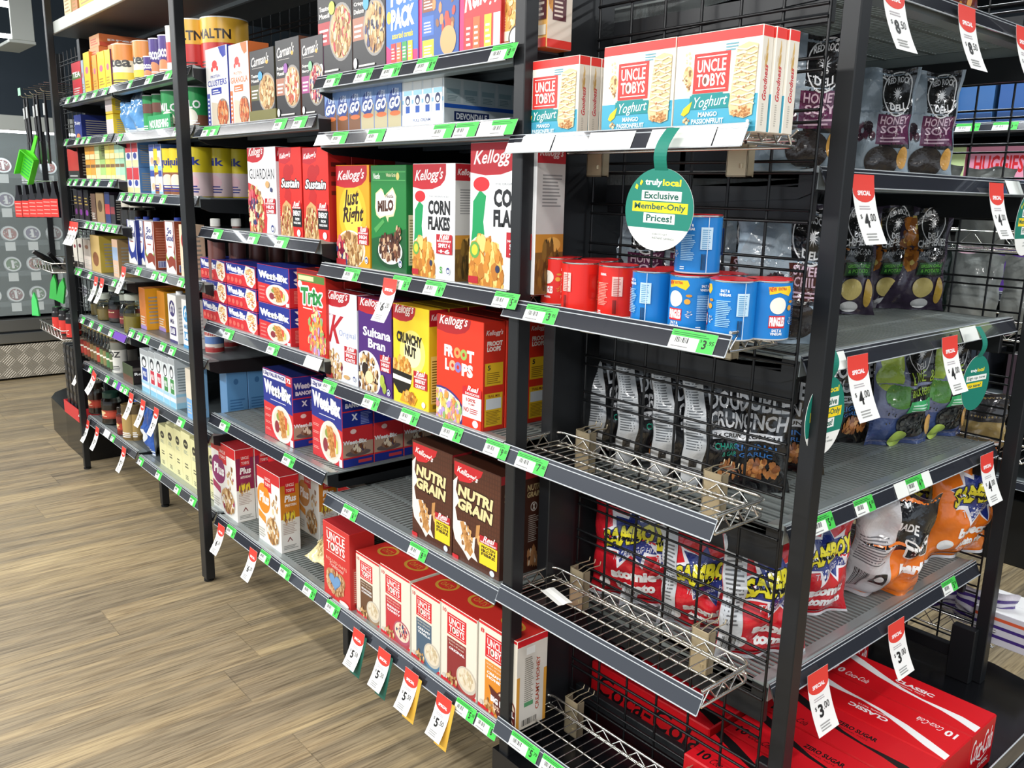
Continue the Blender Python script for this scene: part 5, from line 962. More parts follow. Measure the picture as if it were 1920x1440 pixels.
# 1d: dark packets
z1d = SH['1d'][3]
for u0, u1, c, lab, vt in ((141, 148, '#1c1a22', 'black coffee pouch with a purple spot, leftmost', 352), (149, 157, '#241c2c', 'black coffee pouch with a purple spot, second', 354), (160, 168, '#1c1c20', 'black coffee pouch with a gold spot, third', 356)):
    fbox('coffee_pouch', 'packet', '1d', u0, u1, 408, vt, lab, c, c, y=0.07, d=0.06, ell=(0.5, 0.25, 0.3, 0.1, '#8a3aa0'), lines=(0.5, 0.8, 3, '#b8a050'))
fbox('coffee_box', 'box', '1d', 173, 181, 413, 363, 'brown coffee carton beside the tan one', '#6e5648', '#5a463a', d=0.08); fbox('coffee_box', 'box', '1d', 183, 197, 417, 361, 'tan coffee carton with a dark ring', '#a08660', '#8a7050', ell=(0.5, 0.55, 0.28, 0.2, '#5a452c'), d=0.08, lines=None)
fbox('coffee_packet', 'packet', '1d', 199, 208, 417, 360, 'blue coffee packet with a red middle', '#2c3a6c', '#3a2c3c', bands=((0.3, 0.62, '#c43a40'),), d=0.06, lines=None); fbox('coffee_packet', 'packet', '1d', 209, 217, 419, 366, 'dark packet with a red middle, near the shelf end', '#2c2a30', '#1c1c20', bands=((0.35, 0.6, '#8c3a40'),), d=0.06, lines=None)
jar_p = [(0.033, 0.0), (0.036, 0.004), (0.037, 0.05), (0.034, 0.075), (0.027, 0.088), (0.027, 0.10)]
for k, (xx, yy) in enumerate(((-2.885, 0.09), (-2.80, 0.10), (-2.84, 0.17))): bottle(jar_p, 0, ['left small coffee jar with a pale lid at the shelf end', 'right small coffee jar with a pale lid at the shelf end', 'rear small coffee jar with a pale lid'][k], xx, yy, z1d, 'coffee_jar', 'jar', 'small coffee jars', 0.029, None, None, None, ([(0.033, 0.003), (0.033, 0.075)], '#2a1a12'), '#cfc9ba')
# 2d: long-life almond and soy cartons
def a_soy(c, kind):
    a = Art(1, 1, '#efece8'); a.r(0, 0, 1, 1, c); a.e(0.5, 0.62, 0.40, 0.36, '#f2f0ee'); a.r(0.1, 0.62, 0.9, 0.99, '#f2f0ee'); a.t('So', 0.3, 0.76, 0.75, 0.88, '#2a2a72', 0.04); a.t('Good', 0.14, 0.62, 0.88, 0.75, '#2a2a72', 0.05); a.lines(0.3, 0.5, 0.7, 0.56, 1, '#b0605a')
    if kind: a.e(0.5, 0.33, 0.46, 0.10, '#7ab84a'); a.e(0.5, 0.36, 0.40, 0.10, '#f2f0ee'); a.e(0.6, 0.22, 0.36, 0.12, '#8c3a2a')
    a.p([(0, 0), (0, 0.28), (0.3, 0.10), (0.7, 0.16), (1, 0.05), (1, 0)], '#efe9dc'); return a
def milk(name, key, u0, u1, vb, vt, label, front, side, y=0.065, d=0.065, group=None, capc='#2a3c8c', rows=1, cat='milk carton', topc='#e8e8e8'):
    x0, x1, zs, h = place(name, cat, key, u0, u1, vb, vt, label, front, side, y=y, d=d, group=group, rows=rows, topc=topc)

    for q in LASTN(rows):
        mb = MB(); mb.lathe([(0.014, h-0.001), (0.014, h+0.012), (0.012, h+0.014)], 14, col=capc); link('cap', mb.mesh('cap', ['tin']), q)
def LASTN(n): return [q for q in list(COL.objects)[-n:]]
s_br = a_simple('#9a4a32', lines=(0.25, 0.9, 12, '#b8705a')); s_br.r(0.15, 0.04, 0.9, 0.18, '#c8cce0'); s_br.bars(0.2, 0.05, 0.85, 0.17, '#3a3a8c')
GM = 'blue, white and brown milk alternative cartons'
milk('milk_carton', '2d', 243, 258, 495, 412, 'blue and white soy milk carton, leftmost of its shelf', a_soy('#23348c', 0), a_simple('#1c2c7c'), group=GM, rows=1)
milk('milk_carton', '2d', 261, 273, 499, 412, 'blue and white soy milk carton wedged behind the brown one', a_soy('#23348c', 0), a_simple('#1c2c7c'), y=0.085, group=GM)
milk('milk_carton', '2d', 274, 292, 503, 414, 'brown and white almond milk carton with a barcode on its side', a_soy('#8c3a2a', 1), s_br, y=0.05, group=GM, d=0.075)
milk('milk_carton', '2d', 313, 331, 511, 414, 'brown and white almond milk carton nearer the post', a_soy('#8c3a2a', 1), s_br, y=0.05, group=GM, d=0.075)
fbox('milk_carton', 'milk carton', '2d', 341, 356, 527, 421, 'cream and red milk carton partly behind the post', '#e6cdb0', '#dcc0a4', ell=(0.5, 0.7, 0.3, 0.14, '#b8303a'), y=0.05, d=0.07)
wj = [(0.030, 0.0), (0.032, 0.003), (0.032, 0.16), (0.022, 0.19), (0.016, 0.20), (0.016, 0.225)]
for k in range(6): bottle(wj, 0, ['first', 'second', 'third', 'fourth', 'fifth', 'sixth'][k]+' white-capped milk bottle going back from the post, second bay', -1.835-0.0*k, 0.09+0.082*k, SH['2d'][3], 'milk_bottle', 'bottle', 'white-capped bottles behind the post', 0.0185, None, None, None, None, '#eceae4', 'tin', '#8a5c56')
# 1e / 2e
z1e = SH['1e'][3]
for u0, u1, vb, vt, c, s, lab, e_ in ((140, 147, 502, 449, '#ded8cc', '#3a3430', 'slim white and black coffee carton, leftmost', '#8c2a3a'), (149, 158, 505, 447, '#dcd6ca', '#2c2826', 'slim white and black coffee carton, second', '#5a2230'), (160, 172, 510, 449, '#e6d8cc', '#d8c8bc', 'pale pink cocoa carton', '#b07a5a')):
    fbox('coffee_box', 'box', '1e', u0, u1, vb, vt, lab, c, s, bands=((0, 0.18, s),), ell=(0.5, 0.75, 0.28, 0.07, e_), d=0.10, y=0.06)
fbox('cocoa_box', 'box', '1e', 174, 190, 512, 441, 'large yellow-beige cocoa carton with a mug picture', '#cfb070', '#b8a044', ell=(0.5, 0.35, 0.34, 0.2, '#8c5a3a'), d=0.18, y=0.055, lines=None)
fbox('cocoa_box', 'box', '1e', 214, 224, 520, 449, 'pastel blue and peach carton near the shelf end', '#d8b498', '#a0845a', bands=((0.45, 0.8, '#9ab0cc'),), d=0.13, y=0.06)
fbox('cereal_drink_box', 'box', '2e', 265, 276, 622, 540, 'tall amber carton with a lilac foot, front one', '#c8783a', '#dc9c22', bands=((0, 0.09, '#9a84c0'),), d=0.12, y=0.07, rows=2, group='tall amber cartons')
fbox('cereal_drink_box', 'box', '2e', 299, 312, 628, 546, 'tall amber carton standing further right and back', '#cc8428', '#d8981f', bands=((0, 0.09, '#9a84c0'),), d=0.14, y=0.12)
for u0, u1, vb, vt, c, lab in ((319, 334, 641, 552, '#3c3468', 'white nut milk carton with a purple flower'), (337, 345, 647, 560, '#5a3c5c', 'white nut milk carton with a plum flower, set back'), (345, 360, 655, 562, '#3a8cc0', 'white nut milk carton with a blue flower')):
    a = Art(1, 1, '#e8e6e2'); a.e(0.5, 0.72, 0.36, 0.17, c); [a.e(0.5+0.17*math.cos(t), 0.72+0.08*math.sin(t), 0.06, 0.045, '#e8e6e2') for t in (0.5, 1.57, 2.6, 3.7, 5.7)]; a.r(0.15, 0.16, 0.85, 0.34, c); a.t('Milk', 0.2, 0.40, 0.7, 0.5, c, 0.02); a.t('LAB', 0.22, 0.19, 0.7, 0.31, '#ffffff', 0.03); a.r(0, 0, 1, 0.06, c)
    milk('milk_carton', '2e', u0, u1, vb, vt, lab, a, a_simple('#dedcd8', lines=(0.2, 0.8, 8, '#b0aeb0')), y=0.055 if u0 != 337 else 0.12, d=0.07, capc='#e8e6e2')
for k in range(3): tin(0.037, 0.105, '#dcd2c8', ((0.35, 0.65, '#5a7ab0'), (0.0, 0.18, '#b03a3a')), ['first', 'second', 'third'][k]+' condensed milk tin going back from the post', 404+28*k, 672, 0.12+0.10*k, SH['2e'][3], word='milk', wc='#b03a3a', wy=(0.7, 0.9), lid='#b8483c', group='condensed milk tins')
# 1f: glass jars
z1f = SH['1f'][3]
def jar(R, H): return [(R*0.9, 0.0), (R, 0.006), (R, H*0.55), (R*0.88, H*0.68), (R*0.62, H*0.78), (R*0.62, H*0.82), (R*0.80, H*0.84), (R*0.80, H)]
for k, (u, v, y, R, H, lc) in enumerate(((183, 598, 0.10, 0.030, 0.125, '#7a6228'), (200, 602, 0.09, 0.042, 0.125, '#8a7030'), (223, 612, 0.12, 0.045, 0.175, '#33221a'), (238, 613, 0.10, 0.030, 0.15, '#4a1c1c'), (254, 616, 0.08, 0.050, 0.175, '#9a8428'))):
    la = a_simple('#7a2a2a' if k in (2, 3) else '#c9b05a', word='gold', wc='#efe0b0')
    bottle(jar(R, H), 0, ['smallest', 'small round', 'tall dark', 'slim red-labelled', 'large amber'][k]+' glass coffee jar with a glass lid on the farthest bay shelf', PY(u, v, y).x, y, z1f, 'coffee_jar', 'jar', 'glass coffee jars', R*0.82, la if k in (2, 3) else None, R, (H*0.15, H*0.4), ([(R*0.93, 0.006), (R*0.97, 0.01), (R*0.97, H*0.5)], lc), '#aeb4a8')
# 1g: slim bottles
z1g = SH['1g'][3]; sb = [(0.020, 0.0), (0.0215, 0.004), (0.0215, 0.115), (0.013, 0.145), (0.012, 0.165), (0.012, 0.19)]
pal = ['#a8342c', '#b04030', '#9c4a30', '#8a6a40', '#7c6a48', '#a8402c', '#6a7a4a', '#8a7a50', '#4a7a4a', '#5c6a44']
for k in range(10):
    u = 163+5.8*k; bottle(sb, 0, ['first', 'second', 'third', 'fourth', 'fifth', 'sixth', 'seventh', 'eighth', 'ninth', 'tenth'][k]+' slim syrup bottle from the left, farthest bay', PY(u, 690, 0.075).x, 0.075, z1g, 'syrup_bottle', 'bottle', 'row of slim syrup bottles', 0.0135, a_simple(pal[k], ((0.5, 0.62, '#e8e0d0'),)), 0.0215, (0.02, 0.10), ([(0.019, 0.004), (0.019, 0.11)], '#4a3424'), '#b09a58')
tin(0.040, 0.165, '#e0ddd4', ((0.75, 1, '#7a7a70'),), 'white-labelled jar right of the slim bottles', 226, 700, 0.10, z1g, word='OZ', wc='#3a3a3a', lid='#6a5a48'); tin(0.055, 0.18, '#5a4232', ((0.0, 0.5, '#c8c0b4'),), 'large brown tin behind the black coffee carton', 240, 690, 0.19, z1g, lid='#4a3a2c')
place('coffee_box', 'box', '1g', 233, 251, 730, 680, 'black and red coffee carton at the end of the slim bottle shelf', a_simple('#4a5a3a', ((0.0, 0.4, '#6a4a3a'), (0.4, 1.0, '#3c4a34'))), a_simple('#1a1618', ((0.75, 0.92, '#5a5450'), (0.1, 0.6, '#2a2426')), word='Roast', wy=(0.5, 0.66)), y=0.055, d=0.09, topc='#1a1618')
# 2f: striped milk cartons
def a_dev(c):
    a = Art(1, 1, '#dfe6e8'); a.r(0, 0.0, 1, 0.12, '#8cc4de'); a.r(0, 0.2, 1, 0.27, '#a8d0e4'); a.e(0.5, 0.72, 0.3, 0.13, '#2a3440'); a.e(0.5, 0.70, 0.2, 0.08, '#eceeee'); a.r(0.2, 0.28, 0.82, 0.58, c); a.t('MILK', 0.28, 0.38, 0.74, 0.50, '#f2f2f2', 0.03); a.r(0, 0.88, 1, 1, '#aab0b4'); return a
s_dev = a_simple('#cfd6d8', ((0.0, 0.12, '#9ccbe0'), (0.24, 0.30, '#9ccbe0')), lines=(0.35, 0.85, 9, '#8c9698'))
for k, (u0, u1, vb, vt, c, lab) in enumerate(((267, 281, 735, 655, '#2348a0', 'striped milk carton with a blue label'), (283, 294, 742, 660, '#c43048', 'striped milk carton with a red label, left one'), (295, 307, 749, 663, '#c43048', 'striped milk carton with a red label, right one'), (308, 319, 756, 669, '#3c8a4a', 'striped milk carton with a green label, left one'), (320, 331, 763, 672, '#3c8a4a', 'striped milk carton with a green label, right one'))):
    milk('milk_carton', '2f', u0, u1, vb, vt, lab, a_dev(c), s_dev, y=0.05, d=0.085 if k < 4 else 0.10, capc='#c8ccd0', group='striped milk cartons', topc='#b8bec2')
fbox('milk_carton', 'milk carton', '2f', 352, 362, 786, 692, 'beige and blue milk carton beside the post', '#dcd2c0', '#88b4d8', bands=((0.0, 0.4, '#7aaedc'),), y=0.045, d=0.07)
for k in range(5):
    me = carton_mesh('milk_carton', 0.07, 0.245, 0.085, a_simple('#6a9ccc'), a_simple('#5a90c0', ((0.0, 0.05, '#4a80b0'),), lines=(0.12, 0.55, 9, '#3a6c9c'), ell=(0.45, 0.82, 0.12, 0.05, '#3a6c9c'))) if k == 0 else me
    put(me, 'milk_carton', (-1.845, 0.135+0.088*k, SH['2f'][3]), 0, ['first', 'second', 'third', 'fourth', 'fifth'][k]+' plain blue long-life carton going back, right of the post', 'milk carton', 'plain blue long-life cartons')
# 1h: brown coffee jars
z1h = SH['1h'][3]
def njar(R, H): return [(R*0.85, 0.0), (R, 0.008), (R*0.92, H*0.3), (R, H*0.55), (R*0.95, H*0.66), (R*0.72, H*0.76), (R*0.72, H*0.80)]
for k, (u, v, y, R, H, lc, cc) in enumerate(((163, 770, 0.13, 0.030, 0.12, '#5a2c1c', '#2a201c'), (172, 776, 0.12, 0.030, 0.13, '#a83a2c', '#2a201c'), (184, 783, 0.08, 0.046, 0.20, '#3a1c12', '#2c211c'), (212, 798, 0.08, 0.052, 0.20, '#2a1a10', '#1c3a30'), (233, 820, 0.06, 0.032, 0.17, '#a02c26', '#1c1614'))):
    bottle(njar(R, H), 0, ['smallest brown coffee jar at the far left', 'small brown coffee jar with a red label', 'large brown coffee jar with a dark lid', 'large brown coffee jar with a dark green lid', 'slim brown coffee jar with a red label at its foot'][k], PY(u, v, y).x, y, z1h, 'coffee_jar', 'jar', 'brown coffee jars', R*0.8, a_simple('#b8402c' if k != 3 else '#c44a34', lines=(0.3, 0.7, 3, '#e8d8b8'), ell=(0.5, 0.7, 0.3, 0.2, '#e0c08a')), R*0.93, (H*0.18, H*0.42), ([(R*0.88, 0.008), (R*0.9, H*0.6)], lc), cc)
for k, (u, v) in enumerate(((246, 826), (260, 836))): tin(0.036, 0.185, '#b0935a', ((0.75, 1, '#5a4a30'), (0.0, 0.12, '#7a6238')), ['left', 'right'][k]+' tall gold coffee tin on the bottom shelf', u, v, 0.065+0.03*k, z1h, lid='#6a5838', group='tall gold coffee tins')
mB2 = softbag('sugar_bag', 0.135, 0.24, 0.075, '#2458b0', 31, ((0.0, 0.1, '#dfe6f0'),), ell=(0.5, 0.4, 0.3, 0.14, '#e8eef4'))
for k, (u, y) in enumerate(((274, 0.14), (288, 0.085))): bagput(mB2, 'sugar_bag', u, 868, y, SH['2g'][3], 0.15-0.3*k, ['rear dark blue sugar bag on the bottom shelf', 'front dark blue sugar bag with a white patch'][k], group='dark blue sugar bags')
def a_alm():
    a = Art(1, 1, '#e6e2ac'); a.e(0.5, 0.78, 0.26, 0.09, '#2c2c2a'); a.t('MILK', 0.36, 0.755, 0.64, 0.80, '#e6e2ac', 0.02); a.lines(0.25, 0.58, 0.75, 0.66, 3, '#8a9a8c'); a.lines(0.3, 0.3, 0.7, 0.42, 2, '#5c5c4a'); a.lines(0.3, 0.06, 0.7, 0.16, 3, '#5c5c4a'); return a
for k, (u0, u1, vb, vt) in enumerate(((302, 315, 880, 797), (316, 330, 890, 799), (331, 344, 903, 806), (345, 361, 915, 811), (362, 374, 925, 826))): milk('milk_carton', '2g', u0, u1, vb, vt, ['first', 'second', 'third', 'fourth', 'fifth'][k]+' cream-coloured almond milk carton from the blue bags', a_alm(), a_simple('#d8d4a0', lines=(0.2, 0.8, 6, '#9a9878')), y=0.06, d=0.075, capc='#d8d4b0', group='cream almond milk cartons', topc='#d8d4a0')
me = carton_mesh('milk_carton', 0.075, 0.225, 0.075, a_alm(), a_simple('#e2dea8', ell=(0.5, 0.72, 0.3, 0.1, '#2c2c2a'), lines=(0.2, 0.55, 6, '#c08a6a'))); put(me, 'milk_carton', (-1.955, 0.105, SH['2g'][3]), 0, 'cream-coloured almond milk carton just right of the post', 'milk carton', 'cream almond milk cartons')
def ux(u, z, y=0.0):
    lo, hi = -5.0, 1.2
    for _ in range(40):
        m = (lo+hi)/2; d = Vector((m, y, z))-CAM; uu = 960+FPX*d.dot(R0)/d.dot(R2)
        if uu < u: lo = m
        else: hi = m
    return (lo+hi)/2
def uy(u, z, x=0.582):
    lo, hi = 0.0, 3.0
    for _ in range(40):
        m = (lo+hi)/2; d = Vector((x, m, z))-CAM; uu = 960+FPX*d.dot(R0)/d.dot(R2)
        if uu < u: lo = m
        else: hi = m
    return (lo+hi)/2
# ================================================================== end bay goods
def txtlines(a, x0, y0, x1, y1, n, c): a.lines(x0, y0, x1, y1, n, c); return a
def a_samboy(base='#cf1f2c', txt='atomic', txt2='tomato', edge=False, s=1):
    a = Art(1, 1, base, s); a.star(0.56, 0.62, 0.44, 0.27, '#f0eef4', 9, 0.62); a.star(0.56, 0.62, 0.39, 0.235, '#22307c', 9, 0.62)
    a.to('SAMBOY', 0.18, 0.57, 0.97, 0.73, '#e8dc2c', '#14161c', 0.014, 0.05, 0.1, slope=0.14); a.t('The flavour HITS', 0.34, 0.48, 0.90, 0.53, '#e8e4ec', 0.0, 0.2, slope=0.12)
    a.t(txt, 0.30, 0.24, 0.86, 0.34, '#ffffff', 0.06, slope=0.02); a.t(txt2, 0.36, 0.13, 0.86, 0.22, '#ffffff', 0.06, slope=0.02); a.e(0.2, 0.16, 0.08, 0.05, '#f0f0f0'); a.lines(0.2, 0.05, 0.7, 0.09, 1, '#5a1014')
    a.r(0, 0, 1, 0.025, '#d8d8dc'); a.r(0, 0.975, 1, 1, '#d8d8dc')
    if edge: a.r(0, 0, 0.20, 1, '#c9ccd0'); txtlines(a, 0.02, 0.3, 0.18, 0.85, 16, '#6a6c70'); a.bars(0.03, 0.1, 0.16, 0.2)
    return a
def silver(s=1):
    a = Art(1, 1, '#c4c7cb', s); txtlines(a, 0.15, 0.25, 0.85, 0.85, 22, '#74777c'); a.bars(0.3, 0.08, 0.7, 0.18); return a
BG = {}
BG['red'] = bag_mesh('chip_bag_red', 0.20, 0.27, 0.085, a_samboy(), silver(), 1, 0.006)
BG['rede'] = bag_mesh('chip_bag_red_edge', 0.20, 0.27, 0.085, a_samboy(edge=True, s=4), silver(2), 2, 0.008)
BG['or'] = bag_mesh('chip_bag_orange', 0.20, 0.27, 0.095, a_samboy('#ee7a1c', 'barbecue', 'potato chips', s=6), silver(3), 5, 0.008)
def a_mix():
    a = Art(1, 1, '#ee7a1c', 8); a.r(0, 0.62, 1, 1, '#16161a'); a.p([(0, 0.62), (0.4, 0.5), (0.7, 0.62)], '#16161a'); a.t('MADE', 0.40, 0.72, 0.72, 0.80, '#e8e8e8', 0.03, slope=-0.04); a.to('M', 0.60, 0.50, 0.93, 0.64, '#141414', '#f4f0ec', 0.02, 0.05)
    a.t('barb', 0.58, 0.30, 0.98, 0.42, '#ffffff', 0.06); a.r(0, 0, 0.46, 0.96, '#c9c6c8'); txtlines(a, 0.03, 0.42, 0.42, 0.68, 10, '#6c6a6e'); a.bars(0.06, 0.12, 0.2, 0.34); a.r(0.26, 0.2, 0.42, 0.34, '#1a1a1a'); a.e(0.34, 0.27, 0.05, 0.04, '#e8e8e8'); return a
BG['mix'] = bag_mesh('chip_bag_mix', 0.19, 0.27, 0.09, a_mix(), silver(4), 9, 0.010)
def a_double(edge=0.0, col='#2c9c84', last='CHARGRILL', s=1):
    a = Art(1, 1, '#141417', s); x = 0.30 if edge else 0.12; a.p([(x+0.22, 0.96), (x+0.42, 0.96), (x+0.32, 0.84)], '#e8a81c'); a.r(x+0.1, 0.95, x+0.5, 0.965, '#c9302c')
    a.t('DOUBLE', x, 0.68, 0.96, 0.82, '#d4d6da', 0.03); a.t('CRUNCH', x, 0.53, 0.96, 0.66, '#d4d6da', 0.03); a.r(x+0.04, 0.44, 0.92, 0.505, '#d4d6da'); a.t('2x CRUNCH', x+0.07, 0.455, 0.89, 0.49, '#141417', 0.03)
    a.t(last, x+0.06, 0.36, 0.9, 0.41, col, 0.02); a.t('& GARLIC', x+0.16, 0.30, 0.8, 0.34, col, 0.02); a.food(0.66, 0.2, 0.24, 0.07, ['#b8743c', '#8a5028', '#d49a5a'], 26, 0.05); a.e(x+0.1, 0.1, 0.09, 0.045, '#d8d8dc')
    if edge: a.r(0, 0, edge, 1, '#bfc2c5'); txtlines(a, 0.02, 0.35, edge-0.03, 0.93, 26, '#5c6064'); a.r(0.08, 0.2, edge-0.06, 0.27, '#26262a')
    return a
BG['dbl'] = bag_mesh('chip_bag_black', 0.185, 0.275, 0.075, a_double(0.24, s=2), silver(6), 11, 0.007)
BG['dblf'] = bag_mesh('chip_bag_black_front', 0.185, 0.275, 0.075, a_double(0, '#3a78c0', 'ORIGINAL', s=3), silver(7), 12, 0.007)
def deli(a, cx, cy, r, c='#e8e8ea', bg='#18181a'):
    a.e(cx, cy, r, r*1.05, c); a.e(cx, cy, r*0.93, r*0.98, bg); a.star(cx, cy, r*0.36, r*0.36, c, 12, 0.35, jit=0); a.t('RED ROCK', cx-r*0.72, cy+r*0.36, cx+r*0.72, cy+r*0.66, c, 0.03, arc=r*0.15); a.t('DELI', cx-r*0.5, cy-r*0.72, cx+r*0.5, cy-r*0.40, c, 0.03, arc=-r*0.1)
def a_lime():
    a = Art(1, 1, '#6f7593', 3); a.r(0, 0, 1, 0.28, '#3f5080'); a.e(0.22, 0.82, 0.17, 0.13, '#b4cc5a'); a.e(0.18, 0.66, 0.17, 0.13, '#a2c04a'); a.e(0.32, 0.50, 0.19, 0.12, '#4f8a3a'); a.r(0.42, 0.42, 0.95, 1, '#18181a'); deli(a, 0.68, 0.88, 0.18)
    a.t('LIME &', 0.46, 0.62, 0.92, 0.73, '#a8c83c', 0.0); a.t('BLACK PEPPER', 0.45, 0.50, 0.93, 0.57, '#8aa838', 0.02); a.r(0.44, 0.34, 0.93, 0.46, '#3fae6a'); txtlines(a, 0.5, 0.36, 0.88, 0.44, 3, '#c8f0d8'); a.e(0.62, 0.22, 0.26, 0.15, '#26282a'); a.food(0.62, 0.22, 0.22, 0.12, ['#3a3c3a', '#1c1e20', '#4a4c48'], 60, 0.03)
    a.e(0.9, 0.20, 0.08, 0.10, '#d9a860'); a.e(0.42, 0.07, 0.14, 0.09, '#a8c050'); a.food(0.2, 0.32, 0.1, 0.1, ['#1c1c20'], 6, 0.015); return a
BG['lime'] = bag_mesh('chip_bag_lime', 0.20, 0.285, 0.085, a_lime(), silver(8), 15, 0.008)
def a_grey(c='#8a98a4', band='#5c2448', t1='HONEY', t2='SOY'):
    a = Art(1, 1, c, 4); a.e(0.3, 0.5, 0.3, 0.4, '#9aa6b0'); a.p([(0.52, 1), (0.95, 1), (0.98, 0.28), (0.56, 0.30)], '#1a1a1e'); a.r(0.50, 0.32, 0.96, 0.60, band); deli(a, 0.74, 0.78, 0.20); a.t(t1, 0.54, 0.50, 0.93, 0.57, '#d8b8c8', 0.02); a.t(t2, 0.56, 0.42, 0.92, 0.49, '#d8b8c8', 0.02); txtlines(a, 0.56, 0.34, 0.92, 0.40, 2, '#c8a8b8')
    a.e(0.62, 0.17, 0.24, 0.14, '#2c2422'); a.e(0.90, 0.20, 0.07, 0.10, '#d09a48'); a.food(0.36, 0.42, 0.1, 0.1, ['#2a1c24', '#4a2a38'], 12, 0.05); return a
BG['grey'] = bag_mesh('chip_bag_grey', 0.20, 0.285, 0.085, a_grey(), silver(9), 17, 0.008)
BG['sweet'] = bag_mesh('chip_bag_sweet', 0.21, 0.285, 0.09, a_grey('#97a9b8', '#4a2420', 'SWEET', 'CHILLI'), silver(10), 18, 0.010)
def a_purple():
    a = Art(1, 1, '#382e40', 6); a.food(0.42, 0.66, 0.12, 0.26, ['#c8862c', '#b06a24', '#d8c06a', '#8a5020'], 26, 0.08); a.p([(0.48, 1), (0.92, 1), (0.95, 0.34), (0.54, 0.34)], '#121214'); deli(a, 0.72, 0.84, 0.17); a.t('CHEF SERIES', 0.50, 0.63, 0.94, 0.70, '#e0e0e0', 0.02); a.t('Andy Cooks', 0.56, 0.53, 0.90, 0.60, '#c8c8c8', -0.01, 0.4); a.r(0.55, 0.36, 0.93, 0.48, '#1e4a22'); a.t('GREEN CHILLI', 0.58, 0.43, 0.90, 0.46, '#6ac048', 0.02); a.t('& POTATO', 0.60, 0.38, 0.88, 0.415, '#6ac048', 0.02)
    a.e(0.66, 0.23, 0.14, 0.10, '#cbb870'); a.e(0.90, 0.20, 0.06, 0.13, '#b8963c'); a.e(0.66, 0.07, 0.13, 0.05, '#d0d0d0'); a.r(0, 0, 0.08, 0.2, '#8a8a90'); return a
BG['pur'] = bag_mesh('chip_bag_purple', 0.20, 0.285, 0.085, a_purple(), silver(11), 19, 0.008)
def ebag(kind, u, v, key, rz, label, tilt=0.0, group=None, dx=0, dy=0, dz=0.001, yy=None, xx=None, sc=1.0):
    z = E[key]
    if yy: p = Vector((ux(u, z+0.13, yy), yy, z)); dx = dy = 0
    elif xx: p = Vector((xx, uy(u, z+0.13, xx), z)); dx = dy = 0
    else: p = PZ(u, v, z)
    o = put(BG[kind], 'chip_bag', (p.x+dx, p.y+dy, z+dz), 0, label, 'chip bag', group, rot=(math.radians(tilt), 0, math.radians(rz))); o.scale = (sc, sc, sc); return o
GR = 'red tomato chip bags behind the mesh'
ebag('red', 1185, 1165, 'E1', 22, 'red chip bag with a full blue star, leftmost behind the mesh', group=GR, dx=0.02, dy=0.05, sc=1.08, yy=0.335)
ebag('rede', 1245, 1205, 'E1', 48, 'red chip bag with a silver edge, second from the left behind the mesh', -6, GR, sc=1.05, yy=0.375)
ebag('rede', 1318, 1238, 'E1', 30, 'red chip bag with a silver edge, third, slumping behind the mesh', 8, GR, dy=0.02, yy=0.355)
ebag('rede', 1432, 1290, 'E1', 60, 'red chip bag with a silver edge, rightmost behind the mesh beside the post', 0, GR, dx=-0.02, dy=0.02, sc=1.12, yy=0.365)
ebag('red', 1290, 1160, 'E1', 30, 'red chip bag at the back between the silver-edged ones', 0, GR, dy=0.03, yy=0.50)
ebag('red', 1528, 1180, 'E1', 66, 'red tomato chip bag just right of the front post', 0, xx=0.44)
ebag('mix', 1652, 1140, 'E1', 52, 'silver, black and orange chip bag leaning over the shelf edge', 14, dx=-0.05, dy=0.0, dz=0.004, sc=1.12, xx=0.485)
ebag('or', 1710, 1080, 'E1', 62, 'orange barbecue chip bag behind the silver-backed one', 0, dx=-0.04, dy=0.06, sc=1.12, xx=0.38)
ebag('or', 1795, 1080, 'E1', 72, 'orange barbecue chip bag nearest the rear post, swollen and upright', 0, dx=-0.03, sc=1.22, xx=0.50)
GB = 'black crunchy chip bags'
for k, (u, v, rz, lab, kd) in enumerate(((1160, 888, 62, 'first black chip bag with a silver back panel, behind the mesh', 'dbl'), (1222, 898, 60, 'second black chip bag with a silver back panel', 'dbl'), (1290, 905, 62, 'third black chip bag with a silver back panel', 'dbl'), (1352, 912, 55, 'fourth black chip bag with a silver back panel', 'dbl'))): ebag(kd, u, v, 'E2', rz, lab, -5, GB, yy=0.36)
ebag('dblf', 1408, 885, 'E2', 30, 'black chip bag showing its front, fifth behind the mesh', 0, GB, yy=0.42); ebag('dblf', 1478, 868, 'E2', 28, 'black chip bag with blue wording, right beside the post', 0, GB, yy=0.60)
ebag('dblf', 1580, 860, 'E2', 62, 'black and white chip bag half hidden behind the post and hanging tag', 0, GB, dx=-0.03, xx=0.30)
ebag('lime', 1690, 842, 'E2', 64, 'lime pepper chip bag, left of the two', 0, 'lime pepper chip bags', dx=-0.02, xx=0.40); ebag('lime', 1762, 826, 'E2', 68, 'lime pepper chip bag, right of the two, half behind a tag', 0, 'lime pepper chip bags', dx=-0.01, xx=0.43)
ebag('grey', 1180, 500, 'E3', 35, 'grey deli chip bag at the far left behind the mesh', 0, 'grey deli chip bags on the cans level', yy=0.40); ebag('grey', 1255, 560, 'E3', 40, 'grey deli chip bag behind the red chip cans', 0, 'grey deli chip bags on the cans level', yy=0.48)
ebag('sweet', 1372, 615, 'E3', 30, 'grey deli chip bag with a black panel, behind the stacked blue can', 0, 'sweet chilli chip bags', yy=0.50); ebag('sweet', 1470, 640, 'E3', 44, 'pale grey sweet chilli chip bag leaning by the front post', -5, 'sweet chilli chip bags', dx=-0.02, dy=0.03, yy=0.40)
for k, (u, v) in enumerate(((1575, 580), (1640, 574), (1708, 578))): ebag('pur', u, v, 'E3', 40, ['first dark purple deli chip bag, mostly behind the post', 'second dark purple deli chip bag, middle one', 'third dark purple deli chip bag, fully visible with its oval badge'][k], [-6, 4, 0][k], 'dark purple deli chip bags', xx=[0.24, 0.22, 0.30][k])
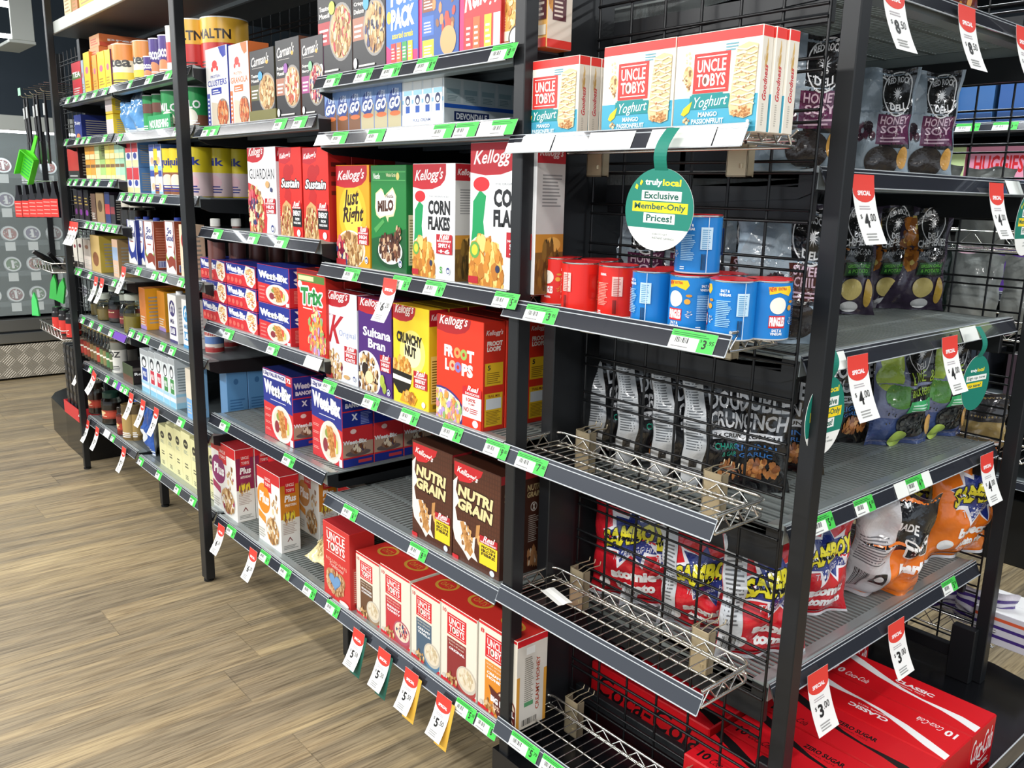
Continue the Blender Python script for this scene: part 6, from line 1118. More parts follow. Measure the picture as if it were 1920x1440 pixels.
for k, (u, v) in enumerate(((1500, 335), (1640, 328), (1722, 326))): ebag('grey', u, v, 'E4', 36 if k else 30, ['grey deli chip bag behind the mesh left of the post', 'grey deli chip bag just right of the post, upper shelf', 'grey deli chip bag with a maroon band on the upper shelf'][k], 0, 'grey deli chip bags on the upper shelf', sc=0.94, dx=-0.03 if k else -0.05, dy=0.0 if k else 0.12, yy=0.42 if k == 0 else None, xx=[0, 0.30, 0.36][k] or None)
mm = bag_mesh('snack_bag', 0.18, 0.2, 0.08, Art(1, 1, '#6a2c22').food(0.5, 0.3, 0.4, 0.2, ['#c8862c', '#b06a24'], 14, 0.06), silver(), 22, 0.007)
put(mm, 'snack_bag', (0.50, 0.83, E['E5']+0.001), 0, 'brown snack bag on the topmost end shelf', 'bag', rot=(0, 0, 1.2))

# drink cartons on the plinth
def coke_top(classic, seed=1):
    c = '#d2101c' if classic else '#cc1420'; w = '#f0eeee' if classic else '#141214'; a = Art(1, 1, c, seed)
    up = [(0.0, 0.80), (0.14, 0.66), (0.30, 0.52), (0.48, 0.42), (0.62, 0.38), (0.76, 0.34), (0.88, 0.26), (1.0, 0.14)]; dn = [(1.0, 0.36), (0.88, 0.44), (0.76, 0.44), (0.62, 0.43), (0.48, 0.50), (0.30, 0.68), (0.14, 0.86), (0.0, 0.98)]
    a.L += 1
    for i in range(7): a._p([up[i], up[i+1], dn[6-i], dn[7-i]], w, False)
    a.t('CLASSIC' if classic else 'ZERO SUGAR', 0.40, 0.62, 0.66, 0.74, w, 0.04); a.t('ORIGINAL TASTE', 0.42, 0.54, 0.62, 0.58, w, 0.0); a.t('10', 0.05, 0.10, 0.12, 0.30, w, 0.03); a.t('Coca-Cola', 0.14, 0.1, 0.30, 0.26, w, 0.0, 0.4); return a
def coke_side(classic, full=False):
    w = '#f0eeee' if classic else '#141214'; a = Art(1, 1, '#c40f1a' if classic else '#c01019', 2); a.t('Coca-Cola', 0.06, 0.36, 0.94, 0.86, w, 0.01, 0.4, slope=0.0); a.p([(0.25, 0.40), (0.5, 0.30), (0.8, 0.36), (0.5, 0.26)], w)
    a.t('CLASSIC' if classic else 'ZERO SUGAR', 0.42, 0.12, 0.85, 0.22, w, 0.03); return a
ck = {}
for c in (True, False): ck[c] = carton_mesh('drink_can_carton', 0.388, 0.132, 0.144, coke_side(c), coke_side(c), coke_top(c), '#c8121c', ch=0.003)
zc3 = EP+0.0008
nm = {True: 'classic', False: 'zero sugar'}
for k, (y, c, r) in enumerate(((0.292, False, 0), (0.438, False, 0), (0.584, False, 0), (0.730, True, math.pi), (0.876, True, 0))):
    put(ck[c], 'drink_carton', (0.590, y, zc3), r, 'red cola can carton on the plinth, '+['nearest the mesh', 'second from the mesh', 'third from the mesh', 'white stripe pointing back, fourth', 'white stripe, farthest of the front row'][k], 'carton', 'red cola can cartons')
for k, (y, c) in enumerate(((0.41, False), (0.557, False), (0.704, True), (0.851, True))):
    put(ck[c], 'drink_carton', (0.185, y, zc3), 0, 'red cola can carton in the back row, '+['black lettering seen through the mesh', 'second', 'third', 'fourth'][k], 'carton', 'red cola can cartons')
put(ck[True], 'drink_carton', (0.20, 1.00, zc3), 0, 'red cola can carton in the back row by the rear mesh', 'carton', 'red cola can cartons')

# ================================================================== tickets, tags and wobblers
def tk_mesh(w, price=None, green=True, h=0.034, purple=False):
    a = Art(w, h, '#f1f3ee', 3)
    if purple: a = Art(w, h, '#6a3aa8', 3)
    elif green:
        a.r(0, 0.66, 1, 1, '#46c94e'); a.r(0.64, 0, 1, 1, '#46c94e'); a.lines(0.04, 0.74, 0.9, 0.94, 2, '#1f6a2c'); a.bars(0.12, 0.34, 0.42, 0.62, '#2a2a2a', 9); a.lines(0.06, 0.1, 0.5, 0.24, 1, '#8a8a8a')
        if price: q = price.split('.'); a.t('$', 0.67, 0.50, 0.71, 0.66, '#10240f', 0.0); a.t(q[0], 0.73, 0.18, 0.82, 0.66, '#10240f', 0.03); a.t('.'+q[1], 0.84, 0.42, 0.97, 0.64, '#10240f', 0.01)
    mb = MB(); n = (-0.0005, )
    mb.prism([(0, 0), (0.0007, 0), (0.0007+0.0152, h-0.002), (0.0152, h-0.002)], 0, w, col=a.base)
    s_ = h/math.hypot(h, 0.0152)
    a.emit(mb, lambda x, y, e: (x, y*0.0152/h-e*0.9-0.0001, y*(h-0.002)/h+e*0.4)); return mb.mesh('price_ticket', ['paper'])
_tk = {}
def ticket(u, z, w=0.082, price=None, green=True, where='', n=0, purple=False, side='main'):
    k = (round(w, 3), price, green, purple)
    if k not in _tk: _tk[k] = tk_mesh(w, price, green, purple=purple)
    if side == 'main': o = put(_tk[k], 'price_ticket', (ux(u, z+0.01), -0.0012, z+0.0022))
    else: o = put(_tk[k], 'price_ticket', (0.582+0.0012, uy(u, z+0.01), z+0.0022), math.pi/2)
    c = 'purple' if purple else 'green' if green else 'blank white'
    tag(o, (ORD2[n]+' '+c+' ticket from the left, on the strip '+where.replace('under the ', 'under ').replace('below the ', 'below ')), 'price ticket', 'price tickets on the shelf strips'); return o
ORD2 = ['first', 'second', 'third', 'fourth', 'fifth', 'sixth', 'seventh', 'eighth', 'ninth', 'tenth']
def row(z, us, where, ps=None, w=0.082, green=True, side='main'):
    for i, u in enumerate(us):
        g = green; uu = u; ww = w; pu = False
        if isinstance(u, tuple): uu = u[0]; g = u[1] != 'w'; pu = u[1] == 'p'; ww = u[2] if len(u) > 2 else w
        ticket(uu, z, ww, ps[i] if ps else None, g, where, i, pu, side)
Z = {k: v[2] for k, v in SH.items()}
row(Z['3a'], (376, 389, 510, 546), 'under the white cluster cartons'); row(Z['3b'], (396, 462, 514), 'under the white high-fibre carton'); row(Z['3c'], (417, 498, (568, 'w', 0.10)), 'under the stacked wheat biscuit cartons', ['3.50', '6.00', None])
row(Z['3d'], (410, 527), 'under the large value wheat biscuit cartons', ['9.00', '9.00'])
row(Z['3e'], (422, 484, 521, 566, 608), 'under the magenta and orange muesli cartons', ['6.20', '6.20', '6.00', '2.50', '8.00'])
row(Z['4a'], (606, 662, 712, 775, 915), 'under the black muesli cartons', ['8.00', '8.00', '8.00', '8.90', '8.50']); row(Z['4b'], (618, 684, 806, 848, 915), 'under the small blue drink cartons')
row(Z['4c'], (641, 731, 792, 921), 'under the corn flakes cartons', ['8.00', '6.20', '4.00', '5.00']); row(Z['4d'], (600, 677, 747, 824, 905), 'under the fruit loops carton', ['8.00', '8.70', '8.64', '8.40', '9.00'])
row(Z['4e'], (639, 763), 'under the brown grain cartons', ['6.10', '8.70']); row(Z['4f'], (850, 889), 'under the oat sachet cartons', ['5.50', '8.60'])
row(BZ[1], (980, 1252), 'below the chip cans', ['3.95', '3.95'], 0.098); row(BZ[2], (964,), 'of the empty wire shelf below the cans', ['7.00'], 0.098)
row(BZ[0], ((972, 'w', 0.095), (1097, 'w', 0.115), (1212, 'w', 0.14)), 'below the mango oat bar cartons'); row(BZ[4], (953, 1011), 'of the lowest wire shelf', ['5.79', '5.79'], 0.098)
row(Z['2a'], ((237, 'g', 0.05), 270, 305), 'under the orange and white tubs'); row(Z['2b'], (218, 322), 'under the green tray', w=0.06); row(Z['2c'], (222, 236, 249, 262, 274, 298, 337), 'under the yellow flavouring tubs', w=0.06)
row(Z['2d'], (252, 282, 297, 331, 345), 'under the blue and brown milk cartons', w=0.07); row(Z['2e'], (240, 254, 267, 297, 315), 'under the tall amber cartons', w=0.07); row(Z['2f'], (330,), 'under the striped milk cartons'); row(Z['2g'], (257, 290, 325, 353), 'under the cream milk cartons', w=0.07)
row(Z['1a'], (121, 136, 150, 171, 190), 'under the tea cartons of the farthest bay', w=0.07); row(Z['1b'], (118, 138, 150, 160, 190), 'under the navy carton', w=0.06); row(Z['1c'], (125, 136, 150, 164, 177, 201), 'under the two-high tea cartons', w=0.06)
row(Z['1d'], (157, 167, 177, 188, 198, 208), 'under the dark coffee packets', w=0.06); row(Z['1e'], (137, 144, 163, 208, 218), 'under the beige cocoa cartons', w=0.06); row(Z['1f'], (150, 166, 182, 202, (211, 'p', 0.18)), 'under the glass coffee jars', w=0.06)
row(Z['1g'], (164, 195, 210, (217, 'p', 0.05), 223, 231), 'under the slim bottles', w=0.06); row(Z['1h'], (147, (193, 'w', 0.09), 206), 'under the brown coffee jars', w=0.06)
row(0.534, (1772,), 'of the lowest end shelf', ['5.00'], side='e'); row(0.885, (1528, 1608, (1684, 'w', 0.06), 1705, (1732, 'w', 0.05)), 'above the orange bags', ['5.49', '6.00', None, '4.79', None], side='e')
row(1.231, ((1567, 'w', 0.05), (1808, 'w', 0.09)), 'above the lime pepper bags', side='e'); row(1.583, ((1893, 'w', 0.09),), 'below the upper grey bags', side='e')

def tag_mesh(price, w=0.056, h=0.118):
    a = Art(w, h, '#f4f4f1', 5); pts = [(0, 1), (0, 0.76)]+[(0.5-0.5*math.cos(math.pi*k/12), 0.76-0.16*math.sin(math.pi*k/12)) for k in range(13)]+[(1, 0.76), (1, 1)]
    a.p(pts, '#e23e33'); a.t('SPECIAL', 0.20, 0.70, 0.80, 0.77, '#ffffff', 0.04); a.lines(0.2, 0.50, 0.8, 0.57, 2, '#b8b0b4'); q = price.split('.')
    a.t('$', 0.16, 0.36, 0.24, 0.43, '#222222', 0.0); a.t(q[0], 0.30, 0.24, 0.52, 0.44, '#1a1a1a', 0.03); a.t('.'+q[1], 0.56, 0.33, 0.84, 0.44, '#1a1a1a', 0.0); a.lines(0.2, 0.06, 0.8, 0.18, 3, '#9a9a98')
    mb = MB(); L = 8
    def pt(x, y, e):  # curves outward towards its free end
        t = 1-y/h; return (x-w/2, -(0.012*t+0.030*t*t)-e, y-h+0.004*t)
    vs = [pt(w*i, h*j/L, -0.0004*k) for k in (0, 1) for j in range(L+1) for i in (0, 1)]; fs = []
    for j in range(L):
        fs.append((2*j, 2*j+1, 2*j+3, 2*j+2)); o = 2*(L+1); fs.append((o+2*j, o+2*j+2, o+2*j+3, o+2*j+1)); fs.append((2*j, 2*j+2, o+2*j+2, o+2*j)); fs.append((2*j+1, o+2*j+1, o+2*j+3, 2*j+3))
    mb.add(vs, fs, C('#f4f4f1')); a.emit(mb, lambda x, y, e: pt(x, y, e+5e-5), 0, 0.010, 1.6e-4); return mb.mesh('hanging_price_tag', ['paper'])
_tg = {}
def special(u, z, price, label, side='main', w=0.064, h=0.112, tilt=0.0, y=-0.004, dz=0.026, yaw=0.0):
    k = (price, w, h)
    if k not in _tg: _tg[k] = tag_mesh(price, w, h)
    if side == 'main': return put(_tg[k], 'hanging_price_tag', (ux(u, z), y, z+dz), 0, label, 'price tag', 'red and white hanging price tags', rot=(tilt, yaw, 0))
    return put(_tg[k], 'hanging_price_tag', (0.582-y, uy(u, z), z+dz), 0, label, 'price tag', 'red and white hanging price tags', rot=(tilt, yaw, math.pi/2))
special(735, Z['4c'], '6.20', 'red and white six-twenty tag hanging over the purple bran carton')
for u, l in ((418, 'left'), (478, 'right')): special(u, Z['3e'], '6.20', l+' six-twenty tag hanging under the magenta and orange muesli cartons')
for k, u in enumerate((676, 724, 775, 836)): special(u, Z['4f'], '5.50', ['first', 'second', 'third', 'fourth'][k]+' five-fifty tag from the left below the oat cartons')
for k, (u, zk, l) in enumerate(((135, '1d', 'leftmost of three small tags under the dark coffee packets'), (140, '1d', 'middle of three small tags under the dark coffee packets'), (146, '1d', 'rightmost of three small tags under the dark coffee packets'), (183, '1e', 'left small tag under the beige cocoa cartons'), (194, '1e', 'right small tag under the beige cocoa cartons'), (235, '2d', 'small tag at the left end of the soy milk shelf'),
    (151, '1g', 'small tag at the left end of the slim bottle shelf'), (180, '1g', 'wide small tag twisted under the slim bottles'), (249, '2f', 'first of three tags under the striped milk cartons'), (271, '2f', 'second of three tags under the striped milk cartons'), (296, '2f', 'third of three tags under the striped milk cartons'), (167, '1h', 'left tag under the brown coffee jars'), (185, '1h', 'middle tag under the brown coffee jars'), (235, '1h', 'right tag under the brown coffee jars'))):
    special(u, Z[zk], '2.00' if '2f' == zk else '12.00', 'red and white '+l, w=0.060, h=0.122, yaw=0.3 if u == 180 else 0)
for u, z, p, l in ((1668, 1.930, '8.50', 'left eight-fifty tag on the topmost end shelf'), (1806, 1.930, '8.50', 'middle eight-fifty tag on the topmost end shelf'), (1912, 1.930, '8.50', 'rightmost tag on the topmost end shelf, cut by the frame'), (1612, 1.583, '4.00', 'four dollar tag beside the post under the upper grey bags'), (1862, 1.583, '4.00', 'four dollar tag at the right under the upper grey bags'),
    (1602, 1.231, '4.00', 'four dollar tag left of the lime pepper bags'), (1775, 1.231, '4.00', 'four dollar tag over the right lime pepper bag'), (1845, 0.885, '4.00', 'four dollar tag beside the rear post over the orange bag'), (1528, 0.534, '3.00', 'three dollar tag nearest the front post, over the cola cartons'), (1675, 0.534, '3.00', 'three dollar tag in the middle of the lowest end shelf')):
    special(u, z, p, 'red and white '+l, 'e', w=0.082, h=0.132)
# backing slips behind the oat tags
for k, u in enumerate((680, 728, 781, 842)):
    mb = MB(); mb.box(-0.027, 0.027, -0.0004, 0, -0.125, 0, '#1d5c4c' if k < 2 else '#e0b040'); tag(put(mb.mesh('backing_card', ['paper']), 'backing_card', (ux(u, Z['4f'])+0.004, -0.003, Z['4f']+0.018), rot=(-0.24, 0, 0)), ['first dark green', 'second dark green', 'first yellow', 'second yellow'][k]+' backing card showing behind a five-fifty tag', 'card', 'backing cards behind the five-fifty tags')
# round wobblers
def wob_mesh(kind, rx, rz, stem, sw):
    a = Art(2*rx, 2*rz, '#f2f2ee', 3); G = '#0e7a68'
    if kind == 'member':
        a.t('Exclusive', 0.30, 0.60, 0.74, 0.66, '#155a4c', 0.03) if 0 else None
    full = [(0.5+0.5*math.cos(2*math.pi*k/48), 0.5+0.5*math.sin(2*math.pi*k/48)) for k in range(48)]
    if kind == 'member':
        cut = [p for p in full if p[1] >= 0.27]; i0 = [i for i, p in enumerate(full) if p[1] < 0.27]; j = i0[-1]+1; order = full[j:]+full[:i0[0]]
        a.p([(0.055, 0.27)]+[p for p in full[i0[-1]+1:]+full[:i0[0]] if p[1] > 0.27][::1] and [(0.944, 0.27)]+[p for p in full[i0[-1]+1:]+full[:i0[0]]]+[(0.056, 0.27)], G)
        a.t('truly', 0.28, 0.77, 0.53, 0.865, '#ffffff', 0.03); a.t('local', 0.54, 0.785, 0.80, 0.865, '#f0d81c', 0.03); a.r(0.24, 0.605, 0.82, 0.725, '#f2f2ee'); a.t('Exclusive', 0.28, 0.625, 0.78, 0.71, '#155a4c', 0.03); a.r(0.11, 0.465, 0.92, 0.59, '#f2d416'); a.t('Member-Only', 0.14, 0.478, 0.89, 0.575, '#155a4c', 0.03)
        a.r(0.29, 0.335, 0.75, 0.455, '#f2f2ee'); a.t('Prices!', 0.33, 0.355, 0.71, 0.44, '#155a4c', 0.03); a.t('JOIN TO GET', 0.44, 0.19, 0.66, 0.215, '#2a4a44', 0.0); a.t('INSTANT SAVINGS', 0.44, 0.145, 0.76, 0.17, '#2a4a44', 0.0)
        a.p([(0.13, 0.75), (0.15, 0.80), (0.18, 0.78), (0.17, 0.73)], '#f0d81c'); a.p([(0.20, 0.80), (0.22, 0.85), (0.25, 0.83), (0.22, 0.78)], '#f0d81c')
    else:
        a.p(full, G); a.t('truly', 0.26, 0.69, 0.50, 0.76, '#ffffff', 0.03); a.t('local', 0.51, 0.70, 0.76, 0.77, '#f0d81c', 0.03); a.r(0.14, 0.54, 0.88, 0.64, '#f2f2ee'); a.t('Sign up now', 0.18, 0.555, 0.84, 0.625, '#155a4c', 0.02); a.r(0.18, 0.41, 0.76, 0.51, '#f2d416'); a.t('to save!', 0.24, 0.425, 0.70, 0.49, '#155a4c', 0.03)
    mb = MB(); n = 48
    ring = [((x-0.5)*2*rx, 0.0, (z-0.5)*2*rz) for x, z in full]; mb.add(ring+[(x, 0.0009, z) for x, y, z in ring], [tuple(range(n)), tuple(range(2*n-1, n-1, -1))]+[(k, n+k, n+(k+1) % n, (k+1) % n) for k in range(n)], C('#f2f2ee'))
    a.emit(mb, lambda x, y, e: (x-rx, -e, y-rz)); disc = mb.mesh('wobbler_sign', ['paper'])
    sb_ = MB(); m = 12; vs = []
    for k in range(m+1):
        t = k/m; z = rz*0.93+(stem-rz*0.93)*t; y = 0.0+0.016*t*t*1.0-0.012*math.sin(math.pi*t); vs += [(-sw/2+0.006*t, y, z), (sw/2+0.006*t, y, z), (sw/2+0.006*t, y+0.0008, z), (-sw/2+0.006*t, y+0.0008, z)]
    fs = []
    for k in range(m):
        for q in range(4): fs.append((4*k+q, 4*k+(q+1) % 4, 4*k+4+(q+1) % 4, 4*k+4+q))
    sb_.add(vs, fs, C(G)); return disc, sb_.mesh('stem', ['paper'])
w1 = PY(1167, 390, -0.03); w2 = PY(1295, 392, -0.03); t1 = PY(1231, 314, -0.03); b1_ = PY(1228, 471, -0.03)
rx = (w2.x-w1.x)/2; rz_ = (t1.z-b1_.z)/2; zc_ = (t1.z+b1_.z)/2
d_, s_ = wob_mesh('member', rx, rz_, BZ[0]+0.034-zc_, 0.028)
o = put(d_, 'wobbler_sign', ((w1.x+w2.x)/2, -0.022, zc_), 0, 'round green member prices sign hanging below the mango oat bar cartons', 'sign', rot=(0, math.radians(1.5), 0)); link('stem', s_, o)
d2, s2 = wob_mesh('sign', 0.062, 0.068, 0.135, 0.022); d3, s3 = wob_mesh('member', 0.070, 0.078, 0.14, 0.028)
p = PXX(1829, 718, 0.615); o = put(d2, 'wobbler_sign', (0.615, p.y, p.z), math.pi/2-0.1, 'round green sign-up sign hanging at the rear post', 'sign'); link('stem', s2, o)
p = PXX(1547, 780, 0.605); o = put(d3, 'wobbler_sign', (0.605, p.y, p.z), math.pi/2, 'round green member sign half hidden by the front post', 'sign'); link('stem', s3, o)
p = PXX(1925, 420, 0.605); o = put(d3, 'wobbler_sign', (0.605, p.y, p.z), math.pi/2, 'round green member sign cut by the right edge of the photo', 'sign'); link('stem', s3, o)
# ================================================================== far side of the end bay and the next aisle
def rbasket(x, y, z, rz, label, L=0.55, D=0.20, H=0.05, group=None):
    r = empty('wire_basket', (x, y, z), rz); tag(r, label, 'wire basket', group)
    mb = MB()
    for zz_ in (0.0, H): mb.tube([(0, 0, zz_), (L, 0, zz_), (L, D, zz_), (0, D, zz_)], 0.003, 6, cyc=True)
    mb.build('rim', 'chrome', r); mb = MB()
    n = 14
    for yy in (0, D): mb.tube([(L*k/n, yy, H if k % 2 else 0) for k in range(n+1)], 0.002, 6)
    mb.build('zigzag', 'chrome', r); mb = MB()
    for k in range(18): mb.tube([(L*(k+0.5)/18, 0, 0), (L*(k+0.5)/18, D, 0)], 0.0017, 5)
    mb.build('base_wires', 'chrome', r); return r
pch = {}
def pouch(k, w, h, base, bands=(), word=None, wc='#3a3a3a', seed=3): pch[k] = softbag('pouch', w, h, 0.06, base, seed, bands, word, wc, back=base, wr=0.004, wy=(0.6, 0.7))
pouch('g', 0.15, 0.22, '#a8aca8', seed=41); pouch('g2', 0.15, 0.23, '#8f9490', ((0.2, 0.5, '#b8bcb8'),), seed=42); pouch('dk', 0.17, 0.24, '#20302a', ((0.15, 0.6, '#33463e'),), seed=43); pouch('au', 0.16, 0.16, '#a8905c', ((0.5, 1, '#3c3a3c'),), seed=44); pouch('z', 0.17, 0.17, '#d8d4de', ((0.2, 0.26, '#46307c'), (0.34, 0.42, '#46307c'), (0.5, 0.56, '#46307c'), (0.66, 0.74, '#46307c'), (0.82, 0.88, '#46307c')), seed=45)
for k, (z, lab) in enumerate(((0.30, 'low wire basket on the far mesh holding purple and white bags'), (0.86, 'wire basket on the far mesh holding gold packets'), (1.195, 'wire basket on the far mesh holding grey pouches'), (1.435, 'upper wire basket on the far mesh holding pale pouches'))):
    rbasket(0.02, 1.36, z, 0, lab, 0.60, 0.19, group='wire baskets on the far mesh')
for k in range(4): put(pch['z'], 'snack_bag', (0.14+0.135*k, 1.46, 0.306), 0, ['first', 'second', 'third', 'fourth'][k]+' purple striped white bag in the low far basket', 'bag', 'purple striped bags', rot=(0.5, 0, 0.2*(k-1)))
me = carton_mesh('display_box', 0.15, 0.10, 0.17, a_simple('#d8d4dc', ((0.2, 0.3, '#46307c'), (0.5, 0.6, '#46307c'), (0.75, 0.85, '#e0603c'))), a_simple('#d8d4dc', ((0.2, 0.3, '#46307c'), (0.5, 0.6, '#46307c')), lines=(0.7, 0.9, 2, '#e0603c'))); put(me, 'display_box', (0.63, 1.455, 0.306), 0, 'white and purple striped display box beyond the rear post', 'box')
for k in range(3): put(pch['au'], 'snack_bag', (0.12+0.17*k, 1.45, 0.866), 0, ['left', 'middle', 'right'][k]+' gold foil packet in the far basket', 'packet', 'gold foil packets', rot=(0.15, 0, 0.1*k))
for k in range(4): put(pch['dk' if k == 1 else 'g'], 'pouch', (0.09+0.15*k, 1.46, 1.201), 0, ['first pale grey pouch in the grey pouch basket', 'dark green pouch in the grey pouch basket', 'pale grey pouch right of the dark green one', 'last pale grey pouch in the grey pouch basket'][k], 'pouch', 'pouches on the far mesh', rot=(0.05, 0, math.pi+0.08*k))
for k in range(4): put(pch['g2' if k % 2 else 'g'], 'pouch', (0.09+0.15*k, 1.45, 1.441), 0, ['first', 'second', 'third', 'fourth'][k]+' pale pouch in the upper far basket', 'pouch', 'pouches on the far mesh', rot=(0.05, 0, math.pi-0.08*k))
# next aisle: a second run parallel to the first, front at y = 2.75
NY = 2.75
nf = empty('gondola_frame', (0, NY, 0)); tag(nf, 'black shelving frame of the next aisle seen through the end bay', 'shelving frame')
mb = MB(); mb.box(-1.6, 1.7, 0.5, 0.52, 0, 2.4); mb.build('back_panel', 'black', nf)
mb = MB(); mb.cbox(-1.6, 1.7, 0.05, 0.5, 0.0, 0.30, 0.004); mb.build('plinth', 'black', nf)
for x in (-1.2, -0.35, 0.52, 1.35):
    mb = MB(); mb.cbox(x-0.02, x+0.02, 0.0, 0.04, 0, 2.4, 0.002); mb.build('post', 'black', nf)
for k, z in enumerate((0.36, 0.72, 1.16, 1.53, 1.86, 2.20)):
    r = empty('shelf', (-1.58, NY, z)); tag(r, ORD2[k]+' shelf from the floor in the next aisle', 'shelf', 'shelves of the next aisle'); shelf_parts(r, 3.2, 0.48)
def nbox(x, z, w, h, d, c, s, lab, word=None, wc='#ffffff', cat='pack', name='nappy_pack', bands=(), group=None):
    a = a_simple(c, bands, word, wc, (0.55, 0.85)); put(carton_mesh(name, w, h, d, a, a_simple(s)), name, (x, NY+0.07+d/2, z+0.031), 0, lab, cat, group)
for k in range(9):
    c = ['#4a8ccc', '#3f80c4', '#c9c4b8', '#2c5c94', '#24508c', '#4a8ccc', '#3f80c4', '#7a9ab8', '#2c5c94'][k]
    nbox(-1.1+0.27*k, 1.86, 0.25, 0.24, 0.2, c, '#2a4a70', ORD2[k]+' blue nappy pack from the left on the next aisle shelf', bands=((0.0, 0.2, '#1c3c68'),), group='nappy packs of the next aisle')
for k in range(10):
    nbox(-1.15+0.26*k, 1.53, 0.24, 0.24, 0.2, '#e49ab4' if k % 3 else '#c8dca0', '#c87a94', ORD2[k]+' pink nappy pack from the left in the next aisle', 'HUGGIES' if k % 3 else None, '#d22c34', group='pink nappy packs of the next aisle')
for k in range(9):
    nbox(-1.1+0.28*k, 1.16, 0.24, 0.19, 0.2, ['#c8b0cc', '#d8c8e0', '#a8c890', '#e0b8c8', '#5a3a8c'][k % 5], '#8a7a9a', ORD2[k]+' pastel pack from the left on the third shelf of the next aisle', cat='pack', name='wipes_pack', group='pastel packs of the next aisle')
for k in range(8):
    nbox(-1.05+0.30*k, 0.72, 0.22, 0.18, 0.2, ['#3c4450', '#4a3c44', '#54504a'][k % 3], '#2c3038', ORD2[k]+' dark pack from the left on the second shelf of the next aisle', cat='pack', name='grocery_pack', group='dark packs of the next aisle')
for i, (x, z) in enumerate(((-0.28, 1.86), (-0.13, 1.86), (-0.55, 1.86), (0.12, 1.86), (-0.3, 1.53), (0.3, 1.16), (-0.5, 1.16))):
    tag(put(_tk[(0.098, '3.95', True, False)], 'price_ticket', (x, NY-0.0012, z+0.002)), ORD2[i]+' green and white price ticket in the next aisle', 'price ticket', 'price tickets of the next aisle')

# ================================================================== far end of the run: hooks, utensils, baskets
fe = empty('end_frame', (-3.76, 0, 0)); tag(fe, 'black mesh-sided end frame at the far end of the run on a rounded plinth', 'shelving frame')
mb = MB(); wire_grid(mb, 0.60, 0.245, 2.3, 0.22, x0=-0.64); mb.build('wire_mesh', 'black', fe)
mb = MB(); mb.cbox(-0.70, -0.66, 0.20, 0.24, 0.2, 2.3, 0.002); mb.build('post', 'black', fe)
pts = [(0.05, 0.012), (-0.35, 0.012)]+[(-0.35-0.80*math.sin(math.pi*k/14)**0.42, 0.735-0.723*math.cos(math.pi*k/14)) for k in range(1, 14)]+[(-0.35, 1.455), (0.05, 1.455)]
mb = MB(); mb.prism(pts, 0, 0.215, axis='z'); mb.build('plinth', 'blackgloss', fe)
def at(u, v, y=-0.02): return PY(u, v, y)
FX = -3.9
# peg hooks with spatulas; hung on the mesh, which faces the near aisle
for k in range(5):
    x = -4.30+0.12*k; z = 2.03-0.0*k
    mb = MB(); mb.tube([(0, 0.21, 0), (0, -0.02, 0.0), (0, -0.03, 0.012)], 0.003, 6); mb.tube([(0, 0.21, 0.045), (0, -0.01, 0.045)], 0.0025, 6); o = mb.build('peg_hook', 'chrome', loc=(x, 0, z)); tag(o, ORD2[k]+' chrome peg hook from the left at the far end', 'hook', 'chrome peg hooks at the far end')
    mb = MB(); mb.tube([(0, 0, 0), (0.005, 0, -0.14), (0.015, 0, -0.25)], [0.006, 0.010, 0.008], 8, col='#16161a'); mb.box(-0.012, 0.03, -0.006, 0.004, -0.36, -0.24, '#1c1c20'); mb.box(-0.016, 0.016, -0.008, -0.006, -0.11, -0.05, '#cfd2d2'); mb.tube([(0, 0, 0.0), (0, 0.004, 0.008), (0, 0, 0.012)], 0.003, 6, col='#16161a')
    o = mb.build('spatula', 'tin', loc=(x, -0.012-0.01*(k % 2), z-0.013)); o.rotation_euler = (0, 0.03*(k-2), 0); tag(o, ORD2[k]+' black spatula with a white card, hanging at the far end', 'spatula', 'black spatulas at the far end')
p = at(30, 170, -0.03); mb = MB(); mb.box(-0.03, 0.03, -0.001, 0.001, -0.02, 0.02, '#9fd8b4'); tag(mb.build('hook_ticket', 'paper', loc=(-4.28, -0.036, 2.055)), 'mint green ticket on the end of the peg hooks', 'ticket')
# green dustpan
mb = MB(); mb.prism([(-0.045, 0.0), (0.045, 0.0), (0.055, 0.15), (0.012, 0.17), (0.010, 0.27), (-0.010, 0.27), (-0.012, 0.17), (-0.055, 0.15)], 0, 0.006, axis='y', col='#58d02c'); mb.box(-0.058, -0.052, -0.03, 0.006, 0.0, 0.15, '#63d83a'); mb.box(0.052, 0.058, -0.03, 0.006, 0.0, 0.15, '#63d83a'); mb.box(-0.055, 0.055, -0.03, 0.004, 0.148, 0.154, '#4cc022')
for k in range(7): mb.box(-0.04, 0.04, -0.002, 0.0, 0.02+0.018*k, 0.026+0.018*k, '#2aa84a')
p = at(48, 335, -0.08); o = mb.build('dustpan', 'carton', loc=p); o.rotation_euler = (0.1, 0.55, 0.5); tag(o, 'lime green plastic dustpan hanging at the far end of the run', 'dustpan')
# oven gloves
gl = MB(); gl.prism([(-0.029, 0), (0.029, 0), (0.027, 0.10), (0.014, 0.135), (0.007, 0.19), (-0.007, 0.19), (-0.014, 0.135), (-0.027, 0.10)], -0.012, 0.012, axis='y', col='#17161a'); gl.box(-0.0275, 0.0275, -0.0135, -0.0121, 0.004, 0.098, '#d2352c')
for q in range(4): gl.box(-0.022, 0.022, -0.0142, -0.0136, 0.02+0.02*q, 0.024+0.02*q, '#e8a89c')
glm = gl.mesh('card_pack', ['carton'])
for k in range(6):
    p = at(40+13.5*k, 408, -0.05+0.02*(k % 2)); zr = p.z+0.187; px_ = p.x; put(glm, 'utensil_pack', p, 0, ORD2[k]+' red carded utensil pack from the left under the dustpan', 'pack', 'red carded utensil packs', rot=(0, 0, 0.5))
mb = MB(); mb.tube([(-0.42, -0.04, 0), (0.30, -0.04, 0)], 0.004, 8)
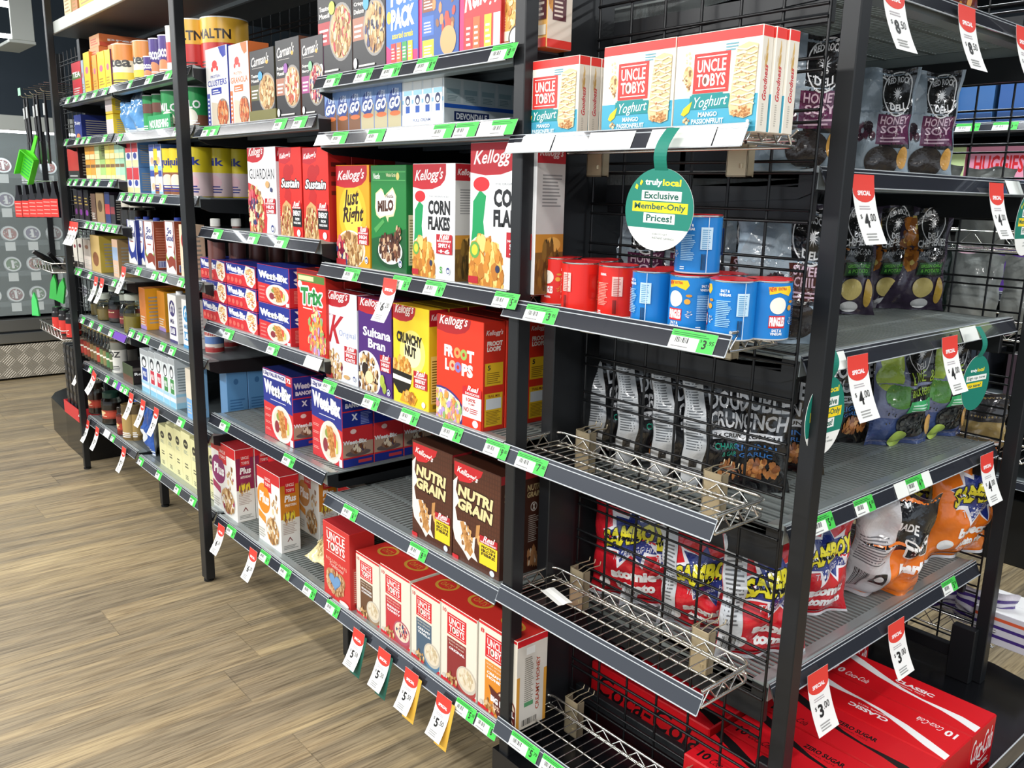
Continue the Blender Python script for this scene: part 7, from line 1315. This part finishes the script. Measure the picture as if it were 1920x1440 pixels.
for q in (-0.38, -0.05, 0.26): mb.tube([(q, -0.04, 0), (q, 0.215, 0)], 0.003, 6)
tag(mb.build('hanging_rail', 'chrome', loc=(at(74, 345, -0.04).x, 0, zr)), 'chrome rail carrying the red carded utensil packs', 'rail')
rbasket(-4.27, -0.06, PY(70, 498, -0.03).z, 0, 'chrome wire basket with black brushes at the far end', 0.50, 0.26)
zz = PY(70, 498, -0.03).z
for k in range(4):
    mb = MB(); mb.prism([(-0.02, 0), (0.02, 0), (0.015, 0.10), (0.006, 0.16), (-0.006, 0.16), (-0.015, 0.10)], -0.01, 0.01, axis='y', col='#1a1a1d'); mb.box(-0.025, 0.025, -0.015, 0.015, 0, 0.03, '#2a2a2e')
    o = mb.build('scrubbing_brush', 'tin', loc=(-4.18+0.12*k, 0.05, zz+0.012)); o.rotation_euler = (0.9, 0.6, 0.5*k); tag(o, ORD2[k]+' black brush lying in the far wire basket', 'brush', 'black brushes in the far basket')
zb2 = PY(100, 622, -0.03).z
rbasket(-4.20, -0.06, zb2, 0, 'chrome wire basket holding red and black bottles at the far end', 0.50, 0.26)
for k in range(5):
    c = 'red and black cleaner bottle'
    bottle([(0.030, 0.0), (0.032, 0.004), (0.032, 0.11), (0.022, 0.125)], 0, ORD2[k]+' '+c+' in the far lower basket', -4.02+0.075*k, 0.0+0.03*(k % 2), zb2+0.004, 'cleaner_bottle', 'bottle', 'red and black bottles in the far basket', 0.027, a_simple('#cf352c', lines=(0.2, 0.5, 3, '#f0c8b8')), 0.032, (0.01, 0.085), None, '#19191c', 'tin', '#1c1a1c')
for k in range(3):
    mb = MB(); mb.prism([(-0.03, 0), (0.03, 0), (0.022, 0.10), (0.0, 0.15), (-0.022, 0.10)], -0.006, 0.006, axis='y', col='#3cb04a' if k else '#4fd06c'); p = at((70, 100, 112)[k], (612, 552, 556)[k], 0.03)
    o = mb.build('sponge_scraper', 'tin', loc=(p.x, 0.03, zb2+0.004 if k == 0 else zb2+0.165)); o.rotation_euler = (0, 0.15*k, 0.5); tag(o, ['green plastic scraper standing in the lower far basket', 'left green leaf-shaped scraper above the red bottles', 'right green leaf-shaped scraper above the red bottles'][k], 'scraper')
# shelf carrying the scrapers is the bottle caps; red stand with black trays
rs = empty('display_stand', (-3.95, 0.06, 0.2155)); tag(rs, 'red cardboard stand holding black trays upright on the far plinth', 'display stand')
mb = MB(); mb.box(-0.16, 0.16, -0.05, 0.06, 0, 0.02, '#c4242c'); mb.box(-0.16, 0.16, -0.052, -0.048, 0, 0.075, '#d2343a'); mb.box(-0.16, 0.16, 0.058, 0.062, 0, 0.09, '#c4242c'); mb.box(-0.162, -0.158, -0.05, 0.06, 0, 0.075, '#cc3038'); mb.box(0.158, 0.162, -0.05, 0.06, 0, 0.075, '#cc3038'); mb.build('box', 'carton', rs)
for k in range(4):
    mb = MB(); mb.cbox(-0.03, 0.03, -0.035, 0.035, 0, 0.40, 0.004, col='#141416')
    for q in range(7): mb.box(-0.022, 0.022, -0.0365, -0.0351, 0.03+0.052*q, 0.06+0.052*q, '#3a3c40')
    o = mb.build('baking_tray', 'tin', loc=(-4.07+0.078*k, 0.062, 0.236)); tag(o, ORD2[k]+' black tray standing in the red stand from the left', 'tray', 'black trays in the red stand')

# ---- glass-door cooler along the left wall
ck_ = empty('display_cooler', (-6.27, 0, 0)); tag(ck_, 'glass-fronted chilled cabinet along the far wall with a tread-plate kickboard', 'cooler')
mb = MB(); mb.box(-0.05, 0.0, -2.6, 1.3, 0.02, 0.285); mb.build('kickboard', 'tread', ck_)
mb = MB(); mb.cbox(-0.08, 0.015, -2.6, 1.3, 0.30, 0.38, 0.006); mb.cbox(-0.08, 0.012, -2.6, 1.3, 0.395, 0.49, 0.006); mb.build('bumper_rail', 'alu', ck_)
mb = MB(); mb.box(-0.72, -0.70, -2.6, 1.3, 0.3, 1.95, '#1c2228'); mb.box(-0.70, 0.0, 1.28, 1.3, 0.3, 1.95, '#1c2228'); mb.box(-0.72, 0.0, -2.6, 1.3, 1.95, 2.0, '#1c2228'); mb.box(-0.70, 0, -2.6, 1.3, 0.38, 0.40, '#1c2228'); mb.build('cabinet', 'carton', ck_)
mb = MB(); mb.cbox(-0.02, 0.03, -2.6, 1.3, 1.94, 2.05, 0.004); mb.build('header', 'canopy', ck_)
mb = MB(); mb.box(-0.10, -0.06, -2.6, 1.2, 1.925, 1.945); mb.build('light_tube', 'tube', ck_)
for k, y in enumerate((-1.9, -1.1, -0.3, 0.5)):
    d = MB(); d.box(-0.012, -0.006, y+0.02, y+0.78, 0.52, 1.92); dr = d.build('door', 'pane', ck_)
    fm = MB(); fm.box(-0.02, 0.0, y, y+0.02, 0.49, 1.94); fm.box(-0.02, 0.0, y+0.78, y+0.8, 0.49, 1.94); fm.build('door_frame', 'black', dr)
tubm = MB(); tubm.lathe([(0.052, 0.0, '#d8dce0'), (0.060, 0.05, '#e4e8ea'), (0.062, 0.052, '#2c3034'), (0.062, 0.058, '#2c3034')], 22); 
def tub(col, k):
    mb = MB(); mb.lathe([(0.052, 0.0), (0.060, 0.05), (0.062, 0.052), (0.062, 0.058)], 22, col='#c8ccd0'); a = Art(0.114, 0.114, '#e8ecec', k); a.e(0.5, 0.5, 0.5, 0.5, '#e8ecec'); a.e(0.5, 0.5, 0.42, 0.42, col); a.food(0.5, 0.5, 0.36, 0.36, [col, '#d8dcd8', '#6a5a5c', '#9a8a80'], 24, 0.07); a.r(0.2, 0.42, 0.8, 0.58, '#f0f0f0'); a.emit(mb, lambda x, y, e: (x-0.055, y-0.055, 0.0582+e)); return mb.mesh('salad_tub', ['tin'])
tubs = [tub(c, i) for i, c in enumerate(('#8a4a50', '#5a7a4a', '#a8605a', '#7a6a8a'))]
for s, z in enumerate((0.60, 0.84, 1.08, 1.34, 1.60)):
    mb = MB(); mb.box(-0.50, -0.06, -2.5, 1.25, z-0.012, z); mb.box(-0.062, -0.058, -2.5, 1.25, z-0.015, z+0.025); mb.build('shelf', 'deckdark', ck_)
    mb = MB()
    for k in range(12): mb.box(-0.0575, -0.0565, -0.78+0.16*k, -0.71+0.16*k, z-0.055, z+0.012, '#e4e8e8')
    mb.build('price_cards', 'carton', ck_)
    for k in range(8):
        y = -0.42+0.16*k; tag(put(tubs[(k+s) % 4], 'salad_tub', (-6.27-0.13, y, z+0.055), rot=(0, math.radians(66), 0)), ORD2[k]+' salad tub from the left on the '+['lowest', 'second', 'third', 'fourth', 'top'][s]+' cooler shelf', 'tub', 'salad tubs in the cooler')
area('cooler_tube_light', (-6.38, -0.3, 1.92), 0.06, 3.0, 11, (0.86, 0.95, 1.0), (0, math.radians(12), 0))
# lit pendant frame near the ceiling
pf = empty('pendant_light', (-5.2, 0, 0)); tag(pf, 'white rectangular ceiling light frame at the top left', 'ceiling light')
mb = MB(); mb.cbox(-0.02, 0.0, 0.14, 0.275, 2.46, 2.74, 0.003); mb.cbox(-0.5, 0.0, 0.12, 0.28, 2.44, 2.46, 0.003); mb.build('housing', 'canopy', pf)
mb = MB(); mb.box(-0.03, -0.01, -1.6, 0.14, 2.465, 2.49); mb.box(-0.03, -0.01, -1.6, 0.14, 2.655, 2.69); mb.build('tube', 'tube', pf)
mb = MB(); mb.tube([(-0.25, 0.2, 2.46), (-0.25, 0.2, 3.1)], 0.008, 8); mb.tube([(-0.02, -1.5, 2.49), (-0.02, -1.5, 3.1)], 0.008, 8); mb.build('rod', 'black', pf)
